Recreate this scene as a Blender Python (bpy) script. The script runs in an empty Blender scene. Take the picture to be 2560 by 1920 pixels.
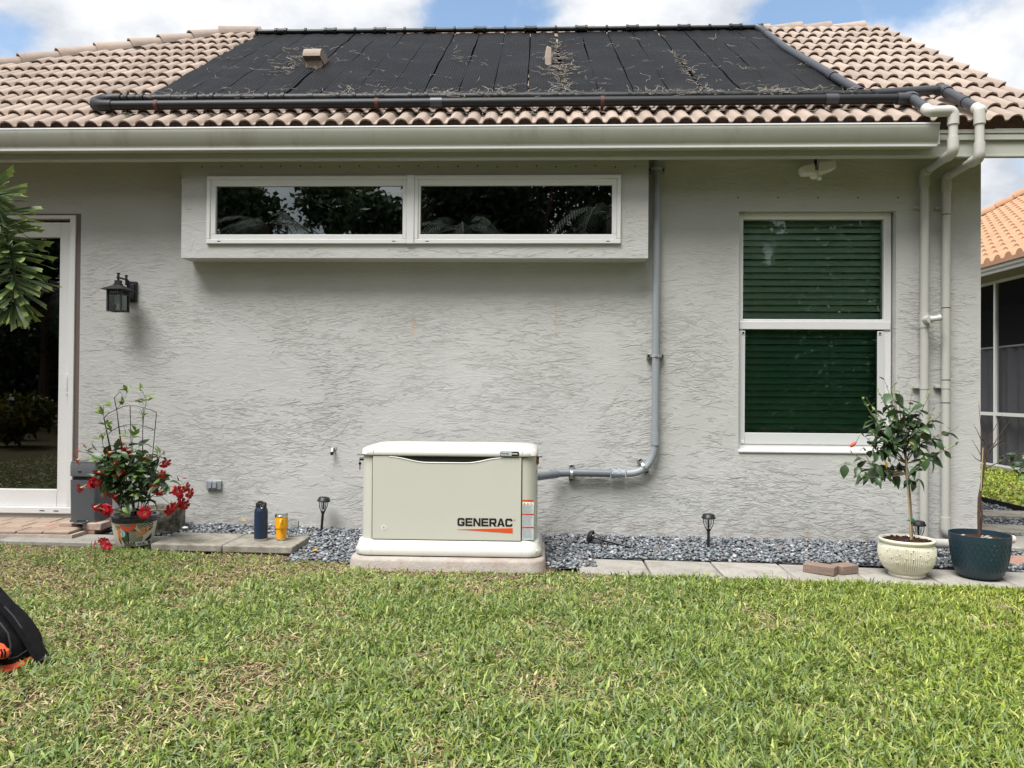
import bpy, bmesh, math, random
import numpy as np
from mathutils import Vector, Matrix, noise as mnoise
random.seed(7); np.random.seed(7)
PI = math.pi
sc = bpy.context.scene
COL = sc.collection

# ------------------------------------------------------------------ camera
CAMD, CAMH, FPX = 6.1, 1.19, 1923.0
PITCH, YAW, ROLL = math.radians(0.53), math.radians(2.3), math.radians(0.43)
CAM_M = Matrix.Rotation(YAW, 4, 'Z') @ Matrix.Rotation(PI/2 + PITCH, 4, 'X') @ Matrix.Rotation(ROLL, 4, 'Z')
CAMP = Vector((0, -CAMD, CAMH))
cd = bpy.data.cameras.new('camera'); cam = bpy.data.objects.new('camera', cd); COL.objects.link(cam)
cam.matrix_world = Matrix.Translation(CAMP) @ CAM_M
cd.sensor_fit = 'HORIZONTAL'; cd.sensor_width = 36.0; cd.lens = 36.0*FPX/2560.0
cd.clip_start = 0.05; cd.clip_end = 2000
sc.camera = cam

# ------------------------------------------------------------------ world, sun, exposure
sc.view_settings.view_transform = 'Standard'; sc.view_settings.look = 'None'
sc.view_settings.gamma = 1; sc.view_settings.use_curve_mapping = False
sc.view_settings.exposure = 1.27
SUN_EL, SUN_AZ = math.radians(61), math.radians(212)   # azimuth measured clockwise from +Y
world = bpy.data.worlds.new('World'); sc.world = world; world.use_nodes = True
wn = world.node_tree; wn.nodes.clear()
def WN(t, **k):
    n = wn.nodes.new(t)
    for a, b in k.items(): setattr(n, a, b)
    return n
def wl(a, b): wn.links.new(a, b)
wo = WN('ShaderNodeOutputWorld'); bg = WN('ShaderNodeBackground'); bg.inputs[1].default_value = 0.094
sky = WN('ShaderNodeTexSky', sky_type='NISHITA', sun_disc=False, sun_elevation=SUN_EL, sun_rotation=SUN_AZ,
         air_density=1.0, dust_density=0.6, ozone_density=2.0)
tc = WN('ShaderNodeTexCoord'); sep = WN('ShaderNodeSeparateXYZ'); wl(tc.outputs['Generated'], sep.inputs[0])
addz = WN('ShaderNodeMath', operation='ADD'); wl(sep.outputs[2], addz.inputs[0]); addz.inputs[1].default_value = 0.35
absz = WN('ShaderNodeMath', operation='MAXIMUM'); wl(addz.outputs[0], absz.inputs[0]); absz.inputs[1].default_value = 0.12
dx = WN('ShaderNodeMath', operation='DIVIDE'); wl(sep.outputs[0], dx.inputs[0]); wl(absz.outputs[0], dx.inputs[1])
dy = WN('ShaderNodeMath', operation='DIVIDE'); wl(sep.outputs[1], dy.inputs[0]); wl(absz.outputs[0], dy.inputs[1])
cmb = WN('ShaderNodeCombineXYZ'); wl(dx.outputs[0], cmb.inputs[0]); wl(dy.outputs[0], cmb.inputs[1])
SKY_OFF = (0.0, 0.0, 0.0)
mp = WN('ShaderNodeMapping'); wl(cmb.outputs[0], mp.inputs[0]); mp.inputs['Location'].default_value = SKY_OFF
n1 = WN('ShaderNodeTexNoise'); wl(mp.outputs[0], n1.inputs['Vector']); n1.inputs['Scale'].default_value = 2.6
n1.inputs['Detail'].default_value = 9; n1.inputs['Roughness'].default_value = 0.55
n2 = WN('ShaderNodeTexNoise'); wl(mp.outputs[0], n2.inputs['Vector']); n2.inputs['Scale'].default_value = 2.6
n2.inputs['Detail'].default_value = 7; n2.inputs['Roughness'].default_value = 0.6; n2.noise_dimensions = '3D'
# open (blue) patches of sky, each round a direction
def ray(px, py):
    v = CAM_M.to_3x3() @ Vector(((px-1280)/FPX, -(py-960)/FPX, -1)); return v.normalized()
acc = None
for (px, py, rad, amt) in [(1190, 20, .07, .36), (1330, 50, .05, .30), (2060, 50, .070, .42), (2150, 130, .04, .30), (2250, -40, .10, .38), (30, 110, .04, .24), (1300, -700, .25, .3), (700, -800, .3, .3), (3300, -300, .2, .3)]:
    d = ray(px, py)
    dist = WN('ShaderNodeVectorMath', operation='DISTANCE'); wl(tc.outputs['Generated'], dist.inputs[0]); dist.inputs[1].default_value = d
    mr = WN('ShaderNodeMapRange'); mr.interpolation_type = 'SMOOTHSTEP'
    wl(dist.outputs['Value'], mr.inputs[0]); mr.inputs[1].default_value = 0; mr.inputs[2].default_value = rad*2.0
    mr.inputs[3].default_value = amt; mr.inputs[4].default_value = 0
    if acc is None: acc = mr.outputs[0]
    else:
        a = WN('ShaderNodeMath', operation='MAXIMUM'); wl(acc, a.inputs[0]); wl(mr.outputs[0], a.inputs[1]); acc = a.outputs[0]
sub = WN('ShaderNodeMath', operation='SUBTRACT'); wl(n1.outputs[0], sub.inputs[0]); wl(acc, sub.inputs[1])
cm = WN('ShaderNodeMapRange'); cm.interpolation_type = 'SMOOTHSTEP'; wl(sub.outputs[0], cm.inputs[0])
cm.inputs[1].default_value = 0.17; cm.inputs[2].default_value = 0.33
cr = WN('ShaderNodeValToRGB'); wl(n2.outputs[0], cr.inputs[0])
cr.color_ramp.elements[0].position = .38; cr.color_ramp.elements[0].color = (2.75, 2.95, 3.3, 1)
cr.color_ramp.elements[1].position = .56; cr.color_ramp.elements[1].color = (4.5, 4.55, 4.65, 1)
mixw = WN('ShaderNodeMix', data_type='RGBA'); wl(cm.outputs[0], mixw.inputs[0])
skm = WN('ShaderNodeMix', data_type='RGBA', blend_type='MULTIPLY'); skm.inputs[0].default_value = 1
wl(sky.outputs[0], skm.inputs[6]); skm.inputs[7].default_value = (1.15, 1.1, 1.0, 1)
wl(skm.outputs[2], mixw.inputs[6]); wl(cr.outputs[0], mixw.inputs[7])
wl(mixw.outputs[2], bg.inputs[0]); wl(bg.outputs[0], wo.inputs[0])

sl = bpy.data.lights.new('sun', 'SUN'); sl.energy = 2.7; sl.angle = math.radians(34); sl.color = (1, .975, .945)
so = bpy.data.objects.new('sun', sl); COL.objects.link(so)
sd = Vector((math.sin(SUN_AZ)*math.cos(SUN_EL), math.cos(SUN_AZ)*math.cos(SUN_EL), math.sin(SUN_EL)))
so.rotation_euler = sd.to_track_quat('Z', 'Y').to_euler(); so.location = (0, -5, 20)

# ------------------------------------------------------------------ picture -> place helpers
def W(px, py, y=0.0):
    d = ray(px, py); t = (y - CAMP.y)/d.y; return CAMP + d*t
def gz(x): return -0.018*max(-9, min(9, x))
def G(px, py, off=0.0):
    d = ray(px, py); z = 0.0
    for _ in range(6):
        t = (z - CAMP.z)/d.z; p = CAMP + d*t; z = gz(p.x) + off
    return p
PITCHR = 0.685
EY, EZ = -0.42, 3.155
def R(px, py, off=0.0):
    d = ray(px, py)
    # z = EZ + PITCHR*(y-EY) + off
    t = (EZ + off + PITCHR*(CAMP.y-EY) - CAMP.z)/(d.z - PITCHR*d.y); return CAMP + d*t
def ZF(x0, y0, s): return lambda x, y: (x0 + x*s, y0 + y*s)
Z1 = ZF(0, 0, .40687); Z3 = ZF(1700, 0, .38879); Z4 = ZF(0, 400, .36158); Z5 = ZF(0, 900, .38879)
Z6 = ZF(840, 1040, .38879); Z7 = ZF(1760, 880, .38573); Z8 = ZF(1760, 360, .38573); ZP = ZF(100, 940, .27726)
ZG = ZF(860, 1080, .24412); ZB = ZF(500, 1180, .16275); ZK = ZF(0, 1440, .18083); OV = ZF(0, 0, 1.15732); ZT = ZF(260, 1270, .07233)
ZL = ZF(240, 670, .07233)

# ------------------------------------------------------------------ materials
def nodes(m): return m.node_tree.nodes, m.node_tree.links
def mat(name, col, rough=.6, spec=.4, metal=0.0, var=0.0, vscale=6.0, bump=0.0, bscale=60.0, dirt=None, dscale=3.0, dlo=.5, dhi=.75,
        objvar=0.0, trans=0.0, coat=0.0, stretch=(1, 1, 1), coords='Object'):
    m = bpy.data.materials.new(name); m.use_nodes = True; N, L = nodes(m); b = N['Principled BSDF']
    b.inputs['Base Color'].default_value = (*col, 1); b.inputs['Roughness'].default_value = rough
    b.inputs['Specular IOR Level'].default_value = spec; b.inputs['Metallic'].default_value = metal
    b.inputs['Coat Weight'].default_value = coat
    t = N.new('ShaderNodeTexCoord'); mpn = N.new('ShaderNodeMapping'); L.new(t.outputs[coords], mpn.inputs[0]); mpn.inputs['Scale'].default_value = stretch
    src = None
    if var or dirt or objvar:
        rgb = N.new('ShaderNodeRGB'); rgb.outputs[0].default_value = (*col, 1); src = rgb.outputs[0]
    if var:
        n = N.new('ShaderNodeTexNoise'); n.inputs['Scale'].default_value = vscale; n.inputs['Detail'].default_value = 8; n.inputs['Roughness'].default_value = .65
        L.new(mpn.outputs[0], n.inputs['Vector'])
        r = N.new('ShaderNodeMapRange'); L.new(n.outputs[0], r.inputs[0]); r.inputs[1].default_value = .3; r.inputs[2].default_value = .7
        r.inputs[3].default_value = 1-var; r.inputs[4].default_value = 1+var
        h = N.new('ShaderNodeVectorMath'); h.operation = 'SCALE'; L.new(src, h.inputs[0]); L.new(r.outputs[0], h.inputs['Scale']); src = h.outputs[0]
    if objvar:
        oi = N.new('ShaderNodeObjectInfo'); r = N.new('ShaderNodeMapRange'); L.new(oi.outputs['Random'], r.inputs[0])
        r.inputs[3].default_value = 1-objvar; r.inputs[4].default_value = 1+objvar
        h = N.new('ShaderNodeVectorMath'); h.operation = 'SCALE'; L.new(src, h.inputs[0]); L.new(r.outputs[0], h.inputs['Scale']); src = h.outputs[0]
    if dirt:
        n = N.new('ShaderNodeTexNoise'); n.inputs['Scale'].default_value = dscale; n.inputs['Detail'].default_value = 10; n.inputs['Roughness'].default_value = .7
        L.new(mpn.outputs[0], n.inputs['Vector'])
        r = N.new('ShaderNodeMapRange'); L.new(n.outputs[0], r.inputs[0]); r.inputs[1].default_value = dlo; r.inputs[2].default_value = dhi
        mx = N.new('ShaderNodeMix'); mx.data_type = 'RGBA'; L.new(r.outputs[0], mx.inputs[0]); L.new(src, mx.inputs[6]); mx.inputs[7].default_value = (*dirt, 1); src = mx.outputs[2]
    if src: L.new(src, b.inputs['Base Color'])
    if bump:
        n = N.new('ShaderNodeTexNoise'); n.inputs['Scale'].default_value = bscale; n.inputs['Detail'].default_value = 6
        L.new(mpn.outputs[0], n.inputs['Vector'])
        bn = N.new('ShaderNodeBump'); bn.inputs['Strength'].default_value = 1; bn.inputs['Distance'].default_value = bump
        L.new(n.outputs[0], bn.inputs['Height']); L.new(bn.outputs[0], b.inputs['Normal'])
    if trans:
        tr = N.new('ShaderNodeBsdfTranslucent'); mxs = N.new('ShaderNodeMixShader'); mxs.inputs[0].default_value = trans
        if src: L.new(src, tr.inputs[0])
        else: tr.inputs[0].default_value = (*col, 1)
        L.new(b.outputs[0], mxs.inputs[1]); L.new(tr.outputs[0], mxs.inputs[2]); L.new(mxs.outputs[0], N['Material Output'].inputs[0])
    return m

def stucco_mat(name, col):
    m = bpy.data.materials.new(name); m.use_nodes = True; N, L = nodes(m); b = N['Principled BSDF']
    b.inputs['Roughness'].default_value = .75; b.inputs['Specular IOR Level'].default_value = .25
    t = N.new('ShaderNodeTexCoord')
    def mapped(s, loc=(0, 0, 0)):
        q = N.new('ShaderNodeMapping'); L.new(t.outputs['Object'], q.inputs[0]); q.inputs['Scale'].default_value = s; q.inputs['Location'].default_value = loc; return q.outputs[0]
    def noi(v, sc_, det, ro=.6, dist=0):
        n = N.new('ShaderNodeTexNoise'); L.new(v, n.inputs['Vector']); n.inputs['Scale'].default_value = sc_; n.inputs['Detail'].default_value = det
        n.inputs['Roughness'].default_value = ro; n.inputs['Distortion'].default_value = dist; return n.outputs[0]
    def ma(op, a, b_=None, c=None):
        n = N.new('ShaderNodeMath'); n.operation = op
        for i, x in enumerate((a, b_, c)):
            if x is None: continue
            if isinstance(x, (int, float)): n.inputs[i].default_value = x
            else: L.new(x, n.inputs[i])
        return n.outputs[0]
    def mrange(v, a, b_, c, d):
        r = N.new('ShaderNodeMapRange'); r.interpolation_type = 'SMOOTHSTEP'; L.new(v, r.inputs[0])
        for i, x in enumerate((a, b_, c, d)): r.inputs[i+1].default_value = x
        return r.outputs[0]
    sepn = N.new('ShaderNodeSeparateXYZ'); L.new(t.outputs['Object'], sepn.inputs[0])
    z = sepn.outputs[2]; x = sepn.outputs[0]
    def layer(freq, warp, off, lo, hi, msc):
        w1 = noi(mapped((1.6, 1.6, 3.4), off), 1.5, 4, .55, .2)
        ph = ma('ADD', ma('MULTIPLY', z, -freq), ma('MULTIPLY', w1, warp))
        fr = ma('FRACT', ph)
        mk = mrange(noi(mapped((1.3, 1.3, 2.0), (off[1]+3, 4, off[0])), msc, 4, .6), lo, hi, 0, 1)
        # each ledge also breaks up along its length
        mk2 = mrange(noi(mapped((3, 3, 14), (off[2], 1, 5)), 2.2, 2, .5), .38, .55, 0.1, 1)
        sh = ma('POWER', fr, 3.6)
        return ma('MULTIPLY', sh, ma('MULTIPLY', mk, mk2))
    a = layer(17, 9.0, (0, 0, 0), .36, .52, 1.6)
    c = layer(23, 12.0, (7, 3, 11), .40, .56, 2.1)
    e = layer(13, 17.0, (17, 5, 2), .44, .60, 2.5)
    fine = noi(mapped((1, 1, 1.6)), 70, 4, .6)
    hgt = ma('ADD', ma('MAXIMUM', ma('MAXIMUM', a, c), e), ma('MULTIPLY', fine, .12))
    bn = N.new('ShaderNodeBump'); bn.inputs['Strength'].default_value = 1; bn.inputs['Distance'].default_value = .0016
    L.new(hgt, bn.inputs['Height']); L.new(bn.outputs[0], b.inputs['Normal'])
    # paint: slight unevenness, a few faint rusty streaks low down
    v = mrange(noi(mapped((1, 1, 1)), 1.3, 6, .6), .3, .7, .95, 1.05)
    sc1 = N.new('ShaderNodeVectorMath'); sc1.operation = 'SCALE'; sc1.inputs[0].default_value = col; L.new(v, sc1.inputs['Scale'])
    cur = sc1.outputs[0]
    for (sx, z0, z1, wd, am) in [(-1.04, 1.62, 1.80, .022, .45), (0.10, 1.60, 1.95, .012, .30)]:
        wob = ma('MULTIPLY', ma('SUBTRACT', noi(mapped((0, 0, 9), (sx, 0, 0)), 1, 3), .5), .09)
        dxn = ma('ABSOLUTE', ma('ADD', ma('SUBTRACT', x, sx), wob))
        s1 = mrange(dxn, wd*.3, wd, am, 0)
        s2 = ma('MULTIPLY', mrange(z, z0, z0+.05, 0, 1), mrange(z, z1-.05, z1, 1, 0))
        f = ma('MULTIPLY', s1, s2)
        mx = N.new('ShaderNodeMix'); mx.data_type = 'RGBA'; L.new(f, mx.inputs[0]); L.new(cur, mx.inputs[6]); mx.inputs[7].default_value = (.50, .30, .20, 1); cur = mx.outputs[2]
    # soil splash near the ground
    sp = ma('MULTIPLY', mrange(z, .03, .26, 1, 0), mrange(noi(mapped((1, 1, 1)), 9, 8, .7), .42, .7, 0, .7))
    mx = N.new('ShaderNodeMix'); mx.data_type = 'RGBA'; L.new(sp, mx.inputs[0]); L.new(cur, mx.inputs[6]); mx.inputs[7].default_value = (.27, .20, .15, 1)
    L.new(mx.outputs[2], b.inputs['Base Color'])
    return m

def glass_mat(name, tint, refl=.12, rough=0.0):
    m = bpy.data.materials.new(name); m.use_nodes = True; N, L = nodes(m); N.remove(N['Principled BSDF'])
    tr = N.new('ShaderNodeBsdfTransparent'); tr.inputs[0].default_value = (*tint, 1)
    gl = N.new('ShaderNodeBsdfGlossy'); gl.inputs['Roughness'].default_value = rough; gl.inputs[0].default_value = (.95, 1, .98, 1)
    fr = N.new('ShaderNodeFresnel'); fr.inputs[0].default_value = 1.5
    ad = N.new('ShaderNodeMath'); ad.operation = 'ADD'; L.new(fr.outputs[0], ad.inputs[0]); ad.inputs[1].default_value = refl; ad.use_clamp = True
    mx = N.new('ShaderNodeMixShader'); L.new(ad.outputs[0], mx.inputs[0]); L.new(tr.outputs[0], mx.inputs[1]); L.new(gl.outputs[0], mx.inputs[2])
    L.new(mx.outputs[0], N['Material Output'].inputs[0]); return m

def vcol_mat(name, rough=.5, trans=.3, spec=.3):
    m = bpy.data.materials.new(name); m.use_nodes = True; N, L = nodes(m); b = N['Principled BSDF']
    at = N.new('ShaderNodeAttribute'); at.attribute_name = 'Col'; L.new(at.outputs[0], b.inputs['Base Color'])
    b.inputs['Roughness'].default_value = rough; b.inputs['Specular IOR Level'].default_value = spec
    if trans:
        tr = N.new('ShaderNodeBsdfTranslucent'); L.new(at.outputs[0], tr.inputs[0]); mxs = N.new('ShaderNodeMixShader'); mxs.inputs[0].default_value = trans
        L.new(b.outputs[0], mxs.inputs[1]); L.new(tr.outputs[0], mxs.inputs[2]); L.new(mxs.outputs[0], N['Material Output'].inputs[0])
    return m

MT = {}
MT['stucco'] = stucco_mat('stucco', (.455, .455, .440))
MT['trim'] = mat('trim_paint', (.43, .44, .38), .5, .4, var=.04, vscale=2)
MT['gutter'] = mat('gutter_paint', (.43, .435, .385), .38, .5, var=.06, vscale=1.5, dirt=(.22, .20, .15), dscale=5, dlo=.52, dhi=.95, stretch=(1, 1, .25))
MT['lip'] = mat('gutter_lip', (.75, .76, .76), .3, .5)
MT['white'] = mat('white_vinyl', (.66, .66, .655), .35, .5, var=.02)
MT['whitesat'] = mat('white_sash', (.55, .56, .56), .4, .5)
MT['glass_dark'] = glass_mat('clerestory_glass', (.35, .40, .40), .16)
MT['glass_green'] = glass_mat('green_window_glass', (.77, .88, .80), .02)
MT['glass_screen'] = glass_mat('green_glass_behind_screen', (.58, .74, .65), .0)
MT['glass_clear'] = glass_mat('clear_glass', (.9, .92, .92), .05, .03)
MT['glass_door'] = glass_mat('door_glass', (.25, .28, .27), .09)
MT['slat'] = mat('blind_slat', (.78, .79, .77), .5, .3)
MT['cord'] = mat('blind_cord', (.6, .6, .58), .8)
MT['room'] = mat('unlit_room_black', (.02, .02, .02), .9, .1)
MT['brown_strip'] = mat('brown_edge_strip', (.13, .10, .09), .6)
MT['tile'] = mat('clay_tile', (.325, .262, .218), .75, .25, var=.12, vscale=9, objvar=.13, bump=.002, bscale=80, dirt=(.20, .15, .12), dscale=7, dlo=.60, dhi=.82)
MT['tile_edge'] = mat('tile_rim', (.40, .30, .24), .8, var=.2, vscale=20)
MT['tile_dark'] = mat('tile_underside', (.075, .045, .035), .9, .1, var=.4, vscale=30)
MT['mortar'] = mat('ridge_mortar', (.42, .36, .31), .9, .1, var=.15, vscale=12, bump=.006, bscale=30)
MT['deck'] = mat('roof_felt', (.05, .04, .035), .9, .1)
MT['orange_tile'] = mat('orange_tile', (.40, .235, .14), .7, .2, var=.12, vscale=3)
MT['cream_plastic'] = mat('cream_lid_plastic', (.56, .555, .515), .35, .5, var=.015)
MT['beige_metal'] = mat('beige_painted_metal', (.52, .515, .455), .42, .5, var=.015, vscale=2)
MT['black_plastic'] = mat('black_plastic', (.012, .012, .014), .4, .5)
MT['black_print'] = mat('black_print', (.01, .01, .012), .5)
MT['orange_print'] = mat('orange_print', (.62, .085, .015), .5)
MT['red_print'] = mat('dark_red_print', (.42, .055, .03), .5)
MT['label_grey'] = mat('label_grey', (.50, .55, .57), .4, var=.1, vscale=60)
MT['label_white'] = mat('label_white', (.75, .76, .76), .4)
MT['yellow_print'] = mat('yellow_print', (.55, .45, .08), .5)
MT['pad'] = mat('old_concrete_pad', (.36, .325, .29), .85, .2, var=.14, vscale=10, bump=.004, bscale=70, dirt=(.24, .15, .10), dscale=4, dlo=.50, dhi=.80)
MT['concrete'] = mat('concrete_slab', (.30, .28, .24), .85, .2, var=.22, vscale=12, bump=.003, bscale=90, dirt=(.12, .105, .075), dscale=4.5, dlo=.44, dhi=.74, objvar=.08)
MT['concrete_pale'] = mat('pale_concrete_slab', (.33, .315, .285), .85, .2, var=.12, vscale=10, bump=.003, bscale=90, dirt=(.15, .13, .10), dscale=6, dlo=.46, dhi=.8, objvar=.08)
MT['planter'] = mat('mossy_concrete', (.33, .31, .26), .9, .1, var=.25, vscale=9, bump=.01, bscale=40, dirt=(.05, .05, .035), dscale=6, dlo=.38, dhi=.60)
MT['brick_red'] = mat('red_paver', (.36, .20, .15), .85, .2, var=.2, vscale=15, bump=.004, bscale=60, dirt=(.15, .11, .09), dscale=8, dlo=.5, dhi=.8, objvar=.12)
MT['brick_pale'] = mat('pale_brick', (.48, .36, .30), .85, .2, var=.15, vscale=15, bump=.004, bscale=60, dirt=(.2, .15, .12), dscale=9, dlo=.5, dhi=.8, objvar=.12)
MT['brick_brown'] = mat('brown_brick', (.24, .175, .14), .85, .2, var=.2, vscale=18, bump=.004, bscale=60, dirt=(.13, .10, .08), dscale=9, dlo=.45, dhi=.75, objvar=.1)
MT['patio'] = mat('patio_paver', (.36, .275, .215), .85, .2, var=.18, vscale=8, bump=.004, bscale=50, objvar=.1)
MT['conduit'] = mat('grey_conduit', (.25, .275, .30), .45, .5, var=.04)
MT['flex'] = mat('dark_flexible_conduit', (.14, .155, .175), .4, .5, var=.06, vscale=10)
MT['steel'] = mat('galvanised_steel', (.55, .57, .56), .35, .5, metal=.7, var=.12, vscale=30)
MT['strut'] = mat('strut_channel', (.30, .32, .32), .4, .5, metal=.7, var=.2, vscale=30)
MT['riser'] = mat('painted_pvc', (.43, .425, .39), .4, .5, var=.03)
MT['pvc'] = mat('white_pvc', (.50, .49, .45), .35, .5, var=.03)
MT['black_pipe'] = mat('black_header_pipe', (.010, .011, .012), .5, .35, dirt=(.09, .09, .09), dscale=6, dlo=.55, dhi=.9)
MT['grey_pipe'] = mat('grey_painted_pipe', (.045, .048, .055), .38, .5, var=.15, vscale=4)
MT['dark_pipe'] = mat('dark_supply_pipe', (.012, .013, .015), .5, .35, var=.15, vscale=4)
MT['strap'] = mat('rusty_strap', (.10, .03, .022), .6)
MT['wire'] = mat('dark_wire', (.012, .01, .012), .45, .5)
MT['debris'] = mat('dead_pine_fibres', (.30, .275, .235), .9, .1, var=.4, vscale=30)
MT['bin'] = mat('grey_bin_plastic', (.085, .09, .10), .45, .5, var=.06)
MT['bottle'] = mat('navy_bottle', (.010, .022, .05), .40, .5)
MT['tumbler'] = mat('yellow_tumbler', (.82, .38, .01), .32, .5)
MT['stainless'] = mat('stainless', (.62, .61, .58), .25, .5, metal=1)
MT['soil'] = mat('dark_mulch', (.06, .032, .022), .95, .1, var=.5, vscale=60, bump=.02, bscale=70)
MT['soil_ground'] = mat('bare_soil', (.10, .065, .05), .95, .1, var=.4, vscale=30, bump=.015, bscale=40)
MT['pot_white'] = mat('ivory_glaze', (.66, .63, .52), .25, .5, var=.05, vscale=8, coat=.3)
MT['pot_blue'] = mat('blue_plastic_pot', (.016, .038, .055), .42, .5, var=.08, vscale=8)
MT['navy_glaze'] = mat('navy_glaze', (.008, .008, .022), .12, .6, coat=.5)
MT['talavera'] = mat('white_glaze', (.60, .57, .48), .2, .5, coat=.4, var=.08, vscale=10)
MT['t_green'] = mat('green_glaze', (.045, .075, .035), .2, .5, coat=.4)
MT['t_red'] = mat('coral_glaze', (.55, .085, .05), .2, .5, coat=.4)
MT['t_orange'] = mat('orange_glaze', (.70, .21, .03), .2, .5, coat=.4)
MT['t_teal'] = mat('teal_glaze', (.09, .19, .20), .2, .5, coat=.4)
MT['t_sky'] = mat('pale_blue_glaze', (.35, .55, .62), .2, .5, coat=.4)
MT['t_olive'] = mat('olive_glaze', (.13, .19, .04), .2, .5, coat=.4)
MT['leaf_young'] = mat('young_leaf', (.20, .30, .085), .45, .4, objvar=.25, trans=.3)
MT['leaf_dark'] = mat('dark_leaf', (.045, .085, .032), .35, .5, objvar=.35, trans=.2)
MT['leaf_hib'] = mat('hibiscus_leaf', (.055, .10, .042), .35, .5, objvar=.4, trans=.2)
MT['leaf_yellow'] = mat('yellow_leaf', (.60, .34, .03), .5, trans=.3)
MT['petal'] = mat('red_petal', (.38, .006, .018), .45, .3, objvar=.25, trans=.2)
MT['petal_throat'] = mat('pale_throat', (.62, .40, .20), .5, trans=.2)
MT['bud'] = mat('coral_bud', (.65, .14, .09), .5, trans=.2)
MT['bark'] = mat('grey_brown_bark', (.20, .155, .10), .85, .2, var=.3, vscale=40, bump=.003, bscale=80)
MT['bark_dark'] = mat('dark_twig', (.085, .055, .04), .85, .2, var=.3, vscale=40)
MT['stake'] = mat('bamboo_stake', (.42, .34, .20), .7)
MT['tape'] = mat('green_tie_tape', (.01, .17, .11), .5)
MT['palm_leaf'] = mat('palm_leaflet', (.085, .135, .045), .38, .5, objvar=.35, trans=.25)
MT['far_palm'] = mat('far_palm_leaflet', (.022, .036, .014), .6, .2)
MT['palm_tip'] = mat('palm_leaflet_tip', (.17, .22, .06), .5, .4, objvar=.2, trans=.25)
MT['fabric_black'] = mat('black_nylon', (.008, .008, .010), .8, .2, var=.4, vscale=20, bump=.004, bscale=25)
MT['fabric_grey'] = mat('charcoal_nylon', (.05, .052, .055), .8, .2)
MT['orange_cloth'] = mat('orange_cloth', (.75, .10, .03), .6)
MT['lantern_metal'] = mat('black_lantern_metal', (.010, .010, .014), .5, .5)
MT['seeded'] = glass_mat('seeded_glass', (.75, .78, .76), .10, .15)
MT['lamp_white'] = mat('white_lamp_housing', (.70, .70, .68), .4)
MT['grey_box'] = mat('grey_outlet_cover', (.30, .31, .33), .45, .5, metal=.3)
MT['vcol'] = vcol_mat('grass_blades', .5, .3)
MT['stone'] = vcol_mat('slate_chips', .55, 0, .45)
MT['foliage'] = vcol_mat('tree_foliage', .5, .25)
MT['curtain'] = mat('grey_curtain', (.22, .22, .25), .9, .1, var=.1, vscale=2)
def screen_mat():
    m = mat('insect_screen', (.02, .02, .022), .9, .05); N, L = nodes(m); tr = N.new('ShaderNodeBsdfTransparent'); mx = N.new('ShaderNodeMixShader'); mx.inputs[0].default_value = .55
    L.new(N['Principled BSDF'].outputs[0], mx.inputs[1]); L.new(tr.outputs[0], mx.inputs[2]); L.new(mx.outputs[0], N['Material Output'].inputs[0]); return m
MT['screen'] = screen_mat()
MT['nb_wall'] = mat('neighbour_soffit', (.30, .28, .24), .8)
MT['nb_dark'] = mat('neighbour_porch', (.06, .062, .075), .9)
MT['edge_black'] = mat('black_edging', (.01, .01, .012), .6)

def panel_mat():
    m = mat('black_solar_mat', (.008, .0083, .0095), .6, .12, dirt=(.026, .027, .030), dscale=1.6, dlo=.48, dhi=.95)
    N, L = nodes(m); b = N['Principled BSDF']
    t = N.new('ShaderNodeTexCoord'); s = N.new('ShaderNodeSeparateXYZ'); L.new(t.outputs['Object'], s.inputs[0])
    k = N.new('ShaderNodeMath'); k.operation = 'MULTIPLY'; L.new(s.outputs[0], k.inputs[0]); k.inputs[1].default_value = 2*PI/.024
    si = N.new('ShaderNodeMath'); si.operation = 'SINE'; L.new(k.outputs[0], si.inputs[0])
    nz = N.new('ShaderNodeTexNoise'); nz.inputs['Scale'].default_value = 3; L.new(t.outputs['Object'], nz.inputs['Vector'])
    a = N.new('ShaderNodeMath'); a.operation = 'MULTIPLY_ADD'; L.new(nz.outputs[0], a.inputs[0]); a.inputs[1].default_value = 6; L.new(si.outputs[0], a.inputs[2])
    bn = N.new('ShaderNodeBump'); bn.inputs['Distance'].default_value = .003; L.new(a.outputs[0], bn.inputs['Height']); L.new(bn.outputs[0], b.inputs['Normal'])
    return m
MT['panel'] = panel_mat()

def ground_mat():
    m = bpy.data.materials.new('lawn_soil_and_thatch'); m.use_nodes = True; N, L = nodes(m); b = N['Principled BSDF']; b.inputs['Roughness'].default_value = .95
    b.inputs['Specular IOR Level'].default_value = .1
    t = N.new('ShaderNodeTexCoord'); n = N.new('ShaderNodeTexNoise'); n.inputs['Scale'].default_value = 35; n.inputs['Detail'].default_value = 8; n.inputs['Roughness'].default_value = .7
    L.new(t.outputs['Object'], n.inputs['Vector'])
    r = N.new('ShaderNodeValToRGB'); L.new(n.outputs[0], r.inputs[0]); e = r.color_ramp.elements
    e[0].position = .3; e[0].color = (.03, .024, .014, 1); e[1].position = .7; e[1].color = (.20, .145, .085, 1); e.new(.5).color = (.075, .060, .032, 1)
    L.new(r.outputs[0], b.inputs['Base Color'])
    bn = N.new('ShaderNodeBump'); bn.inputs['Distance'].default_value = .02; L.new(n.outputs[0], bn.inputs['Height']); L.new(bn.outputs[0], b.inputs['Normal'])
    return m
MT['ground'] = ground_mat()
MT['gravel_base'] = mat('gravel_base', (.06, .065, .07), .9, .2, var=.6, vscale=45, bump=.02, bscale=50)

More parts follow.
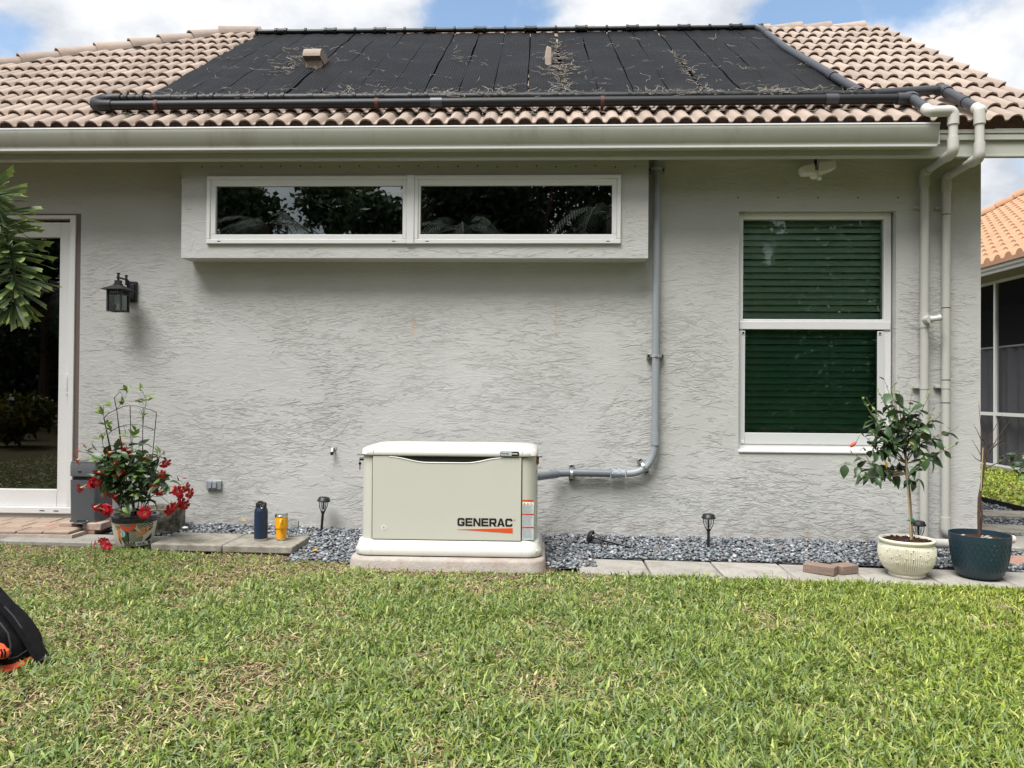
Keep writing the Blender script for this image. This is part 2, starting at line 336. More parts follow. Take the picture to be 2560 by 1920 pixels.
# ------------------------------------------------------------------ mesh helpers
ORG = {}
class M:
    def __init__(s): s.v = []; s.f = []; s.mi = []
    def add(s, vs, fs, mi=0):
        n = len(s.v); s.v += [tuple(v) for v in vs]; s.f += [tuple(i+n for i in f) for f in fs]; s.mi += [mi]*len(fs); return s
    def box(s, a, b, mi=0):
        x0, y0, z0 = a; x1, y1, z1 = b
        vs = [(x0, y0, z0), (x1, y0, z0), (x1, y1, z0), (x0, y1, z0), (x0, y0, z1), (x1, y0, z1), (x1, y1, z1), (x0, y1, z1)]
        return s.add(vs, [(0, 3, 2, 1), (4, 5, 6, 7), (0, 1, 5, 4), (1, 2, 6, 5), (2, 3, 7, 6), (3, 0, 4, 7)], mi)
    def obox(s, c, ax, ay, az, mi=0):           # oriented box: centre and half-axis vectors
        c, ax, ay, az = map(Vector, (c, ax, ay, az)); vs = []
        for dz in (-1, 1):
            for (u, w) in ((-1, -1), (1, -1), (1, 1), (-1, 1)): vs.append(c+ax*u+ay*w+az*dz)
        return s.add(vs, [(0, 3, 2, 1), (4, 5, 6, 7), (0, 1, 5, 4), (1, 2, 6, 5), (2, 3, 7, 6), (3, 0, 4, 7)], mi)
    def tube(s, pts, r, n=10, mi=0, caps=True):
        pts = [Vector(p) for p in pts]; k = len(pts); rr = r if isinstance(r, (list, tuple)) else [r]*k
        up = None; vs = []; fs = []
        for i, p in enumerate(pts):
            if i == 0: t = pts[1]-pts[0]
            elif i == k-1: t = pts[-1]-pts[-2]
            else: t = (pts[i]-pts[i-1]).normalized()+(pts[i+1]-pts[i]).normalized()
            t.normalize()
            if up is None: up = Vector((0, 0, 1)) if abs(t.z) < .9 else Vector((0, 1, 0))
            a = t.cross(up).normalized(); b = a.cross(t).normalized(); up = b
            for j in range(n):
                q = 2*PI*j/n; vs.append(p+(a*math.cos(q)+b*math.sin(q))*rr[i])
        for i in range(k-1):
            for j in range(n):
                j2 = (j+1) % n; fs.append((i*n+j, i*n+j2, (i+1)*n+j2, (i+1)*n+j))
        if caps: fs.append(tuple(range(n))[::-1]); fs.append(tuple((k-1)*n+j for j in range(n)))
        return s.add(vs, fs, mi)
    def cyl(s, a, b, r, n=16, mi=0, r2=None): return s.tube([a, b], [r, r if r2 is None else r2], n, mi)
    def lathe(s, prof, c=(0, 0, 0), n=32, mi=0, cap=True):
        vs = []; fs = []; k = len(prof)
        for (r, z) in prof:
            for j in range(n): q = 2*PI*j/n; vs.append((c[0]+r*math.cos(q), c[1]+r*math.sin(q), c[2]+z))
        for i in range(k-1):
            for j in range(n): j2 = (j+1) % n; fs.append((i*n+j, i*n+j2, (i+1)*n+j2, (i+1)*n+j))
        if cap: fs.append(tuple(range(n))[::-1]); fs.append(tuple((k-1)*n+j for j in range(n)))
        return s.add(vs, fs, mi)
    def extr(s, poly, y0, y1, mi=0):            # polygon in (x,z), extruded along y
        n = len(poly); vs = [(p[0], y0, p[1]) for p in poly]+[(p[0], y1, p[1]) for p in poly]
        ar = sum(poly[i][0]*poly[(i+1) % n][1]-poly[(i+1) % n][0]*poly[i][1] for i in range(n))
        fs = [tuple(range(n)), tuple(range(2*n-1, n-1, -1))]+[(i, i+n, (i+1) % n+n, (i+1) % n) for i in range(n)]
        if ar < 0: fs = [f[::-1] for f in fs]
        return s.add(vs, fs, mi)
    def extx(s, poly, x0, x1, mi=0):            # polygon in (y,z), extruded along x
        n = len(poly); vs = [(x0, p[0], p[1]) for p in poly]+[(x1, p[0], p[1]) for p in poly]
        return s.add(vs, [tuple(range(n)), tuple(range(2*n-1, n-1, -1))]+[(i, i+n, (i+1) % n+n, (i+1) % n) for i in range(n)], mi)
    def loft(s, rings, mi=0, caps=True):
        n = len(rings[0]); vs = [p for r in rings for p in r]; fs = []
        for i in range(len(rings)-1):
            for j in range(n): j2 = (j+1) % n; fs.append((i*n+j, i*n+j2, (i+1)*n+j2, (i+1)*n+j))
        if caps: fs.append(tuple(range(n))[::-1]); fs.append(tuple((len(rings)-1)*n+j for j in range(n)))
        return s.add(vs, fs, mi)
def rring(cx, cy, hx, hy, r, z, n=8):
    out = []
    for (sx, sy, a0) in ((1, 1, 0), (-1, 1, PI/2), (-1, -1, PI), (1, -1, 1.5*PI)):
        for k in range(n+1):
            a = a0+PI/2*k/n; out.append((cx+sx*(hx-r)+r*math.cos(a), cy+sy*(hy-r)+r*math.sin(a), z))
    return out
def setp(o, label=None, cat=None, group=None, kind=None):
    if label: o['label'] = label
    if cat: o['category'] = cat
    if group: o['group'] = group
    if kind: o['kind'] = kind
    return o
def thing(name, loc, label, cat, group=None):
    o = bpy.data.objects.new(name, None); o.empty_display_size = .1; COL.objects.link(o); o.location = loc; ORG[o.name] = Vector(loc)
    return setp(o, label, cat, group)
def obj(name, m, mats, parent=None, smooth=False, angle=35, bevel=0, bseg=2, fixn=True, org=None, label=None, kind=None):
    o_ = Vector((0, 0, 0)) if org is None else Vector(org)
    if parent is not None: o_ = ORG[parent.name]
    me = bpy.data.meshes.new(name)
    me.from_pydata([(v[0]-o_.x, v[1]-o_.y, v[2]-o_.z) for v in m.v], [], m.f)
    if not isinstance(mats, (list, tuple)): mats = [mats]
    for mm in mats: me.materials.append(MT[mm] if isinstance(mm, str) else mm)
    if len(mats) > 1: me.polygons.foreach_set('material_index', m.mi)
    if fixn:
        bm = bmesh.new(); bm.from_mesh(me); bmesh.ops.recalc_face_normals(bm, faces=bm.faces); bm.to_mesh(me); bm.free()
    if smooth:
        me.polygons.foreach_set('use_smooth', [True]*len(me.polygons)); me.set_sharp_from_angle(angle=math.radians(angle))
    me.update()
    o = bpy.data.objects.new(name, me); COL.objects.link(o)
    if parent is not None: o.parent = parent; ORG[o.name] = o_
    else: o.location = o_; ORG[o.name] = o_
    if bevel:
        b = o.modifiers.new('bevel', 'BEVEL'); b.width = bevel; b.segments = bseg; b.limit_method = 'ANGLE'; b.angle_limit = math.radians(40)
        if not smooth: me.polygons.foreach_set('use_smooth', [True]*len(me.polygons)); me.set_sharp_from_angle(angle=math.radians(35))
    return setp(o, label=label, kind=kind)
def inst(name, me, mw, parent=None):
    o = bpy.data.objects.new(name, me); COL.objects.link(o)
    if parent is not None:
        o.parent = parent; o.matrix_basis = Matrix.Translation(-ORG[parent.name]) @ mw
    else: o.matrix_basis = mw
    return o
def np_mesh(name, V, F, mat_, cols=None, parent=None, smooth=False, F4=False):
    """V (n,3), F (m,3|4) arrays"""
    me = bpy.data.meshes.new(name); k = F.shape[1]; nf = len(F)
    me.vertices.add(len(V)); me.vertices.foreach_set('co', np.ascontiguousarray(V, dtype=np.float32).ravel())
    me.loops.add(nf*k); me.loops.foreach_set('vertex_index', np.ascontiguousarray(F, dtype=np.int32).ravel())
    me.polygons.add(nf); me.polygons.foreach_set('loop_start', np.arange(0, nf*k, k, dtype=np.int32))
    me.polygons.foreach_set('loop_total', np.full(nf, k, dtype=np.int32))
    if smooth: me.polygons.foreach_set('use_smooth', np.ones(nf, dtype=bool))
    if cols is not None:
        a = me.color_attributes.new('Col', 'FLOAT_COLOR', 'POINT'); c4 = np.ones((len(V), 4), dtype=np.float32); c4[:, :3] = cols
        a.data.foreach_set('color', c4.ravel())
    me.materials.append(MT[mat_]); me.update(calc_edges=True)
    o = bpy.data.objects.new(name, me); COL.objects.link(o)
    if parent is not None: o.parent = parent; o.location = -ORG[parent.name]; ORG[o.name] = ORG[parent.name]
    return o
def bez(p0, p1, p2, p3, n):
    out = []
    for i in range(n+1):
        t = i/n; a = (1-t)**3; b = 3*t*(1-t)**2; c = 3*t*t*(1-t); d = t**3
        out.append(Vector(p0)*a+Vector(p1)*b+Vector(p2)*c+Vector(p3)*d)
    return out
def arc_bend(a, c, b, n=8):     # quadratic bend a -> b with corner c
    a, b, c = Vector(a), Vector(b), Vector(c)
    return [a*(1-t)**2+c*2*t*(1-t)+b*t*t for t in [i/n for i in range(n+1)]]

# ------------------------------------------------------------------ ground
def build_ground():
    m = M(); xs = [-80, -30, -12]+[-9+i*1.0 for i in range(19)]+[12, 30, 80]; ys = [-80, -30, -12, -8, -6, -4, -3, -2, -1.1, -.6, 0, 1, 4, 10, 30, 120]
    nx = len(xs); vs = [(x, y, gz(x)) for y in ys for x in xs]
    fs = [(j*nx+i, j*nx+i+1, (j+1)*nx+i+1, (j+1)*nx+i) for j in range(len(ys)-1) for i in range(nx-1)]
    m.add(vs, fs); o = obj('ground', m, 'ground', fixn=False, kind='structure'); return o
build_ground()

def edge_front(x):      # front (lawn side) edge of the planting strip
    if x > -.0: return -1.10
    if x < -1.6: return -.86
    return -1.05
def bed_z(x, y):        # top of the gravel bed
    b = gz(x)
    if x > 3.3: return b+.012
    return b+.014+.038*max(0, min(1, (y+.75)/.75))+.03*max(0, min(1, (x+1)/3))
# gravel bed base
m = M()
for (xa, xb, ymin) in ((-3.42, -2.72, -.44), (-2.72, -1.72, -.78), (-1.72, .36, -.96), (.36, 5.2, -.66)):
    xs = np.linspace(xa, xb, 14); ys = np.linspace(ymin, 0, 6); nx = len(xs)
    m.add([(x, y, bed_z(x, y)-.012) for y in ys for x in xs], [(j*nx+i, j*nx+i+1, (j+1)*nx+i+1, (j+1)*nx+i) for j in range(len(ys)-1) for i in range(nx-1)])
vs = [(x, y, gz(x)+.008) for y in (0.0, 3, 7, 12) for x in (3.37, 4.2, 5.2)]
m.add(vs, [(j*3+i, j*3+i+1, (j+1)*3+i+1, (j+1)*3+i) for j in range(3) for i in range(2)])
obj('gravel_bed', m, 'gravel_base', fixn=False, kind='structure')
# bare soil collar round the generator pad
m = M(); n = 40; cx, cy = -.62, -.80
vs = [(cx, cy, gz(cx)+.016)]+[(cx+(0.84+.06*math.sin(5*a)+.03*math.sin(9*a+1))*math.cos(a), cy+(.52+.05*math.sin(4*a))*math.sin(a), gz(cx)+.006) for a in [2*PI*i/n for i in range(n)]]
m.add(vs, [(0, i+1, (i+1) % n+1) for i in range(n)])
obj('bare_soil', m, 'soil_ground', fixn=False, kind='structure')

# gravel stones
def stones(N, sampler, smin, smax, name):
    base = np.array([[1, 0, 0], [0, 1, 0], [-1, 0, 0], [0, -1, 0], [0, 0, 1], [0, 0, -1], [.6, .6, .5], [-.6, -.5, .5]], dtype=float)
    F0 = np.array([[0, 6, 4], [6, 1, 4], [1, 2, 4], [2, 7, 4], [7, 3, 4], [3, 0, 4], [0, 1, 6], [2, 3, 7], [1, 0, 5], [2, 1, 5], [3, 2, 5], [0, 3, 5]])
    P = sampler(N); N = len(P); s = np.random.uniform(smin, smax, N)*np.random.uniform(.75, 1.3, N)
    V = base[None]*(1+np.random.uniform(-.28, .28, (N, 8, 3))); V = V*np.stack([s, s*np.random.uniform(.55, 1, N), s*np.random.uniform(.3, .65, N)], 1)[:, None, :]
    az = np.random.uniform(0, 2*PI, N); tl = np.random.normal(0, .4, N); ca, sa, ct, st = np.cos(az), np.sin(az), np.cos(tl), np.sin(tl)
    x, y, z = V[..., 0], V[..., 1].copy(), V[..., 2]
    y2 = y*ct[:, None]-z*st[:, None]; z2 = y*st[:, None]+z*ct[:, None]
    x3 = x*ca[:, None]-y2*sa[:, None]; y3 = x*sa[:, None]+y2*ca[:, None]
    V = np.stack([x3, y3, z2], -1)+P[:, None, :]
    g = np.random.choice([.10, .14, .18, .23, .30, .42], N, p=[.15, .23, .26, .20, .11, .05])*np.random.uniform(.8, 1.2, N)
    tint = np.array([.92, 1.0, 1.08])[None]*(1+np.random.uniform(-.06, .06, (N, 3)))
    wn_ = np.random.rand(N) < .05; tint[wn_] = np.array([1.15, .98, .85])
    C = np.repeat((g[:, None]*tint)[:, None, :], 8, 1).reshape(-1, 3)
    F = (F0[None]+(np.arange(N)*8)[:, None, None]).reshape(-1, 3)
    o = np_mesh(name, V.reshape(-1, 3), F, 'stone', C); return o
def blocked_bed(x, y):
    if -1.27 < x < .03 and -1.14 < y < -.34: return True           # pad
    return False
def samp_bed(N):
    out = []
    while len(out) < N:
        x = random.uniform(-4.0, 3.5); y = random.uniform(-1.0, -.005)
        if x < -2.75 and y < -.43: continue
        if x < -3.38 or (x < -3.25 and y < -.30): continue
        if -2.75 <= x < -1.72 and y < -.46: continue
        if -1.72 <= x < -1.2 and y < -1.0: continue
        if x > .36 and y < -.66: continue
        if -1.2 < x < .36 and y < -.93+random.uniform(-.08, .02): continue
        if blocked_bed(x, y): continue
        out.append((x, y, bed_z(x, y)+random.uniform(-.008, .012)))
    return np.array(out)
o = stones(11500, samp_bed, .012, .021, 'gravel'); setp(o, 'blue grey slate chips filling the bed along the house wall', 'gravel', kind='stuff')
def samp_side(N):
    out = []
    while len(out) < N:
        x = random.uniform(3.0, 5.2); y = random.uniform(-.66, 7.0)
        if x < 3.37 and y > 0: continue
        if x < 3.5 and y < 0: continue
        out.append((x, y, bed_z(x, y) + random.uniform(-.004, .012)))
    return np.array(out)
o = stones(8500, samp_side, .014, .023, 'gravel'); setp(o, 'blue grey slate chips on the path round the right corner of the house', 'gravel', kind='stuff')

# ------------------------------------------------------------------ lawn blades
def lawn():
    cells = []
    def region(n, x0, x1, y0, y1, test, lmin, lmax, w):
        x = np.random.uniform(x0, x1, n); y = np.random.uniform(y0, y1, n); k = test(x, y); x = x[k]; y = y[k]
        cells.append((x, y, np.full(len(x), lmin), np.full(len(x), lmax), np.full(len(x), w)))
    front = lambda x, y: y < np.where(x > 0.03, -1.09, np.where(x < -2.72, -.77, np.where(x < -1.75, -.87, np.where(x < -1.27, -1.02, -1.125))))+np.random.uniform(-.04, .03, len(x))
    def view(x, y):
        d = y+6.1; return front(x, y) & (np.abs(x+.04*d) < d*.70+.15)
    def outside(x, y):
        d = y+6.1; return front(x, y) & ~((np.abs(x+.04*d) < d*.70+.15) & (y > -4.0))
    region(430000, -4.2, 4.0, -4.0, -.85, view, .024, .054, .0030)
    region(45000, -7.5, 7.5, -9.0, -.85, outside, .03, .06, .006)
    region(50000, 2.6, 5.19, -5.0, -.85, outside, .026, .055, .004)
    region(50000, -5.6, -2.2, -5.0, -.70, outside, .026, .055, .004)
    region(60000, 5.22, 8.1, -4, 13, lambda x, y: x > 5.22, .04, .07, .009)
    x = np.concatenate([c[0] for c in cells]); y = np.concatenate([c[1] for c in cells])
    lmin = np.concatenate([c[2] for c in cells]); lmax = np.concatenate([c[3] for c in cells]); wd = np.concatenate([c[4] for c in cells])
    N = len(x)
    # patchiness: smooth lattice noise
    def lat(sx, seed):
        rs = np.random.RandomState(seed); g = rs.rand(160, 160); u = (x+20)*sx % 159; v = (y+20)*sx % 159
        i = u.astype(int); j = v.astype(int); fu = u-i; fv = v-j; fu = fu*fu*(3-2*fu); fv = fv*fv*(3-2*fv); i2 = (i+1) % 160; j2 = (j+1) % 160
        return (g[i, j]*(1-fu)+g[i2, j]*fu)*(1-fv)+(g[i, j2]*(1-fu)+g[i2, j2]*fu)*fv
    p = .5*lat(1.4, 1)+.3*lat(4, 2)+.2*lat(11, 3)
    bare = .45*lat(2.6, 4)+.35*lat(6, 5)+.2*lat(15, 6)
    lush = np.clip((x+1.2)/4, -.35, .45)*.26
    bareness = bare-lush+np.where((y > -1.9) & (x < .6), .07, 0)
    keep = (np.random.rand(N) > np.clip((bareness-.57)*4, 0, .55))
    x, y, lmin, lmax, wd, p, bareness, lush = [a[keep] for a in (x, y, lmin, lmax, wd, p, bareness, lush)]; N = len(x)
    nearpad = (np.abs(x+.62) < .95) & (y > -1.35) & (y < -1.1)
    tuft = np.clip((lat(9, 31)*.6+lat(22, 32)*.4-.55)*4, 0, 1); L = np.random.uniform(lmin, lmax)*(.70+.55*p)*(1+lush)*(1+.75*tuft); L[nearpad] *= .8
    L *= np.where(y > -1.5, .85, 1)
    w = wd*np.clip(np.exp(np.random.normal(-.05, .38, N)), .4, 2.4)
    az = np.random.uniform(0, 2*PI, N); tilt = np.clip(np.random.normal(1.02, .38, N), .05, 1.52); bend = np.random.uniform(.1, .9, N)
    dry = np.random.rand(N) < np.clip(.36+(bareness-.52)*1.8, .06, .85)
    tilt = np.where(dry, np.random.uniform(1.0, 1.5, N), tilt); w = np.where(dry, w*.55, w)
    dx, dy = np.cos(az), np.sin(az); sx, sy = -dy, dx
    tw = np.random.uniform(-.6, .6, N)
    z0 = -0.018*np.clip(x, -9, 9)+np.random.uniform(.0, .022, N)
    def pt(r, h, side, wf):
        return np.stack([x+dx*r+sx*side*w*wf, y+dy*r+sy*side*w*wf, z0+h+side*w*wf*tw], 1)
    r1 = L*.5*np.sin(tilt); h1 = L*.5*np.cos(tilt); t2 = np.clip(tilt+bend*.6, 0, 1.75); r2 = r1+L*.5*np.sin(t2); h2 = h1+L*.5*np.cos(t2)
    V = np.stack([pt(0, 0, -1, .8), pt(0, 0, 1, .8), pt(r1, h1, -1, 1), pt(r1, h1, 1, 1), pt(r2, h2, 0, 0)], 1).reshape(-1, 3)
    F0 = np.array([[0, 1, 3], [0, 3, 2], [2, 3, 4]]); F = (F0[None]+(np.arange(N)*5)[:, None, None]).reshape(-1, 3)
    pal = np.array([[.165, .240, .045], [.250, .320, .065], [.215, .290, .135], [.410, .445, .165], [.085, .140, .030]])
    ci = np.random.choice(5, N, p=[.28, .21, .21, .14, .16]); C = pal[ci]*np.random.uniform(.75, 1.3, (N, 1))
    right = np.clip((x-.6)/2.6, 0, 1)[:, None]; C = C*(1-right)+C*np.array([1.28, 1.20, .66])*right  # greener right side; sunnier light is put into the blade colour
    dp = np.array([[.50, .43, .22], [.62, .55, .33], [.36, .26, .15], [.44, .29, .17]]); di = np.random.choice(4, N, p=[.4, .25, .2, .15])
    C = np.where(dry[:, None], dp[di]*np.random.uniform(.75, 1.15, (N, 1)), C)
    C5 = np.repeat(C[:, None, :], 5, 1); C5 = C5.reshape(-1, 3)
    o = np_mesh('lawn_grass', V, F, 'vcol', C5); setp(o, 'short green lawn grass with dry straw coloured patches', 'grass', kind='stuff')
    # fallen coloured leaves lying on the lawn are added later
lawn()

# ------------------------------------------------------------------ HOUSE
house = thing('house', (0, 0, 0), 'single storey house with grey stucco wall and tan barrel tile roof', 'house')
XL = -7.5
XR = W(2452, 700, 0).x
# openings in the wall
DX1 = W(201, 700).x; DZ0 = W(100, 1283).z; DZ1 = W(201, 534).z
WX0 = W(1847, 800).x; WX1 = W(2240, 800).x; WZ0 = W(2000, 1131).z; WZ1 = W(2030, 527).z
BX0 = W(454, 520, -.2).x; BX1 = W(1621, 520, -.2).x; BZ0 = W(1000, 645, -.2).z; BP = -.20
CWX0 = W(519, 500, BP).x; CWX1 = W(1552, 500, BP).x; CWZ0 = W(1000, 610, BP).z; CWZ1 = W(1000, 440, BP).z
ZTOP = 3.06; ZB = -.12
def wall_with_holes(m, x0, x1, z0, z1, holes, y, t, mi=0):
    xs = sorted(set([x0, x1]+[h[0] for h in holes]+[h[1] for h in holes])); zs = sorted(set([z0, z1]+[h[2] for h in holes]+[h[3] for h in holes]))
    for i in range(len(xs)-1):
        for j in range(len(zs)-1):
            cx, cz = (xs[i]+xs[i+1])/2, (zs[j]+zs[j+1])/2
            if any(h[0] < cx < h[1] and h[2] < cz < h[3] for h in holes): continue
            m.add([(xs[i], y, zs[j]), (xs[i+1], y, zs[j]), (xs[i+1], y, zs[j+1]), (xs[i], y, zs[j+1])], [(0, 1, 2, 3)], mi)
    for (a, b, c, d) in holes:
        m.add([(a, y, c), (a, y+t, c), (a, y+t, d), (a, y, d)], [(0, 1, 2, 3)], mi); m.add([(b, y, c), (b, y+t, c), (b, y+t, d), (b, y, d)], [(3, 2, 1, 0)], mi)
        m.add([(a, y, d), (b, y, d), (b, y+t, d), (a, y+t, d)], [(3, 2, 1, 0)], mi); m.add([(a, y, c), (b, y, c), (b, y+t, c), (a, y+t, c)], [(0, 1, 2, 3)], mi)
m = M(); wall_with_holes(m, XL, XR, ZB, ZTOP, [(-7.2, DX1, DZ0, DZ1), (WX0, WX1, WZ0, WZ1), (CWX0+.04, CWX1-.04, CWZ0+.04, CWZ1-.04)], 0, .14)
m.add([(XR, 0, ZB), (XR, 9, ZB), (XR, 9, ZTOP+.35), (XR, 0, ZTOP)], [(0, 1, 2, 3)])
m.add([(XL, 0, ZB), (XL, 9, ZB), (XL, 9, ZTOP), (XL, 0, ZTOP)], [(3, 2, 1, 0)])
obj('wall', m, 'stucco', house, fixn=False)
# projecting window surround
m = M(); wall_with_holes(m, BX0, BX1, BZ0, ZTOP, [(CWX0+.03, CWX1-.03, CWZ0+.03, CWZ1-.03)], BP, .17)
m.add([(BX0, BP, BZ0), (BX0, 0, BZ0), (BX0, 0, ZTOP), (BX0, BP, ZTOP)], [(3, 2, 1, 0)]); m.add([(BX1, BP, BZ0), (BX1, 0, BZ0), (BX1, 0, ZTOP), (BX1, BP, ZTOP)], [(0, 1, 2, 3)])
m.add([(BX0, BP, BZ0), (BX1, BP, BZ0), (BX1, 0, BZ0), (BX0, 0, BZ0)], [(0, 1, 2, 3)])
obj('window_surround', m, 'stucco', house, fixn=False)
# trowelled plaster ledges standing proud of the wall
def ledges():
    rs = random.Random(12); nz = mnoise.noise; V = []; F = []
    holes = [(-7.3, DX1+.005, DZ0-.01, DZ1+.01), (WX0-.02, WX1+.005, WZ0-.06, WZ1+.01), (BX0-.01, BX1+.01, BZ0-.01, 3.2)]
    def run(n, x0, x1, z0, z1, y, hl):
        for _ in range(n):
            x = rs.uniform(x0, x1); z = rs.uniform(z0, z1)
            den = nz(Vector((x*1.4, 3, z*1.9)))+.5*nz(Vector((x*3.6, 9, z*4.5)))
            if den < rs.uniform(-.40, .30): continue
            ang = .22*nz(Vector((x*.9+5, 0, z*1.1)))+.16*nz(Vector((x*2.5, 7, z*3)))+rs.gauss(0, .08)+(rs.gauss(0, .7) if rs.random() < .07 else 0)
            L = rs.choice((.02, .03, .04, .055, .07, .09, .12, .17))*rs.uniform(.7, 1.2); k = max(3, int(L/.013)); lip = rs.choice((.0004, .0006, .0009, .0013, .0018))*rs.uniform(.65, .9)*(.55+.7*min(1, max(0, .5+nz(Vector((x*.7, 20, z*.8)))*1.2))); hgt = rs.uniform(.005, .012); ph = rs.uniform(0, 50)
            px_, pz = x, z; pts = []
            for i in range(k+1):
                t = i/k; w = .007*nz(Vector((px_*14, ph, pz*9)))+.009*nz(Vector((px_*50, ph, pz*30)))
                pts.append((px_, pz+w, math.sin(PI*min(1, max(0, t)))**.5)); px_ += L/k*math.cos(ang); pz += L/k*math.sin(ang); ang += rs.gauss(0, .10)
            if any((a < x0 or a > x1 or b < z0 or b > z1+.03) or any(h[0] < a < h[1] and h[2] < b < h[3]+hgt for h in hl) for a, b, c in pts): continue
            b0 = len(V)
            for (a, b, c) in pts: V.extend(((a, y-.0002, b+hgt*(.5+.5*c)), (a, y-.0002-lip*c, b+.001), (a, y+.0005, b-.0012*c)))
            for i in range(k): q = b0+3*i; F.extend(((q, q+1, q+4), (q, q+4, q+3), (q+1, q+2, q+5), (q+1, q+5, q+4)))
    run(42000, -6.0, XR-.004, .0, ZTOP-.02, 0, holes)
    run(3000, BX0+.005, BX1-.005, BZ0+.004, ZTOP-.03, BP, [(CWX0-.005, CWX1+.005, CWZ0-.02, CWZ1+.005)])
    o = np_mesh('plaster_ledges', np.array(V), np.array(F), 'stucco', parent=house); o['kind'] = 'stuff'
ledges()
# small anchor holes, their darkness put in as black studs
m = M()
for i in range(23):
    p = W(505+i*49.2, 417-(i % 3), BP); m.cyl((p.x, BP-.003, p.z), (p.x, BP+.01, p.z), .006, 8)
for i in range(5):
    p = W(1845+i*100, 494, 0); m.cyl((p.x, -.003, p.z), (p.x, .01, p.z), .006, 8)
obj('anchor_hole_dot', m, 'lantern_metal', house, kind='stuff')
# near-black panels; the darkness of the unlit rooms is put into their colour
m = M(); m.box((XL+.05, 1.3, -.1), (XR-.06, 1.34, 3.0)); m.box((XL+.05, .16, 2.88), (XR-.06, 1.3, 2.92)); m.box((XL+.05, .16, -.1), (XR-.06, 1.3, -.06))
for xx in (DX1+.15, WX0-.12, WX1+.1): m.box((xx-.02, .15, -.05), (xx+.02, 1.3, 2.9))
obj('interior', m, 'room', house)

# soffit, fascia, gutter
GX1 = W(2349, 340, -.50).x
FY = -.375
z_lip = W(1280, 315, -.505).z; z_gb = W(1280, 366, -.50).z; z_fb = W(1280, 394, FY).z
EZ0 = z_lip
m = M(); m.box((XL-.3, FY+.03, ZTOP-.005), (XR+.02, .06, ZTOP+.02)); obj('soffit', m, 'trim', house)
FX1 = 4.05
m = M(); m.box((XL-.3, FY, z_fb), (FX1, FY+.03, z_lip-.02)); m.box((XL-.3, FY-.006, z_fb-.012), (FX1, FY+.034, z_fb+.006))
m.box((GX1+.01, FY-.022, z_lip-.085), (FX1+.012, FY-.0005, z_lip+.0))
# return of the fascia along the gable rake
RY_ = R(2160, 72).y; k_ = .685*(RY_-FY-.03)
m.add([(FX1-.03, FY+.03, z_fb), (FX1, FY+.03, z_fb), (FX1, RY_, z_fb+k_), (FX1-.03, RY_, z_fb+k_),
       (FX1-.03, FY+.03, z_lip-.03), (FX1, FY+.03, z_lip-.03), (FX1, RY_, z_lip-.03+k_), (FX1-.03, RY_, z_lip-.03+k_)],
      [(0, 3, 2, 1), (4, 5, 6, 7), (0, 1, 5, 4), (1, 2, 6, 5), (2, 3, 7, 6), (3, 0, 4, 7)])
obj('fascia', m, 'trim', house, bevel=.003)
# gable wall above the side wall + rake soffit
m = M(); m.add([(XR-.002, 0, ZTOP-.02), (XR-.002, 8.2, ZTOP-.02), (XR-.002, RY_, ZTOP+.685*(RY_-FY)), (XR-.002, 0, ZTOP+.25)], [(0, 1, 2, 3)])
m.add([(XR, FY+.03, ZTOP), (FX1-.03, FY+.03, ZTOP), (FX1-.03, RY_, ZTOP+k_), (XR, RY_, ZTOP+k_)], [(0, 1, 2, 3)])
obj('gable', m, 'stucco', house, fixn=False)
h = z_lip-z_gb
prof = [(FY-.001, z_lip-.012), (FY-.001, z_gb), (FY-.075, z_gb), (FY-.079, z_gb+.010), (FY-.083, z_gb+.010), (FY-.087, z_gb+h*.20), (FY-.10, z_gb+h*.30), (FY-.126, z_gb+h*.78), (FY-.130, z_gb+h*.90), (FY-.130, z_lip-.006),
        (FY-.126, z_lip-.006), (FY-.122, z_gb+h*.75), (FY-.094, z_gb+h*.28), (FY-.072, z_gb+.012), (FY-.006, z_gb+.006), (FY-.005, z_lip-.012)]
m = M(); m.extx(prof, XL-.3, GX1)
m.box((GX1, FY-.120, z_gb+.003), (GX1+.004, FY-.003, z_lip-.012))
g_ = obj('gutter', m, 'gutter', house, smooth=True, angle=25)
m = M(); m.extx([(FY-.133, z_lip-.005), (FY-.112, z_lip-.005), (FY-.112, z_lip+.007), (FY-.133, z_lip+.007)], XL-.3, GX1+.003); obj('gutter_lip', m, 'lip', house, bevel=.002)
m = M(); m.extx([(FY-.0795, z_gb-.004), (FY-.087, z_gb-.001), (FY-.089, z_gb+.012), (FY-.0795, z_gb+.010)], XL-.3, GX1+.002); obj('gutter_bead', m, 'lip', house)

# roof: tiles as sub-parts of the roof
EZ = z_lip+.022
RIDGE_R = R(2160, 72); nvec = Vector((0, -PITCHR, 1)).normalized(); svec = Vector((0, 1, PITCHR)).normalized()
SL = (RIDGE_R.y-EY)/svec.y
NC = max(10, round(SL/.318)); DV = SL/NC
XRAKE = R(2500, 222).x
HIPA = R(643, 84); HIPB = R(0, 172)
def roofP(x, v, h=0): return Vector((x, EY, EZ))+svec*v+nvec*h
m = M(); m.add([roofP(-12, -.02, -.06), roofP(XRAKE-.03, -.02, -.06), roofP(XRAKE-.03, SL, -.06), roofP(HIPA.x, SL, -.06), roofP(HIPA.x-(HIPA.x-HIPB.x)/((HIPA.y-HIPB.y))*(HIPA.y-EY), 0, -.06)], [(0, 1, 2, 3, 4)])
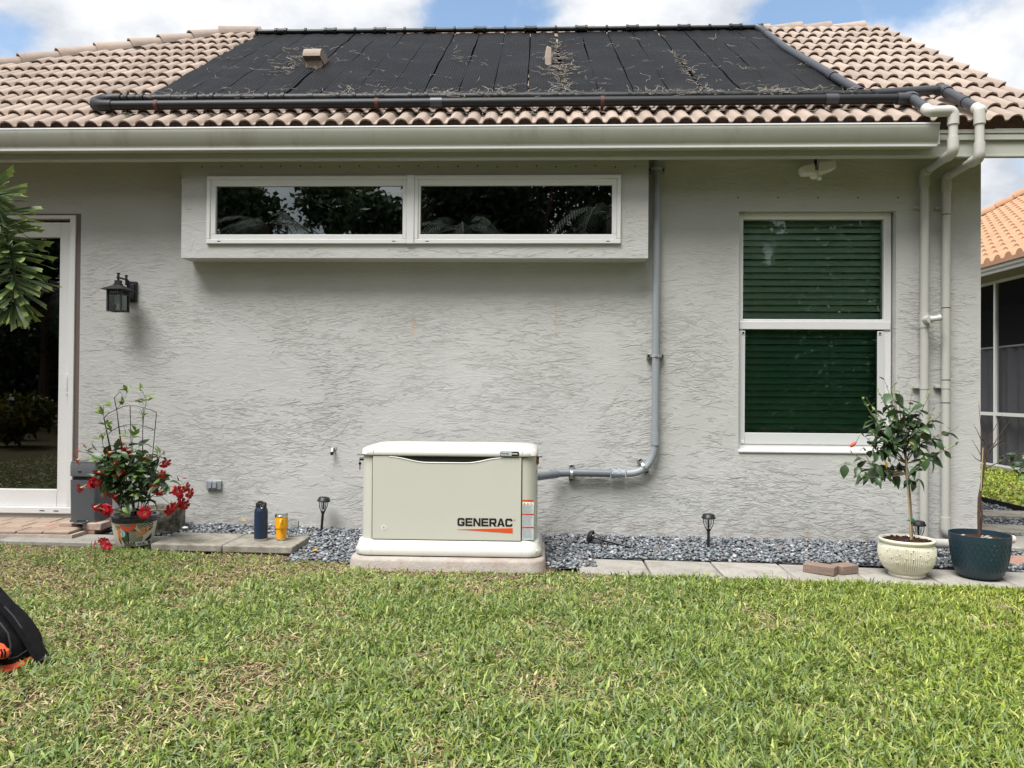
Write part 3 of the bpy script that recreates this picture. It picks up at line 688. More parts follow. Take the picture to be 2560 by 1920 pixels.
# far slope of the roof
rz = roofP(0, SL).z; ry = roofP(0, SL).y
m.add([(HIPA.x, ry, rz-.06), (XRAKE, ry, rz-.06), (XRAKE, ry+5, rz-3.4), (HIPA.x-3, ry+5, rz-3.4)], [(0, 3, 2, 1)])
roof = obj('roof', m, 'deck', house, fixn=False)
PER = .1312
def tile_mesh():
    n = 12; w = 2*PER; m = M(); Lt = DV+.06; top = []
    def hgt(u):     # u in metres from a barrel centre
        q = (u/PER) % 1.0; q = min(q, 1-q)*2     # 0 at crown, 1 at middle of pan
        return .040*math.sqrt(max(0, 1-(q/.74)**2)) if q < .74 else .0
    us = [-PER+w*i/ (2*n) for i in range(2*n+1)]
    us = []
    for k in (-1, 0, 1):
        for q in (-.5, -.42, -.36, -.30, -.18, 0, .18, .30, .36, .42, .5):
            us.append(k*PER+q*PER)
    us = sorted(set(round(u, 5) for u in us if -PER-1e-6 <= u <= PER+1e-6))
    vs = []; k = len(us); lo = .030; up = -.004
    for u in us:
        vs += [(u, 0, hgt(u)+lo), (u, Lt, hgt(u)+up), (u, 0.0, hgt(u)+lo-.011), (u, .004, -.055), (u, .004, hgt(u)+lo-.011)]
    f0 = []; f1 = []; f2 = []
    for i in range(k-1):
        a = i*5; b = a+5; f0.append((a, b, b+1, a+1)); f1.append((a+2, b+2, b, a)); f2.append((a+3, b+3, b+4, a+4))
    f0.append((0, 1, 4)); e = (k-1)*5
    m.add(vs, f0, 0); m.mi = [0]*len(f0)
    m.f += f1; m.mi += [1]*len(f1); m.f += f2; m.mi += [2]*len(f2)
    me = bpy.data.meshes.new('tile'); me.from_pydata(m.v, [], m.f)
    for q in ('tile', 'tile_edge', 'tile_dark'): me.materials.append(MT[q])
    me.polygons.foreach_set('material_index', m.mi); me.polygons.foreach_set('use_smooth', [True]*len(me.polygons)); me.set_sharp_from_angle(angle=math.radians(40)); me.update()
    return me
TM = tile_mesh()
def unproj(p):
    q = CAM_M.to_3x3().transposed() @ (Vector(p)-CAMP)
    return (1280+FPX*q.x/-q.z, 960-FPX*q.y/-q.z)
# solar mat outline on the roof
PTL, PTR, PBL, PBR = R(643, 86, .10), R(1903, 74, .10), R(366, 240, .10), R(2140, 234, .10)
def hipx(y):
    t = (y-HIPB.y)/(HIPA.y-HIPB.y); return HIPB.x+(HIPA.x-HIPB.x)*t
basis = Matrix((( 1, 0, 0), (0, svec.y, nvec.y), (0, svec.z, nvec.z))).to_4x4()
cand = []
for c in range(NC):
    v = c*DV; y = roofP(0, v).y; x = XRAKE-PER
    off = 0
    while x > -7.0:
        yl = y+.15
        ok = x-PER*.4 > hipx(yl)
        # hidden under the solar mats
        t = (y+.1-PBL.y)/(PTL.y-PBL.y); 
        if 0.04 < t < .97:
            xl = PBL.x+(PTL.x-PBL.x)*t; xr = PBR.x+(PTR.x-PBR.x)*t
            if xl+.3 < x < xr-.3:
                # keep the ones showing through the wider gaps
                u, w_ = unproj(roofP(x, v)); ok = ok and (abs(u-(1385-(w_-90)*0.02)) < 40 or (730 < u < 930 and w_ < 215))
        if ok: cand.append((y, x, v))
        x -= 2*PER
cand2 = []
for (y, x, v) in cand:
    u, w_ = unproj(roofP(x, v+.15)); vis = -60 < u < 2640 and w_ > -60
    cand2.append((not vis, (Vector(roofP(x, v))-CAMP).length, x, v))
cand2.sort()
rest = M()
for i, (nv, d, x, v) in enumerate(cand2):
    mw = Matrix.Translation(roofP(x+random.uniform(-.002, .002), v+random.uniform(-.006, .006))) @ basis @ Matrix.Rotation(random.uniform(-.006, .006), 4, 'Z')
    if i < 290: inst('tile', TM, mw, roof)
    else:
        rest.add([mw @ q.co for q in TM.vertices], [tuple(p.vertices) for p in TM.polygons]); rest.mi[-len(TM.polygons):] = [p.material_index for p in TM.polygons]
obj('tile', rest, ['tile', 'tile_edge', 'tile_dark'], roof, smooth=True, angle=40, fixn=False, kind='stuff')
# tile ends seen along the rake, small barrel caps
def cap_obj(p0, p1, r, name='ridge_cap', par=roof, rx=1.0):
    p0, p1 = Vector(p0), Vector(p1); t = (p1-p0); L = t.length; t.normalize(); side = t.cross(Vector((0, 0, 1))).normalized(); up = side.cross(t).normalized()
    m = M(); n = 10; vs = []; th = .014
    for k, (q, rr, lift) in enumerate(((0, r*1.12, .02), (.02, r*1.12, .02), (1, r*.92, 0))):
        for j in range(n+1):
            a = PI*(j/n)*1.1-.05*PI
            for s_ in (0, th):
                vs.append(p0+t*(L*q)+side*math.cos(a)*(rr-s_)*rx+up*((rr-s_)*math.sin(a)*.92+lift))
    w = 2*(n+1); fs = []
    for k in range(2):
        for j in range(n): fs.append((k*w+2*j, k*w+2*j+2, (k+1)*w+2*j+2, (k+1)*w+2*j))
    for j in range(n): fs.append((2*j, 2*j+1, 2*j+3, 2*j+2))
    fs += [(2*j+1, w+2*j+1, w+2*j+3, 2*j+3) for j in range(n)]
    m.add(vs, fs); return obj(name, m, 'tile', par, smooth=True, angle=50)
hipdir = (HIPA-HIPB)
ends = [R(*q) for q in ((-300, 213), (-170, 193), (-45, 176), (55, 161), (150.5, 147), (244, 133), (329.5, 122), (403, 112), (480, 101), (551, 90), (643, 83))]
for a, b in zip(ends[:-1], ends[1:]):
    a = a+Vector((0, 0, -.02)); b = b+Vector((0, 0, -.02)); cap_obj(a, b+(b-a).normalized()*.06, .105)
m = M()
for a, b in zip(ends[:-1], ends[1:]):
    m.tube([a+Vector((0, 0, -.07)), b+Vector((0, 0, -.07))], .105, 10)
obj('ridge_mortar', m, 'mortar', roof, smooth=True)
xs_ = [R(1925, 72).x, R(2000, 72).x, R(2074, 72).x, R(2160, 72).x]
for a, b in zip(xs_[:-1], xs_[1:]): cap_obj((b, ry+.03, rz-.025), (a-.05, ry+.03, rz-.035), .10)
xm = HIPA.x
while xm < xs_[0]-.1: cap_obj((xm+.42, ry+.03, rz-.03), (xm-.03, ry+.03, rz-.04), .085); xm += .40
m = M(); m.box((HIPA.x, ry-.09, rz-.1), (xs_[-1]-.02, ry+.1, rz-.0)); obj('ridge_mortar', m, 'mortar', roof)

# roof vents
def vent():
    c = R(782, 168, .10); m = M(); s = .40*(R(808, 170)-R(757, 170)).length
    top = W(782, 117, c.y).z
    n = 12; z1 = top-.0
    prof = [(-s, -.28)]; 
    hood = [(-s, z1-.9*s-.10), (-s, z1-.75*s)]+[(s*math.cos(PI-PI*i/n), z1-.75*s+.75*s*math.sin(PI*i/n)) for i in range(n+1)]+[(s, z1-.9*s-.10)]
    # barrel hood running up the slope, seen from its side: a half round cap open below
    cy = c.y; m2 = M()
    vs = []; yA = cy-.02
    arc = [(yA+.02*0-.02+.20*(1-math.cos(PI*.5*i/8))*0, 0) for i in range(1)]
    prof2 = [(yA-.03, z1-.105)]+[(yA+.09-.12*math.cos(PI/2*i/8), z1-.105+.105*math.sin(PI/2*i/8)) for i in range(9)]+[(yA+.42, z1-.03), (yA+.42, z1-.16), (yA+.0, z1-.115)]
    m2.extx(prof2, c.x-s, c.x+s); m2.extx([(yA+.03, c.z-.15), (yA+.03, z1-.108), (yA+.4, z1-.12), (yA+.4, c.z+.1)], c.x-s*.86, c.x+s*.9)
    obj('roof_vent', m2, 'tile', roof, smooth=True, angle=40)
    p = R(1371, 160, .10); q = W(1371, 121, p.y); m3 = M(); w = .5*(R(1379, 158)-R(1363, 158)).length
    m3.extr([(p.x-w, p.z-.05), (p.x+w, p.z-.08), (p.x+w*.9, q.z), (p.x-w*.5, q.z+.02), (p.x-w, q.z-.06)], p.y-.02, p.y+.25)
    obj('roof_vent', m3, 'tile', roof, bevel=.01)
vent()

# ---- windows
def frame_rect(m, x0, x1, z0, z1, t, y0, y1, mi=0, tb=None, tt=None):
    tb = t if tb is None else tb; tt = t if tt is None else tt
    m.box((x0, y0, z0), (x1, y1, z0+tb), mi); m.box((x0, y0, z1-tt), (x1, y1, z1), mi); m.box((x0, y0, z0+tb), (x0+t, y1, z1-tt), mi); m.box((x1-t, y0, z0+tb), (x1, y1, z1-tt), mi)
# clerestory pair
cmid = W(1026, 520, BP-.02).x
for (x0, x1, gx0, gx1) in ((CWX0, cmid-.03, W(541, 500, BP).x, W(1010, 500, BP).x), (cmid+.03, CWX1, W(1052, 500, BP).x, W(1530, 500, BP).x)):
    gz0 = W(1280, 586.5, BP).z; gz1 = W(1280, 464, BP).z
    m = M(); y0, y1 = BP-.022, BP+.03
    m.box((x0, y0, CWZ0), (x1, y1, CWZ0+.035)); m.box((x0, y0, CWZ1-.030), (x1, y1, CWZ1)); m.box((x0, y0, CWZ0+.035), (x0+.030, y1, CWZ1-.030)); m.box((x1-.030, y0, CWZ0+.035), (x1, y1, CWZ1-.030))
    fr = obj('window_frame', m, 'white', house, bevel=.004)
    m = M(); m.box((x0+.030, y0+.008, CWZ0+.035), (x1-.030, y1, gz0)); m.box((x0+.030, y0+.008, gz1), (x1-.030, y1, CWZ1-.030)); m.box((x0+.030, y0+.008, gz0), (gx0, y1, gz1)); m.box((gx1, y0+.008, gz0), (x1-.030, y1, gz1))
    obj('sash', m, 'white', fr, bevel=.004)
    m = M(); m.box((gx0-.004, y0+.028, gz0-.004), (gx1+.004, y0+.032, gz1+.004)); obj('pane', m, 'glass_dark', fr)
    m = M(); 
    for xx in (x0+.09, x1-.11): m.box((xx, y0-.001, CWZ0+.014), (xx+.025, y0+.002, CWZ0+.020))
    obj('weep_slot', m, 'black_plastic', fr)
m = M(); m.box((cmid-.03, BP-.028, CWZ0-.002), (cmid+.03, BP+.03, CWZ1+.002)); obj('window_mullion', m, 'white', house, bevel=.004)

# right (single hung) window
yf = .055
fx0, fx1 = WX0+.004, W(2228, 800, yf).x; fz0 = WZ0+.008; fz1 = WZ1-.002
zm0, zm1 = W(2030, 824, yf).z, W(2030, 804, yf).z
ux0, ux1 = W(1858, 700, yf).x, W(2210, 700, yf).x; uz1 = W(2030, 548, yf).z
m = M(); m.box((fx0, yf, fz0+.05), (ux0, .13, fz1)); m.box((ux1, yf, fz0+.05), (fx1, .13, fz1)); m.box((ux0, yf, uz1), (ux1, .13, fz1))
m.box((fx0, yf, fz0), (fx1, .13, fz0+.05)); m.box((fx0+.01, yf-.012, zm0), (fx1-.01, .12, zm1))
m.box((ux0, yf+.01, zm1), (ux1, .12, zm1+.02))
wfr = obj('window_frame', m, 'white', house, bevel=.004)
m = M(); m.extx([(-.012, WZ0-.006), (.06, WZ0-.006), (.06, WZ0+.022), (-.012, WZ0+.014)], WX0+.001, WX1-.001); obj('window_sill', m, 'white', house, bevel=.006)
m = M(); m.box((ux0-.004, .085, zm1), (ux1+.004, .089, uz1+.004)); obj('pane', m, 'glass_green', wfr)
lz0 = W(2030, 1083, yf).z; lx0, lx1 = W(1862, 950, yf).x, W(2193, 950, yf).x
m = M(); m.box((fx0+.02, yf-.006, fz0+.05), (lx0, .10, zm0-.012)); m.box((lx1, yf-.006, fz0+.05), (ux1+.002, .10, zm0-.012)); m.box((lx0, yf-.006, fz0+.05), (lx1, .10, lz0)); obj('sash', m, 'whitesat', wfr, bevel=.003)
m = M(); m.box((lx0-.002, .06, lz0-.004), (lx1+.002, .064, zm0-.0)); obj('pane', m, 'glass_screen', wfr)
m = M()
for xx in (lx0-.016, lx1+.016): m.box((xx-.014, yf-.010, zm0-.042), (xx+.014, yf-.006, zm0-.014)); 
m.box((lx0-.03, yf-.010, fz0+.055), (lx0-.004, yf-.006, fz0+.081)); obj('latch', m, 'white', wfr, bevel=.002)
m = M()
for xx in (lx0-.016, lx1+.016): m.box((xx-.008, yf-.0115, zm0-.036), (xx+.008, yf-.0101, zm0-.020))
obj('latch_hole', m, 'black_plastic', wfr)
zz = fz0+.03; k = 0; pitch_ = .0525
slm = None
while zz < uz1+.03:
    m = M(); a = math.radians(62); w2 = .029
    vs = []; n = 4
    for i in range(n+1):
        q = (i/n-.5)*2; yy = .155+q*w2*math.cos(a)-.004*(1-q*q); z_ = zz-q*w2*math.sin(a)*-1
        vs += [(fx0+.02, yy, z_), (fx1-.01, yy, z_)]
    if slm is None:
        base0 = zz; m.add(vs, [(2*i, 2*i+1, 2*i+3, 2*i+2) for i in range(n)])
        so_ = obj('slat', m, 'slat', wfr, smooth=True, fixn=False); slm = so_.data
    else:
        o = bpy.data.objects.new('slat', slm); COL.objects.link(o); o.parent = wfr; o.location = (0, random.uniform(-.0015, .0015), zz-base0+random.uniform(-.0012, .0012)); o.rotation_euler = (0, random.uniform(-.0012, .0012), 0)
    zz += pitch_; k += 1
m = M()
for f in (.08, .36, .64, .92):
    xx = ux0+(ux1-ux0)*f; m.cyl((xx, .122, fz0), (xx, .122, uz1), .0014, 6)
obj('blind_cord', m, 'cord', wfr)

# sliding glass door
dy = .02
m = M(); jx = W(192, 700, dy).x; sx0 = W(149, 700, dy).x; 
m.box((-7.2, .004, DZ1-.03), (DX1, .05, DZ1)); m.box((jx, .004, DZ0), (DX1, .05, DZ1-.03)); obj('door_edge_strip', m, 'brown_strip', house)  # flush brown strip between the door frame and the stucco
dz1 = W(120, 540, dy).z; dzt = W(120, 548, dy).z; dz0 = W(60, 1281, dy).z
m = M(); m.box((-7.2, dy-.03, dzt), (jx, .12, dz1)); m.box((jx-.045, dy-.03, dz0+.05), (jx, .12, dzt)); m.box((-7.2, dy-.04, dz0), (jx, .12, dz0+.05))
door = obj('sliding_door', m, 'white', house, bevel=.004)
zt2 = W(120, 556, dy).z; zg1 = W(120, 593, dy).z; zg0 = W(60, 1223, dy).z; zr0 = W(60, 1266, dy).z
m = M(); m.box((sx0, dy, dz0+.05), (jx-.045, .10, zt2)); m.box((-5.75, dy, zg1), (sx0, .10, zt2)); m.box((-5.75, dy, dz0+.05), (sx0, .10, zg0)); m.box((-5.75, dy, zg0), (-5.65, .10, zg1))
m.box((-7.2, dy+.03, zg1), (-5.76, .10, zt2)); m.box((-7.2, dy+.03, dz0+.05), (-5.76, .10, zg0))
obj('sash', m, 'white', door, bevel=.004)
m = M(); m.box((-5.7, .055, zg0-.01), (sx0+.01, .06, zg1+.01)); m.box((-7.2, .07, zg0-.01), (-5.7, .075, zg1+.01)); obj('pane', m, 'glass_door', door)
p = W(172, 960, dy); m = M(); m.loft([rring(p.x, 0, .020, .085, .018, 0), rring(p.x, 0, .020, .085, .018, 1)])
m.v = [(v[0], dy-.001-.022*v[2], p.z+v[1]) for v in m.v]; obj('handle', m, 'white', door, bevel=.003)
m = M(); m.box((p.x-.006, dy-.026, p.z-.055), (p.x+.006, dy-.0235, p.z+.055)); obj('handle_recess', m, 'whitesat', door, bevel=.002)
m = M()
for q in (W(105, 1275, dy-.04), W(140, 1276, dy-.04)): m.box((q.x-.02, dy-.043, q.z-.006), (q.x+.02, dy-.039, q.z-.001))
obj('weep_slot', m, 'black_plastic', door)

# patio at the door, stem wall paint is the house wall itself
patio = obj('patio', M().box((-6.5, -.62, gz(-4)-.05), (-3.42, -.01, gz(-4)+.045)), 'mortar', kind='structure')
pe = W(60, 1310, 0)
pm = None; px_ = 0
for i in range(16):
    for j in range(3):
        x = -3.55-i*.20-(j % 2)*.1; y = -.11-j*.20
        mm = M().box((-.095, -.095, 0), (.095, .095, .02))
        if pm is None:
            o = obj('paver', mm, 'patio', bevel=.006); pm = o.data; o.location = (0, 0, 0); o.parent = patio; o.location = (x, y, gz(-4)+.045); 
        else:
            o = bpy.data.objects.new('paver', pm); COL.objects.link(o); o.parent = patio; o.location = (x, y, gz(-4)+.045+random.uniform(-.003, .003)); o.rotation_euler = (0, 0, random.uniform(-.02, .02))
            b = o.modifiers.new('bevel', 'BEVEL'); b.width = .006; b.segments = 2

# ------------------------------------------------------------------ concrete slabs
edging = obj('garden_edging', M().box((.45, -1.09, -.2), (6.0, -.66, -.11)), 'soil_ground', kind='structure')
def slab_mesh(w, d, t, name, mt, bev=.008):
    m = M().box((-w/2, -d/2, -t), (w/2, d/2, 0)); o = obj(name, m, mt, bevel=bev); return o
first = None
x = W(1447, 1400, -.9).x+.23
for i in range(12):
    if first is None: o = first = slab_mesh(.455, .44, .055, 'paver', 'concrete_pale')
    else:
        o = first.copy(); COL.objects.link(o)
    o.parent = edging; xx = x+i*.465; o.location = (xx, -.875+random.uniform(-.006, .006), gz(xx)+.026+random.uniform(-.004, .004))
    o.rotation_euler = (random.uniform(-.01, .01), .018+random.uniform(-.008, .008), random.uniform(-.012, .012))
def slab_thing(cx, cy, z, w, d, t, rot, label, mt='concrete', group=None):
    o = slab_mesh(w, d, t, 'concrete_slab', mt); o.location = (cx, cy, z); o.rotation_euler = (0, .01, rot); setp(o, label, 'paving slab', group); return o
slab_thing(-1.965, -.635, .105, .49, .43, .05, .0, 'thick grey concrete slab carrying the navy bottle and yellow tumbler', group='slabs stacked left of the generator')
slab_thing(-2.465, -.635, .110, .50, .43, .05, .0, 'stained concrete slab between the painted flower pot and the slab with the bottle', group='slabs stacked left of the generator')
slab_thing(-1.955, -.62, .052, .48, .42, .05, .01, 'lower concrete slab underneath the one carrying the bottle', group='slabs stacked left of the generator')
slab_thing(-3.33, -.585, .090, 1.15, .30, .05, .0, 'long pale slab behind the lawn left of the painted flower pot', mt='concrete_pale')
# side path stepping stones
def side_slab(px0, py0, px1, py1, mt, label, off=.03):
    a = G(px0, py0, off); b = G(px1, py1, off); cx, cy = (a.x+b.x)/2, (a.y+b.y)/2
    o = slab_mesh(abs(b.x-a.x), abs(b.y-a.y), .05, 'stepping_slab', mt); o.location = (cx, cy, gz(cx)+off+.008); o.rotation_euler = (0, .018, .02); setp(o, label, 'paving slab')
side_slab(*Z7(1960, 1270), *Z7(2260, 1205), 'concrete_pale', 'large pale stepping slab right of the dark blue pot')
side_slab(*Z7(1840, 1165), *Z7(2110, 1128), 'concrete', 'weathered stepping slab behind the dark blue pot')
side_slab(*Z7(1820, 1062), *Z7(2080, 1035), 'concrete', 'farthest grey stepping slab on the side path')
side_slab(*Z7(1945, 1372), *Z7(2240, 1330), 'brick_red', 'red brick paver at the right edge between slate chips', .02)

# black lawn edging on the side lawn
m = M(); m.box((5.195, -4, gz(5.2)-.03), (5.215, 13, gz(5.2)+.075)); o = obj('lawn_edging', m, 'edge_black'); setp(o, 'black plastic strip edging the side lawn beyond the house corner', 'edging')

# ------------------------------------------------------------------ GENERATOR
gxl, gxr = W(889, 1385, -.98).x, W(1354, 1385, -.74).x; gcx = (gxl+gxr)/2; gcy = -.745
gfy = gcy-.3175
zpt = .095; zb1 = W(1120, 1351, gfy+.035).z; zl0 = W(1120, 1141, gfy+.03).z; zl1 = zl0+.085
pad = M(); prx = .5*(W(1367, 1420, -.74).x-W(879, 1420, -1.05).x)
pad.loft([rring(gcx, gcy, prx+.012, .40, .13, -.04), rring(gcx, gcy, prx, .39, .13, zpt-.018), rring(gcx, gcy, prx-.006, .384, .125, zpt-.006), rring(gcx, gcy, prx-.022, .37, .11, zpt)])
o = obj('concrete_pad', pad, 'pad', smooth=True, angle=50, org=(gcx, gcy, 0)); setp(o, 'weathered concrete pad with rounded corners under the generator', 'concrete pad')
gen = thing('generator', (gcx, gcy, zpt), 'cream and beige standby generator on a concrete pad in front of the wall', 'generator')
hb = .5*(gxr-gxl)
bx_ = .5*(W(1342, 1250, -.72).x-W(906, 1250, -.95).x)
lx = .5*(W(1346, 1135, -.74).x-W(904, 1135, -.95).x)
m = M()
m.loft([rring(gcx, gcy, hb-.004, .3175-.004, .10, zpt+.008), rring(gcx, gcy, hb, .3175, .10, zpt+.016), rring(gcx, gcy, hb, .3175, .10, zpt+.045), rring(gcx, gcy, hb-.012, .306, .095, zpt+.062), rring(gcx, gcy, bx_+.018, .286, .085, zb1-.008), rring(gcx, gcy, bx_+.008, .277, .085, zb1)])
obj('base', m, 'cream_plastic', gen, smooth=True, angle=40)
m = M(); m.loft([rring(gcx, gcy, hb-.02, .30, .09, zpt+.0005), rring(gcx, gcy, hb-.02, .30, .09, zpt+.012)]); obj('base_gasket', m, 'black_plastic', gen)
m = M(); by = .272
m.loft([rring(gcx, gcy, bx_, by, .085, zb1-.01), rring(gcx, gcy, bx_-.004, by, .085, zl0+.01)]); obj('body', m, 'beige_metal', gen, smooth=True, angle=40)
# front panel with scooped handle
fy = gcy-by-.001
pxl, pxr = W(932, 1250, fy).x, W(1303, 1250, fy).x; hx0, hx1 = W(975, 1145, fy).x, W(1258, 1145, fy).x; hz = W(1115, 1155.5, fy).z; ztp = zl0-.004
poly = [(pxl, zb1+.003), (pxr, zb1+.003), (pxr, ztp)]; n = 20
for i in range(n+1):
    t = i/n; s_ = 0.5-0.5*math.cos(min(1, min(t, 1-t)/.33)*PI); poly.append((hx1+(hx0-hx1)*t, ztp-(ztp-hz)*s_))
poly.append((pxl, ztp))
m = M(); m.extr(poly, fy-.012, fy+.006); obj('front_panel', m, 'beige_metal', gen, bevel=.003)
m = M(); m.box((hx0-.02, fy-.0035, hz-.02), (hx1+.02, fy-.0005, zl0+.005)); obj('handle_recess', m, 'black_plastic', gen)
m = M(); pts = [Vector((q[0], fy-.011, q[1]-.003)) for q in poly[3:-1]]; m.tube(pts, .0045, 6); obj('handle_rim', m, 'cream_plastic', gen, smooth=True)
for xx in (pxl-.003, pxr+.003):
    m = M(); m.box((xx-.0025, fy-.002, zb1+.002), (xx+.0025, fy+.004, zl0)); obj('panel_gap', m, 'black_plastic', gen)
# lid
m = M(); ly = .292
m.loft([rring(gcx, gcy, lx-.006, ly-.006, .09, zl0), rring(gcx, gcy, lx, ly, .09, zl0+.008), rring(gcx, gcy, lx-.006, ly-.006, .09, zl0+.036), rring(gcx, gcy, lx-.014, ly-.020, .09, zl0+.046), rring(gcx, gcy, lx-.040, ly-.05, .09, zl0+.058),
        rring(gcx, gcy, lx-.09, ly-.10, .08, zl0+.066), rring(gcx, gcy, lx-.22, ly-.17, .06, zl0+.071)]); obj('lid', m, 'cream_plastic', gen, smooth=True, angle=60)
m = M(); m.loft([rring(gcx, gcy, lx-.020, ly-.017, .085, zl0-.006), rring(gcx, gcy, lx-.02, ly-.017, .085, zl0+.002)]); obj('lid_gasket', m, 'black_plastic', gen)
for xx in (W(930, 1130, gfy).x, W(1305, 1130, gfy).x):
    m = M(); m.box((xx-.0008, gcy-ly-.0012, zl0+.006), (xx+.0008, gcy-ly+.012, zl0+.045)); obj('lid_seam', m, 'beige_metal', gen)
    m = M(); m.box((xx-.0008, gcy-.3175-.0015, zpt+.018), (xx+.0008, gcy-.3175+.012, zpt+.045)); obj('base_seam', m, 'beige_metal', gen)
# badge on the lid
ba, bb = W(*Z6(1055, 227), gcy-ly), W(*Z6(1176, 259), gcy-ly); yb = gcy-ly-.004
m = M(); m.loft([rring((ba.x+bb.x)/2, 0, (bb.x-ba.x)/2, (ba.z-bb.z)/2, .005, 0, 4), rring((ba.x+bb.x)/2, 0, (bb.x-ba.x)/2, (ba.z-bb.z)/2, .005, 1, 4)]); zc = (ba.z+bb.z)/2
m.v = [(v[0], yb+.006-.006*v[2], zc+v[1]) for v in m.v]; obj('badge', m, 'black_plastic', gen)
m = M(); m.box((ba.x+.004, yb-.001, bb.z+.004), (ba.x+.62*(bb.x-ba.x), yb+.001, ba.z-.004)); obj('badge_plate', m, 'label_grey', gen)
def text_mesh(txt, x, y, z, size, name, mt, par, ext=.0006, off=.0, sx=1.0, align='LEFT'):
    cu = bpy.data.curves.new('lettering', 'FONT'); cu.body = txt; cu.size = size; cu.extrude = ext; cu.offset = off; cu.align_x = align; cu.resolution_u = 3
    tmp = bpy.data.objects.new('tmp', cu); COL.objects.link(tmp); dg = bpy.context.evaluated_depsgraph_get(); dg.update()
    me = bpy.data.meshes.new_from_object(tmp.evaluated_get(dg)); bpy.data.objects.remove(tmp)
    me.materials.clear(); me.materials.append(MT[mt])
    o_ = ORG[par.name]
    for v in me.vertices: v.co = Vector((x+v.co.x*sx-o_.x, y-v.co.z-o_.y, z+v.co.y-o_.z))
    o = bpy.data.objects.new(name, me); COL.objects.link(o); o.parent = par; return o
text_mesh('Guardian', ba.x+.0075, yb-.0015, zc-.003, .0145, 'lettering', 'black_print', gen, sx=1.0, off=.0002)
text_mesh('Series', ba.x+.65*(bb.x-ba.x), yb-.0015, zc-.003, .0150, 'lettering', 'label_white', gen, sx=.95, off=.0004)
# brand word on the panel: block letters
yw = fy-.0125
la, lb = W(*Z6(781, 655), yw), W(*Z6(1139, 712), yw); LW = lb.x-la.x; LH = la.z-lb.z
def letters():
    m = M(); dep = [0]
    def P(poly, ox, sx):
        dep[0] += 1; e = .00002*(dep[0] % 7); m.extr([(ox+q[0]*sx, lb.z+q[1]*LH) for q in poly], yw-.0008-e, yw+.0005)
    t = .22; st = .27; n = 7; adv = LW/n; g = .09; cw = adv*(1-g)
    G_ = [[(0, .2), (.16, 0), (.84, 0), (1, .14), (1, .55), (.54, .55), (.54, .36), (st*2.6, .36), (st*2.6, t), (st*1.1, t), (st, t+.08), (st, 1-t-.08), (st*1.1, 1-t), (.73, 1-t), (.73, .68), (1, .68), (1, .84), (.84, 1), (.16, 1), (0, .8)]]
    E_ = [[(0, 0), (1, 0), (1, t), (st, t), (st, .5-t/2.2), (.93, .5-t/2.2), (.93, .5+t/2.2), (st, .5+t/2.2), (st, 1-t), (.98, 1-t), (.98, 1), (0, 1)]]
    N_ = [[(0, 0), (.25, 0), (.25, .66), (.70, 0), (1, 0), (1, 1), (.75, 1), (.75, .34), (.30, 1), (0, 1)]]
    R_ = [[(0, 0), (st, 0), (st, .33), (.50, .33), (.70, 0), (1.03, 0), (.80, .35), (.99, .46), (.99, .86), (.86, 1), (0, 1), (0, .5), (st, .5), (st, 1-t), (.72, 1-t), (.72, .53), (st, .53), (0, .49)]]
    R1 = [(0, 0), (st, 0), (st, 1), (0, 1)]; R2 = [(st-.01, 1-t), (.72, 1-t), (.72, .53), (st-.01, .53), (st-.01, .33), (.86, .33), (1, .46), (1, .86), (.86, 1), (st-.01, 1)]; R3 = [(.44, .34), (.68, 0), (1.03, 0), (.78, .34)]
    A_ = [[(-.03, 0), (.27, 0), (.36, .2), (.66, .2), (.74, 0), (1.05, 0), (.66, 1), (.36, 1)]]
    C_ = [[(0, .2), (.16, 0), (.84, 0), (1, .16), (1, .34), (.73, .34), (.73, t), (st, t+.02), (st, 1-t-.02), (.73, 1-t), (.73, .66), (1, .66), (1, .84), (.84, 1), (.16, 1), (0, .8)]]
    seq = [G_, E_, N_, E_, [R1, R2, R3], A_, C_]
    for i, gl in enumerate(seq):
        for poly in gl: P(poly, la.x+i*adv, cw)
    m2 = obj('lettering', m, 'black_print', gen, fixn=False)
    # notch of the A in panel colour
    mm = M(); ox = la.x+5*adv; mm.extr([(ox+q[0]*cw, lb.z+q[1]*LH) for q in [(.42, .36), (.60, .36), (.51, .72)]], yw-.0013, yw-.0009); obj('lettering_counter', mm, 'beige_metal', gen, fixn=False)
letters()
p0, p1, p2 = W(*Z6(778, 729), yw), W(*Z6(1136, 721), yw), W(*Z6(1136, 754), yw)
m = M(); m.extr([(p0.x, p0.z), (p1.x, p2.z), (p1.x, p1.z)], yw-.001, yw+.0005); obj('logo_wedge', m, 'orange_print', gen, fixn=False)
p = W(*Z6(1147, 669), yw); m = M(); m.cyl((p.x, yw-.001, p.z), (p.x, yw, p.z), .0035, 12); obj('logo_dot', m, 'black_print', gen)
# round lightning decal
p = W(*Z6(307, 717), yw); m = M(); m.cyl((p.x, yw+.001, p.z), (p.x, yw-.0008, p.z), .0175, 24); dec = obj('round_decal', m, 'label_white', gen)
m = M()
for k in range(24):
    a, b = 2*PI*k/24, 2*PI*(k+1)/24; m.add([(p.x+r_*math.cos(q), yw-.0013, p.z+r_*math.sin(q)) for (r_, q) in ((.011, a), (.011, b), (.0125, b), (.0125, a))], [(0, 1, 2, 3)])
m.add([(p.x+a*.011, yw-.0013, p.z+b*.011) for a, b in ((.25, .85), (-.45, -.1), (-.02, -.1), (-.3, -.85), (.5, .15), (.05, .15), (.45, .85))], [(0, 1, 2, 3, 4, 5, 6)]); obj('bolt_print', m, 'black_print', gen, fixn=False)
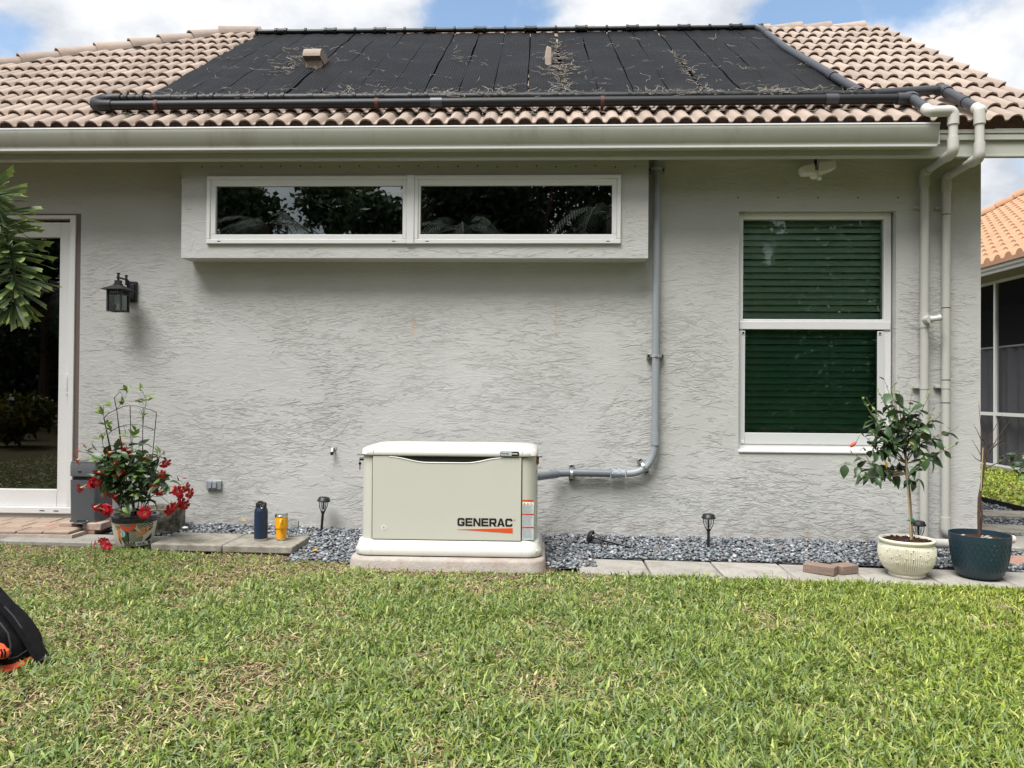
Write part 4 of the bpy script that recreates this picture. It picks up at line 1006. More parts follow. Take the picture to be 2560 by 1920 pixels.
# warning label
def decal():
    y_ = gcy-by-.0016; X = lambda px, py: W(px, py, y_)
    a, b = X(*Z6(1199, 538)), X(*Z6(1270, 797)); w = b.x-a.x; H = a.z-b.z
    m = M(); m.box((a.x, y_, b.z), (b.x, y_+.002, a.z)); lab = obj('warning_label', m, 'label_grey', gen)
    m = M()
    for (t0, t1, x0) in ((0.0, .052, 0), (.345, .385, 0), (.67, .71, 0)): m.box((a.x+w*x0, y_-.0006, a.z-H*t1), (b.x, y_+.001, a.z-H*t0))
    obj('warning_header', m, 'orange_print', lab, fixn=True)
    m = M()
    for (t0, t1, x0) in ((0.008, .046, .45), (.352, .380, .30), (.677, .704, .30)): m.box((a.x+w*x0, y_-.0009, a.z-H*t1), (b.x-w*.03, y_-.0005, a.z-H*t0))
    obj('warning_header', m, 'red_print', lab)
    m = M(); m.box((a.x+.001, y_-.0005, a.z-H*.128), (b.x-.001, y_+.001, a.z-H*.056)); obj('pictogram_band', m, 'label_white', lab)
    m = M()
    for k in range(2):
        cx = a.x+w*(.18+.30*k); m.extr([(cx-w*.13, a.z-H*.123), (cx+w*.13, a.z-H*.123), (cx, a.z-H*.062)], y_-.001, y_)
    obj('warning_triangle', m, 'yellow_print', lab, fixn=False)
    m = M(); 
    for k in range(2): cx = a.x+w*(.18+.30*k); m.box((cx-.0012, y_-.0014, a.z-H*.112), (cx+.0012, y_-.0009, a.z-H*.08))
    obj('pictogram', m, 'black_print', lab)
    cx = a.x+w*.78; m = M(); m.cyl((cx, y_, a.z-H*.092), (cx, y_-.0012, a.z-H*.092), w*.10, 16); obj('pictogram', m, 'red_print', lab)
    m = M(); m.cyl((cx, y_, a.z-H*.092), (cx, y_-.0016, a.z-H*.092), w*.065, 16); obj('pictogram', m, 'label_white', lab)
    m = M()
    for (t0, t1) in ((.15, .335), (.40, .655), (.725, .96)):
        z_ = a.z-H*t0
        while z_ > a.z-H*t1: m.box((a.x+w*.05, y_-.0004, z_-.0016), (b.x-w*random.uniform(.05, .3), y_+.0005, z_)); z_ -= .0046
    obj('small_print', m, 'black_print' if False else 'conduit', lab, fixn=False)
decal()
# side locks with key, and right latch
p = W(*Z6(152, 276), gcy-.20); m = M(); m.cyl((gcx-bx_+.01, p.y, p.z), (gcx-bx_-.022, p.y, p.z), .011, 14); m.box((gcx-lx-.03, p.y-.012, zl0-.004), (gcx-lx+.03, p.y+.012, zl0-.001)); obj('lock', m, 'black_plastic', gen, smooth=True)
m = M(); xk = gcx-bx_-.020; m.cyl((xk, p.y-.003, p.z-.03), (xk, p.y+.001, p.z-.03), .010, 14); m.box((xk-.003, p.y-.003, p.z-.075), (xk+.003, p.y, p.z-.035)); m.tube([(xk, p.y, p.z), (xk-.006, p.y-.002, p.z-.012), (xk, p.y-.002, p.z-.022)], .0015, 6); obj('key', m, 'black_plastic', gen, smooth=True)
xr_ = gcx+bx_; m = M(); m.box((xr_-.003, gcy-.17, zl0-.055), (xr_+.014, gcy-.13, zl0-.006)); m.box((xr_-.01, gcy-.17, zl0-.010), (xr_+.036, gcy-.14, zl0-.004)); obj('latch', m, 'black_plastic', gen, bevel=.002)
m = M(); m.tube([(xr_-.0+.004, gcy-.20, zl0-.015), (xr_+.008, gcy-.20, zl0-.035), (xr_+.002, gcy-.20, zl0-.06)], .004, 6); obj('cable_tie', m, 'orange_print', gen)
# louvres on the right side
m = M()
for k in range(9): z_ = zb1+.08+k*.045; m.box((xr_-.004, gcy-.16, z_), (xr_+.004, gcy+.2, z_+.016))
obj('louvre', m, 'beige_metal', gen)

# ------------------------------------------------------------------ CONDUIT
con = thing('electrical_conduit', (W(1640, 1180, -.06).x, -.06, 0), 'grey electrical conduit running down the wall and bending to the generator', 'conduit')
cx = W(1640, 800, -.06).x; cr = .5*(W(1650, 800, -.06).x-W(1631, 800, -.06).x); czh = W(1500, 1183, -.06).z; cbz = W(1640, 1098, -.06).z; cbx = W(1566, 1183, -.06).x
m = M(); m.tube([(cx, -.06, 3.05), (cx, -.06, cbz)], cr, 16); m.tube(arc_bend((cx, -.06, cbz+.01), (cx, -.06, czh), (cbx, -.06, czh), 12), cr*.97, 16); obj('pipe', m, 'conduit', con, smooth=True)
zc0, zc1 = W(1640, 1113, -.06).z, W(1640, 1082, -.06).z; m = M(); m.tube([(cx, -.06, zc1), (cx, -.06, zc0)], cr*1.18, 16); obj('coupling', m, 'conduit', con, smooth=True, angle=50)
fx = W(1525, 1183, -.06).x; m = M(); gx = gcx+bx_-.05
m.tube([(fx, -.06, czh), (W(1440, 1182, -.06).x, -.062, czh+.002), (W(1380, 1182, -.07).x, -.08, czh-.004), (gcx+bx_+.15, -.12, czh-.006), (gcx+bx_+.06, -.22, czh-.006), (gx, -.38, czh-.006)], cr*1.02, 14); obj('flexible_pipe', m, 'flex', con, smooth=True)
m = M(); xx = W(1528, 1183, -.06).x; xe = W(1556, 1183, -.06).x; m.tube([(xx, -.06, czh), (xx+.012, -.06, czh)], cr*1.36, 8); m.tube([(xx+.014, -.06, czh), (xx+.03, -.06, czh)], cr*1.22, 16); m.tube([(xe-.035, -.06, czh), (xe-.02, -.06, czh)], cr*1.34, 8); m.tube([(xx+.03, -.06, czh), (xe+.02, -.06, czh)], cr*1.12, 16); obj('coupling', m, 'conduit', con, smooth=True, angle=30)
def strap(c, axis, name='strut_clamp'):
    # axis: direction of the channel (perpendicular to the pipe), on the wall
    a = Vector(axis).normalized(); t = Vector((-a.z, 0, a.x)); m = M()
    L = .065
    m.obox(Vector(c)+Vector((0, .038, 0)), a*L, Vector((0, .017, 0)), t*.020); o = obj('strut_channel', m, 'strut', con, bevel=.002)
    m = M()
    for s_ in (-.78, .78): m.obox(Vector(c)+Vector((0, .020, 0))+a*L*s_, a*.009, Vector((0, .001, 0)), t*.009)
    obj('strut_slot', m, 'black_plastic', o)
    m = M(); n = 10; vs = []
    for k in range(n+1):
        q = PI*k/n
        for w in (-.010, .010):
            for rr in (cr+.001, cr+.004): vs.append(Vector(c)+a*math.cos(q)*rr+Vector((0, -1, 0))*math.sin(q)*rr+t*w)
    fs = []
    for k in range(n): b = 4*k; fs += [(b+1, b+5, b+7, b+3), (b, b+1, b+5, b+4)[::-1], (b+2, b+3, b+7, b+6)]
    m.add(vs, fs); m.obox(Vector(c)+Vector((0, -cr-.006, 0)), a*.010, Vector((0, .004, 0)), t*.006)
    for s_ in (-1, 1): m.obox(Vector(c)+a*(cr+.008)*s_+Vector((0, .006, 0)), a*.006, Vector((0, .018, 0)), t*.010)
    obj('pipe_clamp', m, 'steel', con, fixn=True)
for (px, py, ax) in ((1640, 890, (1, 0, 0)), (1641, 423, (1, 0, 0)), (1429, 1183, (0, 0, 1)), (1609, 1166, (.5, 0, -.86))):
    p = W(px, py, -.06); p.x = cx if abs(px-1640) < 3 else p.x; strap((p.x, -.06, p.z), ax)

# ------------------------------------------------------------------ SOLAR POOL HEATER
sol = thing('solar_pool_heater', roofP(0, .5), 'black rooftop solar pool heater mats with header pipes', 'solar heater')
def matP(s, t, h=0.0):   # s along, t up
    a = PBL.lerp(PBR, s); b = PTL.lerp(PTR, s); return a.lerp(b, t)+nvec*h
NS = 20
seamsT = [643+(1903-643)*i/NS for i in range(NS+1)]
wide = {4: .05, 8: .022, 12: .085, 16: .035, 14: .02, 11: .018, 9: .015, 17: .02}
for i in range(NS):
    s0, s1 = i/NS, (i+1)/NS; g0 = .0025+wide.get(i, 0)*.17; g1 = .0025+wide.get(i+1, 0)*.17
    m = M(); nt = 14; ns = 4; vs = []
    for j in range(nt+1):
        t = j/nt
        for k in range(ns+1):
            u = k/ns; s = s0+(s1-s0)*u
            p = matP(s, t); w1 = matP(s1, t).x-matP(s0, t).x
            xx = matP(s0, t).x+g0*(1+.5*math.sin(i*3+t*9))+(w1-(g0+g1)*(1+.3*math.sin(i*5+t*8)))*u
            q = Vector((xx, p.y, p.z))+nvec*(.006*math.sin(t*26+i*.4)+.004*math.sin(xx*48+t*3)-.005*abs(u-.5)*2)
            vs.append(q)
    top = len(vs); vs += [v-nvec*.02 for v in vs]; c = ns+1
    fs = [(j*c+k, j*c+k+1, (j+1)*c+k+1, (j+1)*c+k) for j in range(nt) for k in range(ns)]
    fs += [tuple(top+q for q in f[::-1]) for f in fs]
    for j in range(nt): fs += [(j*c, (j+1)*c, top+(j+1)*c, top+j*c), (j*c+ns, top+j*c+ns, top+(j+1)*c+ns, (j+1)*c+ns)]
    for k in range(ns): fs += [(k, top+k, top+k+1, k+1), (nt*c+k, nt*c+k+1, top+nt*c+k+1, top+nt*c+k)]
    m.add(vs, fs); obj('solar_panel', m, 'panel', sol, smooth=True, angle=40, fixn=True)
# headers
hr = .033
pt = [matP(s/20, 1.0, .025) for s in range(-0, 21)]
m = M(); m.tube(pt, hr*.75, 10); obj('header_pipe', m, 'black_pipe', sol, smooth=True)
for i in range(NS+1):
    p = matP(i/NS, 1.0, .025)
    m = M(); w = .055 if i % 2 else .012; r_ = hr*(1.02 if i % 2 else 1.15)
    m.tube([(p.x-w, p.y, p.z), (p.x+w, p.y, p.z)], r_, 10); 
    if i % 2: m.tube([(p.x-w*1.25, p.y, p.z), (p.x-w*.75, p.y, p.z)], r_*1.25, 8); m.tube([(p.x+w*.75, p.y, p.z), (p.x+w*1.25, p.y, p.z)], r_*1.25, 8)
    obj('coupling', m, 'black_pipe', sol, smooth=True, angle=40)
hB0, hB1 = R(290, 247, .13), R(2180, 237, .13)
m = M(); m.tube([hB0, hB0.lerp(hB1, .5), hB1], hr, 12); obj('header_pipe', m, 'black_pipe', sol, smooth=True)
for i in range(NS+1):
    q = matP(i/NS, 0.0); s = (q.x-hB0.x)/(hB1.x-hB0.x); p = hB0.lerp(hB1, s)
    m = M()
    if i % 2 == 0:
        for d in (-.065, .0, .065): m.tube([(p.x+d-.013, p.y, p.z), (p.x+d+.013, p.y, p.z)], hr*(1.32 if d else 1.15), 10)
    else: m.tube([(p.x-.02, p.y, p.z), (p.x+.02, p.y, p.z)], hr*1.16, 10)
    obj('coupling', m, 'black_pipe', sol, smooth=True, angle=40)
# lower supply pipe A with U turn on the left
A0, A1 = R(262, 264, .125), R(2262, 247, .125); ar = .036
m = M(); m.tube([A0, A0.lerp(A1, .5), A1], ar, 14)
U = (hB0+A0)/2+Vector((-.07, 0, 0)); obj('supply_pipe', m, 'dark_pipe', sol, smooth=True)
m = M(); m.tube([hB0+Vector((.05, 0, 0)), hB0+Vector((-.03, 0, 0)), hB0.lerp(A0, .15)+Vector((-.09, 0, 0)), hB0.lerp(A0, .5)+Vector((-.12, 0, 0)), hB0.lerp(A0, .85)+Vector((-.09, 0, 0)), A0+Vector((-.02, 0, 0)), A0+Vector((.06, 0, 0))], ar*1.2, 14); obj('elbow', m, 'dark_pipe', sol, smooth=True, angle=60)
for u in (1091, 2080):
    p = A0.lerp(A1, (W(u, 250, A0.y).x-A0.x)/(A1.x-A0.x)); m = M(); m.tube([p-Vector((.045, 0, 0)), p+Vector((.045, 0, 0))], ar*1.15, 14); obj('coupling', m, 'grey_pipe', sol, smooth=True, angle=60)
for u in (392, 942, 1506, 2092):
    p = A0.lerp(A1, (W(u, 250, A0.y).x-A0.x)/(A1.x-A0.x)); m = M(); m.tube([p-Vector((.014, 0, 0)), p+Vector((.014, 0, 0))], ar*1.10, 14); m.obox(p+Vector((0, .03, .03)), (.012, 0, 0), (0, .04, .02), (0, 0, .003)); m.obox(p-nvec*.05, (.012, 0, 0), (0, .004, 0), nvec*.05); obj('strap', m, 'strap', sol)
# right-hand riser from the top header to the lower header
D0, D1 = R(1908, 78, .10), R(2148, 233, .13)
dm = D0.lerp(D1, .35)+Vector((-.04, 0, 0)); m = M(); m.tube([D0, D0.lerp(D1, .03), dm, D0.lerp(D1, .78), D1+Vector((0, -.02, 0))], [.030, .036, .036, .036, .036], 12); obj('return_pipe', m, 'grey_pipe', sol, smooth=True)
m = M(); m.tube([matP(1, 1, .025)-Vector((.05, 0, 0)), D0+Vector((.01, 0, 0)), D0.lerp(D1, .05)], .040, 12); obj('elbow', m, 'grey_pipe', sol, smooth=True); m = M(); p = D0.lerp(D1, .78); q = (D1-D0).normalized(); m.tube([p-q*.05, p+q*.05], .044, 12); obj('coupling', m, 'grey_pipe', sol, smooth=True)
# pipes from headers to the two risers
E0, E1, E2 = R(2150, 236, .13), R(2356, 224, .13), R(*Z3(1915, 700), .13)
m = M(); m.tube([E0, E0.lerp(E1, .5), E1-Vector((.03, 0, 0))], ar, 14); m.tube([E1-Vector((.05, 0, 0))]+arc_bend(E1-Vector((.04, 0, 0)), E1+Vector((.03, 0, 0)), E1.lerp(E2, .16), 5)[1:], ar*1.22, 14); m.tube([E1.lerp(E2, .14), E2], ar, 14); q = (E2-E1).normalized(); p = E1.lerp(E2, .62); m.tube([p-q*.03, p+q*.03], ar*1.16, 14); obj('return_pipe', m, 'grey_pipe', sol, smooth=True, angle=50)
F1, F2 = R(2272, 240, .125), R(*Z3(1590, 705), .13)
m = M(); m.tube([A1-Vector((.06, 0, 0))]+arc_bend(A1, F1+Vector((.04, 0, 0)), F1.lerp(F2, .22), 5), ar*1.22, 14); m.tube([F1.lerp(F2, .15), F2], ar, 14); obj('supply_pipe', m, 'grey_pipe', sol, smooth=True, angle=50)
# debris of dead needles
def debris():
    m = M()
    def curl(p, L, r=.0021):
        a = random.uniform(0, 2*PI); pts = [p]; d = Vector((math.cos(a), 0, 0))+svec*math.sin(a)*.7
        for k in range(4):
            a += random.uniform(-1, 1); d = (Vector((math.cos(a), 0, 0))+svec*math.sin(a)*.7+nvec*random.uniform(-.1, .35)).normalized(); p = p+d*L/4; pts.append(p)
        m.tube(pts, r, 3, caps=False)
    for _ in range(170):
        s = random.random(); t = random.random()**1.6*.85; c = matP(s, t, .012)
        for k in range(random.choice((1, 1, 2, 4))): curl(c+Vector((random.uniform(-.05, .05), 0, 0)), random.uniform(.04, .12), .0013)
    for _ in range(26):          # clumps at the lower header
        s = random.random(); c = hB0.lerp(hB1, s)+nvec*.035
        for k in range(14): curl(c+Vector((random.gauss(0, .09), 0, 0))+svec*random.uniform(-.02, .06)-nvec*random.uniform(0, .03), random.uniform(.05, .13), .0019)
    for _ in range(130):          # the littered seam
        t = random.random()*.8; c = matP(12/20, t, .0); curl(c+Vector((random.gauss(0, .03), 0, 0)), random.uniform(.05, .12))
    for _ in range(50):
        t = random.uniform(.2, .7); c = matP(12/20, t*.6+.1, .012); curl(c+Vector((random.gauss(.05, .10), 0, 0)), random.uniform(.05, .16))
    for _ in range(70):
        c = matP(3.1/20, random.uniform(.25, .7), .012); curl(c+Vector((random.gauss(0, .12), 0, 0)), random.uniform(.05, .16))
    for _ in range(70):
        c = matP(16/20, random.uniform(0, .6), .0); curl(c+Vector((random.gauss(0, .03), 0, 0)), random.uniform(.04, .1))
    for _ in range(260):          # under the pipe on the tiles
        s = random.random(); p = A0.lerp(A1, s)-nvec*.065-svec*random.uniform(.0, .08); curl(p+Vector((random.gauss(0, .04), 0, 0)), random.uniform(.04, .10), .002)
    o = obj('dead_needles', m, 'debris', fixn=False); setp(o, 'curled grey dead needles scattered over the black solar mats', 'debris', kind='stuff')
debris()

# ------------------------------------------------------------------ RISER PIPES
def riser(pts, r, par, name='pipe', mt='riser'):
    m = M(); m.tube(pts, r, 16); return obj(name, m, mt, par, smooth=True, angle=60)
rr = .031
def elbow(a, c, b, r, par, mt):
    m = M(); m.tube([Vector(a)]+arc_bend(Vector(a).lerp(Vector(c), .62), c, Vector(b).lerp(Vector(c), .62), 6)+[Vector(b)], r, 16); return obj('elbow', m, mt, par, smooth=True, angle=60)
def make_riser(FA, F, e1px, dropx, zturn_px, wall_px, bottom_px, label, bands, clamps, rz_):
    p = F; ydrop = -.455
    e1 = W(*e1px, ydrop); xd = e1.x; zt = W(*zturn_px, ydrop).z; yw_ = -.055; wp = W(*wall_px, yw_); wx = wp.x
    th = thing('riser_pipe', (wx, yw_, 0), label, 'pipe', 'painted pipes at the right house corner')
    pd = (F-FA).normalized(); start = F-pd*.03; k = (F.y+.035-ydrop)/-pd.y if False else .07
    c1 = F+pd*.055; ydrop = c1.y; c2 = Vector((xd, ydrop, c1.z+.004))
    elbow(start, c1, c1.lerp(c2, .55), rr*1.25, th, 'pvc')
    elbow(c1.lerp(c2, .5), c2, c2-Vector((0, 0, .10)), rr*1.25, th, 'pvc')
    riser([c2-Vector((0, 0, .08)), (xd, ydrop, zt+.06)], rr, th, mt='pvc')
    # lower elbow on the drop and offset back to the wall
    zw = zt-.00
    elbow((xd, ydrop, zt+.11), (xd, ydrop, zt), (xd*.8+wx*.2, ydrop+.10, zt-.0), rr*1.22, th, 'pvc')
    riser([(xd*.85+wx*.15, ydrop+.07, zt), (xd*.2+wx*.8, yw_-.08, zt)], rr, th)
    elbow((xd*.25+wx*.75, yw_-.10, zt), (wx, yw_, zt), (wx, yw_, zt-.12), rr*1.22, th, 'riser')
    riser([(wx, yw_, zt-.08), (wx, yw_, rz_)], rr, th)
    for py in bands:
        z_ = W(wall_px[0], py, yw_).z; m = M(); m.tube([(wx, yw_, z_-.003), (wx, yw_, z_+.003)], rr*1.03, 16); obj('band', m, 'black_plastic', th, smooth=True, angle=50)
    for py in clamps:
        z_ = W(wall_px[0], py, yw_).z; m = M(); m.tube([(wx, yw_, z_-.012), (wx, yw_, z_+.012)], rr*1.10, 16); m.box((wx-rr*2.0, yw_+.03, z_-.012), (wx+rr*1.3, 0.0, z_+.012)); m.box((wx-rr*2.2, yw_+.02, z_-.004), (wx-rr*1.0, yw_+.05, z_+.010)); obj('clamp', m, 'riser', th, smooth=True, angle=50)
    return th, wx, yw_
t1, wx1, yw1 = make_riser(F1, F2, Z3(1718, 715), None, Z3(1715, 1005), Z8(1430, 405), None, 'left painted riser pipe with a capped branch beside the window', [], (517, 969), gz(2.7)+.0)
t2, wx2, yw2 = make_riser(E1, E2, Z3(1890, 735), None, Z3(1890, 1035), Z8(1570, 405), None, 'right painted riser pipe with black bands at the house corner', (451, 537, 770, 950, 1007, 1299), (518, 968), W(2365, 1325, -.055).z)
# tee with capped branch
z_ = W(2314, 800, yw1).z; m = M(); m.tube([(wx1, yw1, z_-.06), (wx1, yw1, z_+.05)], rr*1.16, 16); obj('tee', m, 'riser', t1, smooth=True, angle=50)
m = M(); m.tube([(wx1, yw1-.02, z_), (wx1+.01, yw1-.075, z_)], rr*1.0, 16); m.tube([(wx1+.01, yw1-.075, z_), (wx1+.06, yw1-.10, z_+.005)], rr*.72, 16); m.tube([(wx1+.055, yw1-.098, z_+.004), (wx1+.075, yw1-.105, z_+.012)], rr*.8, 12); obj('branch', m, 'pvc', t1, smooth=True, angle=50)
for zz_, nm in ((W(2365, 968, yw2).z-.06, 'coupling'), (W(2365, 1290, yw2).z, 'coupling')):
    pass
zb_ = W(2365, 1335, yw2).z; elbow((wx2, yw2, zb_+.13), (wx2, yw2, zb_), (wx2+.12, yw2-.0, zb_), rr*1.22, t2, 'riser')
m = M(); m.tube([(wx2+.08, yw2, zb_), (wx2+.5, yw2-.02, zb_-.03)], rr, 16); obj('pipe', m, 'pvc', t2, smooth=True)
pa, pb = W(2325, 1358, -.42), W(2385, 1361, -.42); th = thing('ground_pipe', (pa.x, -.42, pa.z), 'white plastic pipe lying on the slate chips between the two big pots', 'pipe')
m = M(); m.tube([(pa.x-.1, -.42, pa.z+.005), (pb.x+.1, -.42, pb.z)], .034, 16); obj('pipe', m, 'pvc', th, smooth=True); m = M(); m.tube([(pa.x-.14, -.42, pa.z+.005), (pa.x-.06, -.42, pa.z+.005)], .041, 16); obj('coupling', m, 'pvc', th, smooth=True, angle=50)

# ------------------------------------------------------------------ WALL LANTERN
def lantern():
    c = W(*ZL(1240, 850), 0); th = thing('wall_lantern', (c.x, 0, c.z), 'black wall lantern with seeded glass beside the sliding door', 'lantern')
    yb = 0; P = lambda px, py, y: W(*ZL(px, py), y)
    a, b = P(1110, 470, -.02), P(1335, 1185, -.02); bw = .040
    bx = W(*ZL(1235, 800), -.02).x
    m = M(); m.box((bx-bw, -.03, b.z), (bx+bw, 0, a.z)); m.box((bx-bw*.75, -.045, b.z+.02), (bx+bw*.75, -.03, a.z-.02)); obj('back_plate', m, 'lantern_metal', th, bevel=.004)
    yc = -.17; bc = P(765, 1000, yc); x = bc.x; zt = P(765, 760, yc-.09).z; zb = P(765, 1475, yc-.08).z; hw = .5*(P(1040, 1400, yc-.07).x-P(440, 1400, yc-.07).x)*.78; zr = P(765, 660, yc).z
    hw = min(hw, .064)
    ztop = P(765, 600, yc).z; zcap = P(765, 430, yc).z
    m = M(); 
    m.loft([[(x-s*sx, yc-s*sy, z_) for (sx, sy) in ((-1, -1), (1, -1), (1, 1), (-1, 1))] for (s, z_) in ((hw+.036, zt+.008), (hw+.036, zt+.013), (hw*.55, ztop), (hw*.5, ztop))])
    m.loft([[(x-s*sx, yc-s*sy, z_) for (sx, sy) in ((-1, -1), (1, -1), (1, 1), (-1, 1))] for (s, z_) in ((hw*.48, ztop-.002), (hw*.48, ztop+.012), (hw*.38, ztop+.014), (hw*.38, zcap))]); obj('roof', m, 'lantern_metal', th, fixn=True)
    m = M(); t = .0065
    for sx in (-1, 1):
        for sy in (-1, 1): m.box((x+sx*hw-t, yc+sy*hw-t, zb), (x+sx*hw+t, yc+sy*hw+t, zt+.01))
    zr2 = P(765, 905, yc-.08).z
    for z_ in (zb, zr2, zt):
        for s in (-1, 1): m.box((x-hw, yc+s*hw-t*.8, z_), (x+hw, yc+s*hw+t*.8, z_+.009)); m.box((x+s*hw-t*.8, yc-hw, z_), (x+s*hw+t*.8, yc+hw, z_+.009))
    for k in range(1, 6):
        u = -hw+2*hw*k/6
        for s in (-1, 1): m.box((x+u-.0025, yc+s*hw-.003, zr2), (x+u+.0025, yc+s*hw+.003, zt)); m.box((x+s*hw-.003, yc+u-.0025, zr2), (x+s*hw+.003, yc+u+.0025, zt))
    obj('cage', m, 'lantern_metal', th)
    m = M()
    for s in (-1, 1): m.box((x-hw+t, yc+s*hw*.96-.001, zb+.008), (x+hw-t, yc+s*hw*.96+.001, zt)); m.box((x+s*hw*.96-.001, yc-hw+t, zb+.008), (x+s*hw*.96+.001, yc+hw-t, zt))
    obj('pane', m, 'seeded', th)
    m = M(); m.cyl((x, yc, zb+.06), (x, yc, zt-.02), .024, 14); m.cyl((x, yc, zt-.02), (x, yc, zt+.01), .014, 12); obj('bulb', m, 'lamp_white', th, smooth=True, angle=50)
    m = M(); z1 = P(800, 190, yc).z; z2 = z1-.004
    m.cyl((x, yc, zcap-.005), (x, yc, z1), .009, 10); m.cyl((x, yc, z1-.004), (x, yc, z1+.004), .013, 10); yb2 = -.055; m.cyl((x, yb2, zcap-.02), (x, yb2, z1-.0), .009, 10); m.cyl((x, yb2, z1-.004), (x, yb2, z1+.004), .013, 10)
    zm = P(800, 330, yc).z; m.box((x-.006, yc-.02, zm-.006), (x+.006, yb2+.02, zm+.006)); m.tube([(x, yb2, zcap-.02), (x+.3*(bx-x), -.04, a.z-.01), (bx, -.03, a.z-.03)], .009, 8); m.tube([(x, yb2, zm), (bx, -.03, a.z-.015)], .007, 8); obj('bracket', m, 'lantern_metal', th, smooth=True, angle=40)
lantern()

# ------------------------------------------------------------------ FLOODLIGHT
def flood():
    ZS = ZF(1980, 380, .06329); P = lambda x, y, yy=-.17: W(*ZS(x, y), yy)
    c = P(900, 700); th = thing('floodlight', (c.x, -.1, c.z), 'white twin head security floodlight under the eave', 'floodlight')
    def head(pts, y0, y1):
        m = M(); q = [P(*p) for p in pts]; m.extr([(v.x, v.z) for v in q], y0, y1); obj('lamp_head', m, 'lamp_white', th, bevel=.006)
    head([(355, 580), (840, 465), (870, 620), (900, 880), (470, 890), (390, 800)], -.20, -.10)
    head([(1010, 450), (1680, 340), (1705, 560), (1680, 670), (1250, 830), (1020, 870)], -.20, -.10)
    m = M(); q = P(900, 880, -.15); m.lathe([(.045, .02), (.044, 0), (.038, -.018), (.024, -.032), (.0, -.036)], (q.x, -.145, q.z+.0), 20, cap=False); m.v = [(v[0], v[1], v[2]) for v in m.v]; obj('sensor_dome', m, 'lamp_white', th, smooth=True)
    m = M(); q = P(1080, 1070, -.18); m.cyl((q.x, -.155, q.z+.012), (q.x, -.195, q.z), .014, 14); obj('sensor_lens', m, 'lamp_white', th, smooth=True, angle=50)
    q = P(930, 500, -.10); m = M(); m.cyl((q.x, -.10, q.z-.04), (q.x, -.10, ZTOP), .011, 10); m.cyl((q.x, -.10, ZTOP-.03), (q.x, -.10, ZTOP), .05, 16); m.box((q.x-.02, -.14, q.z-.08), (q.x+.02, -.09, q.z-.02)); obj('mount', m, 'lantern_metal', th, smooth=True, angle=40)
flood()

# ------------------------------------------------------------------ OUTLET, SPIGOT
def outlet():
    P = lambda x, y: W(*ZB_(x, y), -.03)
    a, b = P(88, 135), P(315, 275); th = thing('outdoor_outlet', ((a.x+b.x)/2, 0, (a.z+b.z)/2), 'grey weatherproof double outlet low on the wall', 'outlet')
    m = M(); m.box((a.x, -.022, b.z), (b.x, 0.0, a.z)); obj('box', m, 'grey_box', th, bevel=.003)
    for (x0, x1) in ((120, 178), (190, 250)):
        p, q = P(x0, 148), P(x1, 250); m = M(); m.loft([rring((p.x+q.x)/2, 0, (q.x-p.x)/2, (p.z-q.z)/2, .008, 0, 4), rring((p.x+q.x)/2, 0, (q.x-p.x)/2*.9, (p.z-q.z)/2*.92, .008, 1, 4)]); zc = (p.z+q.z)/2
        m.v = [(v[0], -.022-.014*v[2], zc+v[1]) for v in m.v]; obj('cover_flap', m, 'conduit', th, smooth=True, angle=40)
ZB_ = ZF(500, 1180, .16275)
outlet()
p = W(832, 1128, -.02); th = thing('pipe_stub', (p.x, 0, p.z), 'small metal hose spigot stub poking out of the stucco left of the generator', 'spigot')
m = M(); m.cyl((p.x+.004, 0, p.z+.025), (p.x+.004, -.006, p.z+.025), .022, 16); obj('flange', m, 'mortar', th)
m = M(); m.tube([(p.x+.004, 0, p.z+.024), (p.x, -.035, p.z+.020), (p.x, -.045, p.z-.005)], .011, 10); obj('spout', m, 'steel', th, smooth=True); m = M(); m.cyl((p.x, -.045, p.z-.004), (p.x, -.045, p.z-.028), .0135, 10); obj('nozzle', m, 'black_plastic', th, smooth=True, angle=40)

# ------------------------------------------------------------------ PATH LIGHTS
def path_light(label, group='solar path lights along the wall'):
    th = thing('path_light', (0, 0, 0), label, 'garden light', group)
    m = M(); m.cyl((0, 0, -.03), (0, 0, .165), .0105, 12); m.lathe([(.0105, .155), (.016, .165), (.013, .178)], n=12); obj('stake', m, 'black_plastic', th, smooth=True, angle=50)
    m = M()
    for k in range(4):
        a = PI/4+PI/2*k; c, s = math.cos(a), math.sin(a)
        m.tube([(c*.012, s*.012, .165), (c*.024, s*.024, .190), (c*.034, s*.034, .215), (c*.038, s*.038, .255)], .0032, 6)
    obj('cage', m, 'black_plastic', th, smooth=True)
    m = M(); m.lathe([(.012, .185), (.022, .21), (.028, .255)], n=16, cap=False); obj('lens', m, 'glass_clear', th, smooth=True)
    m = M(); m.cyl((0, 0, .19), (0, 0, .255), .007, 8); obj('lamp_core', m, 'black_plastic', th)
    m = M(); m.lathe([(.044, .252), (.052, .255), (.052, .262), (.046, .268), (.044, .280), (.036, .287), (.0, .290)], n=24, cap=False); obj('cap', m, 'black_plastic', th, smooth=True, angle=50)
    return th
def copy_thing(th, label):
    r = th.copy(); COL.objects.link(r); r['label'] = label
    for ch in th.children: c = ch.copy(); COL.objects.link(c); c.parent = r
    return r
pl = path_light('upright black solar path light in slate chips left of the generator')
p = G(803, 1334, .03); pl.location = (p.x, p.y, p.z); pl.rotation_euler = (0, .07, 0)
pl2 = copy_thing(pl, 'upright black solar path light in slate chips under the right wall'); p = G(1771, 1382, .03); pl2.location = p; pl2.rotation_euler = (0, 0, .5)
pl3 = copy_thing(pl, 'black solar path light half hidden behind the ivory pot'); p = W(2296, 1303, -.42); pl3.location = (p.x, -.42, p.z-.285); pl3.rotation_euler = (0, 0, .2)
pl4 = copy_thing(pl, 'black solar path light fallen over on the slate chips'); hd, tp = W(*Z6(1632, 785), -.28), W(*Z6(1940, 862), -.42)
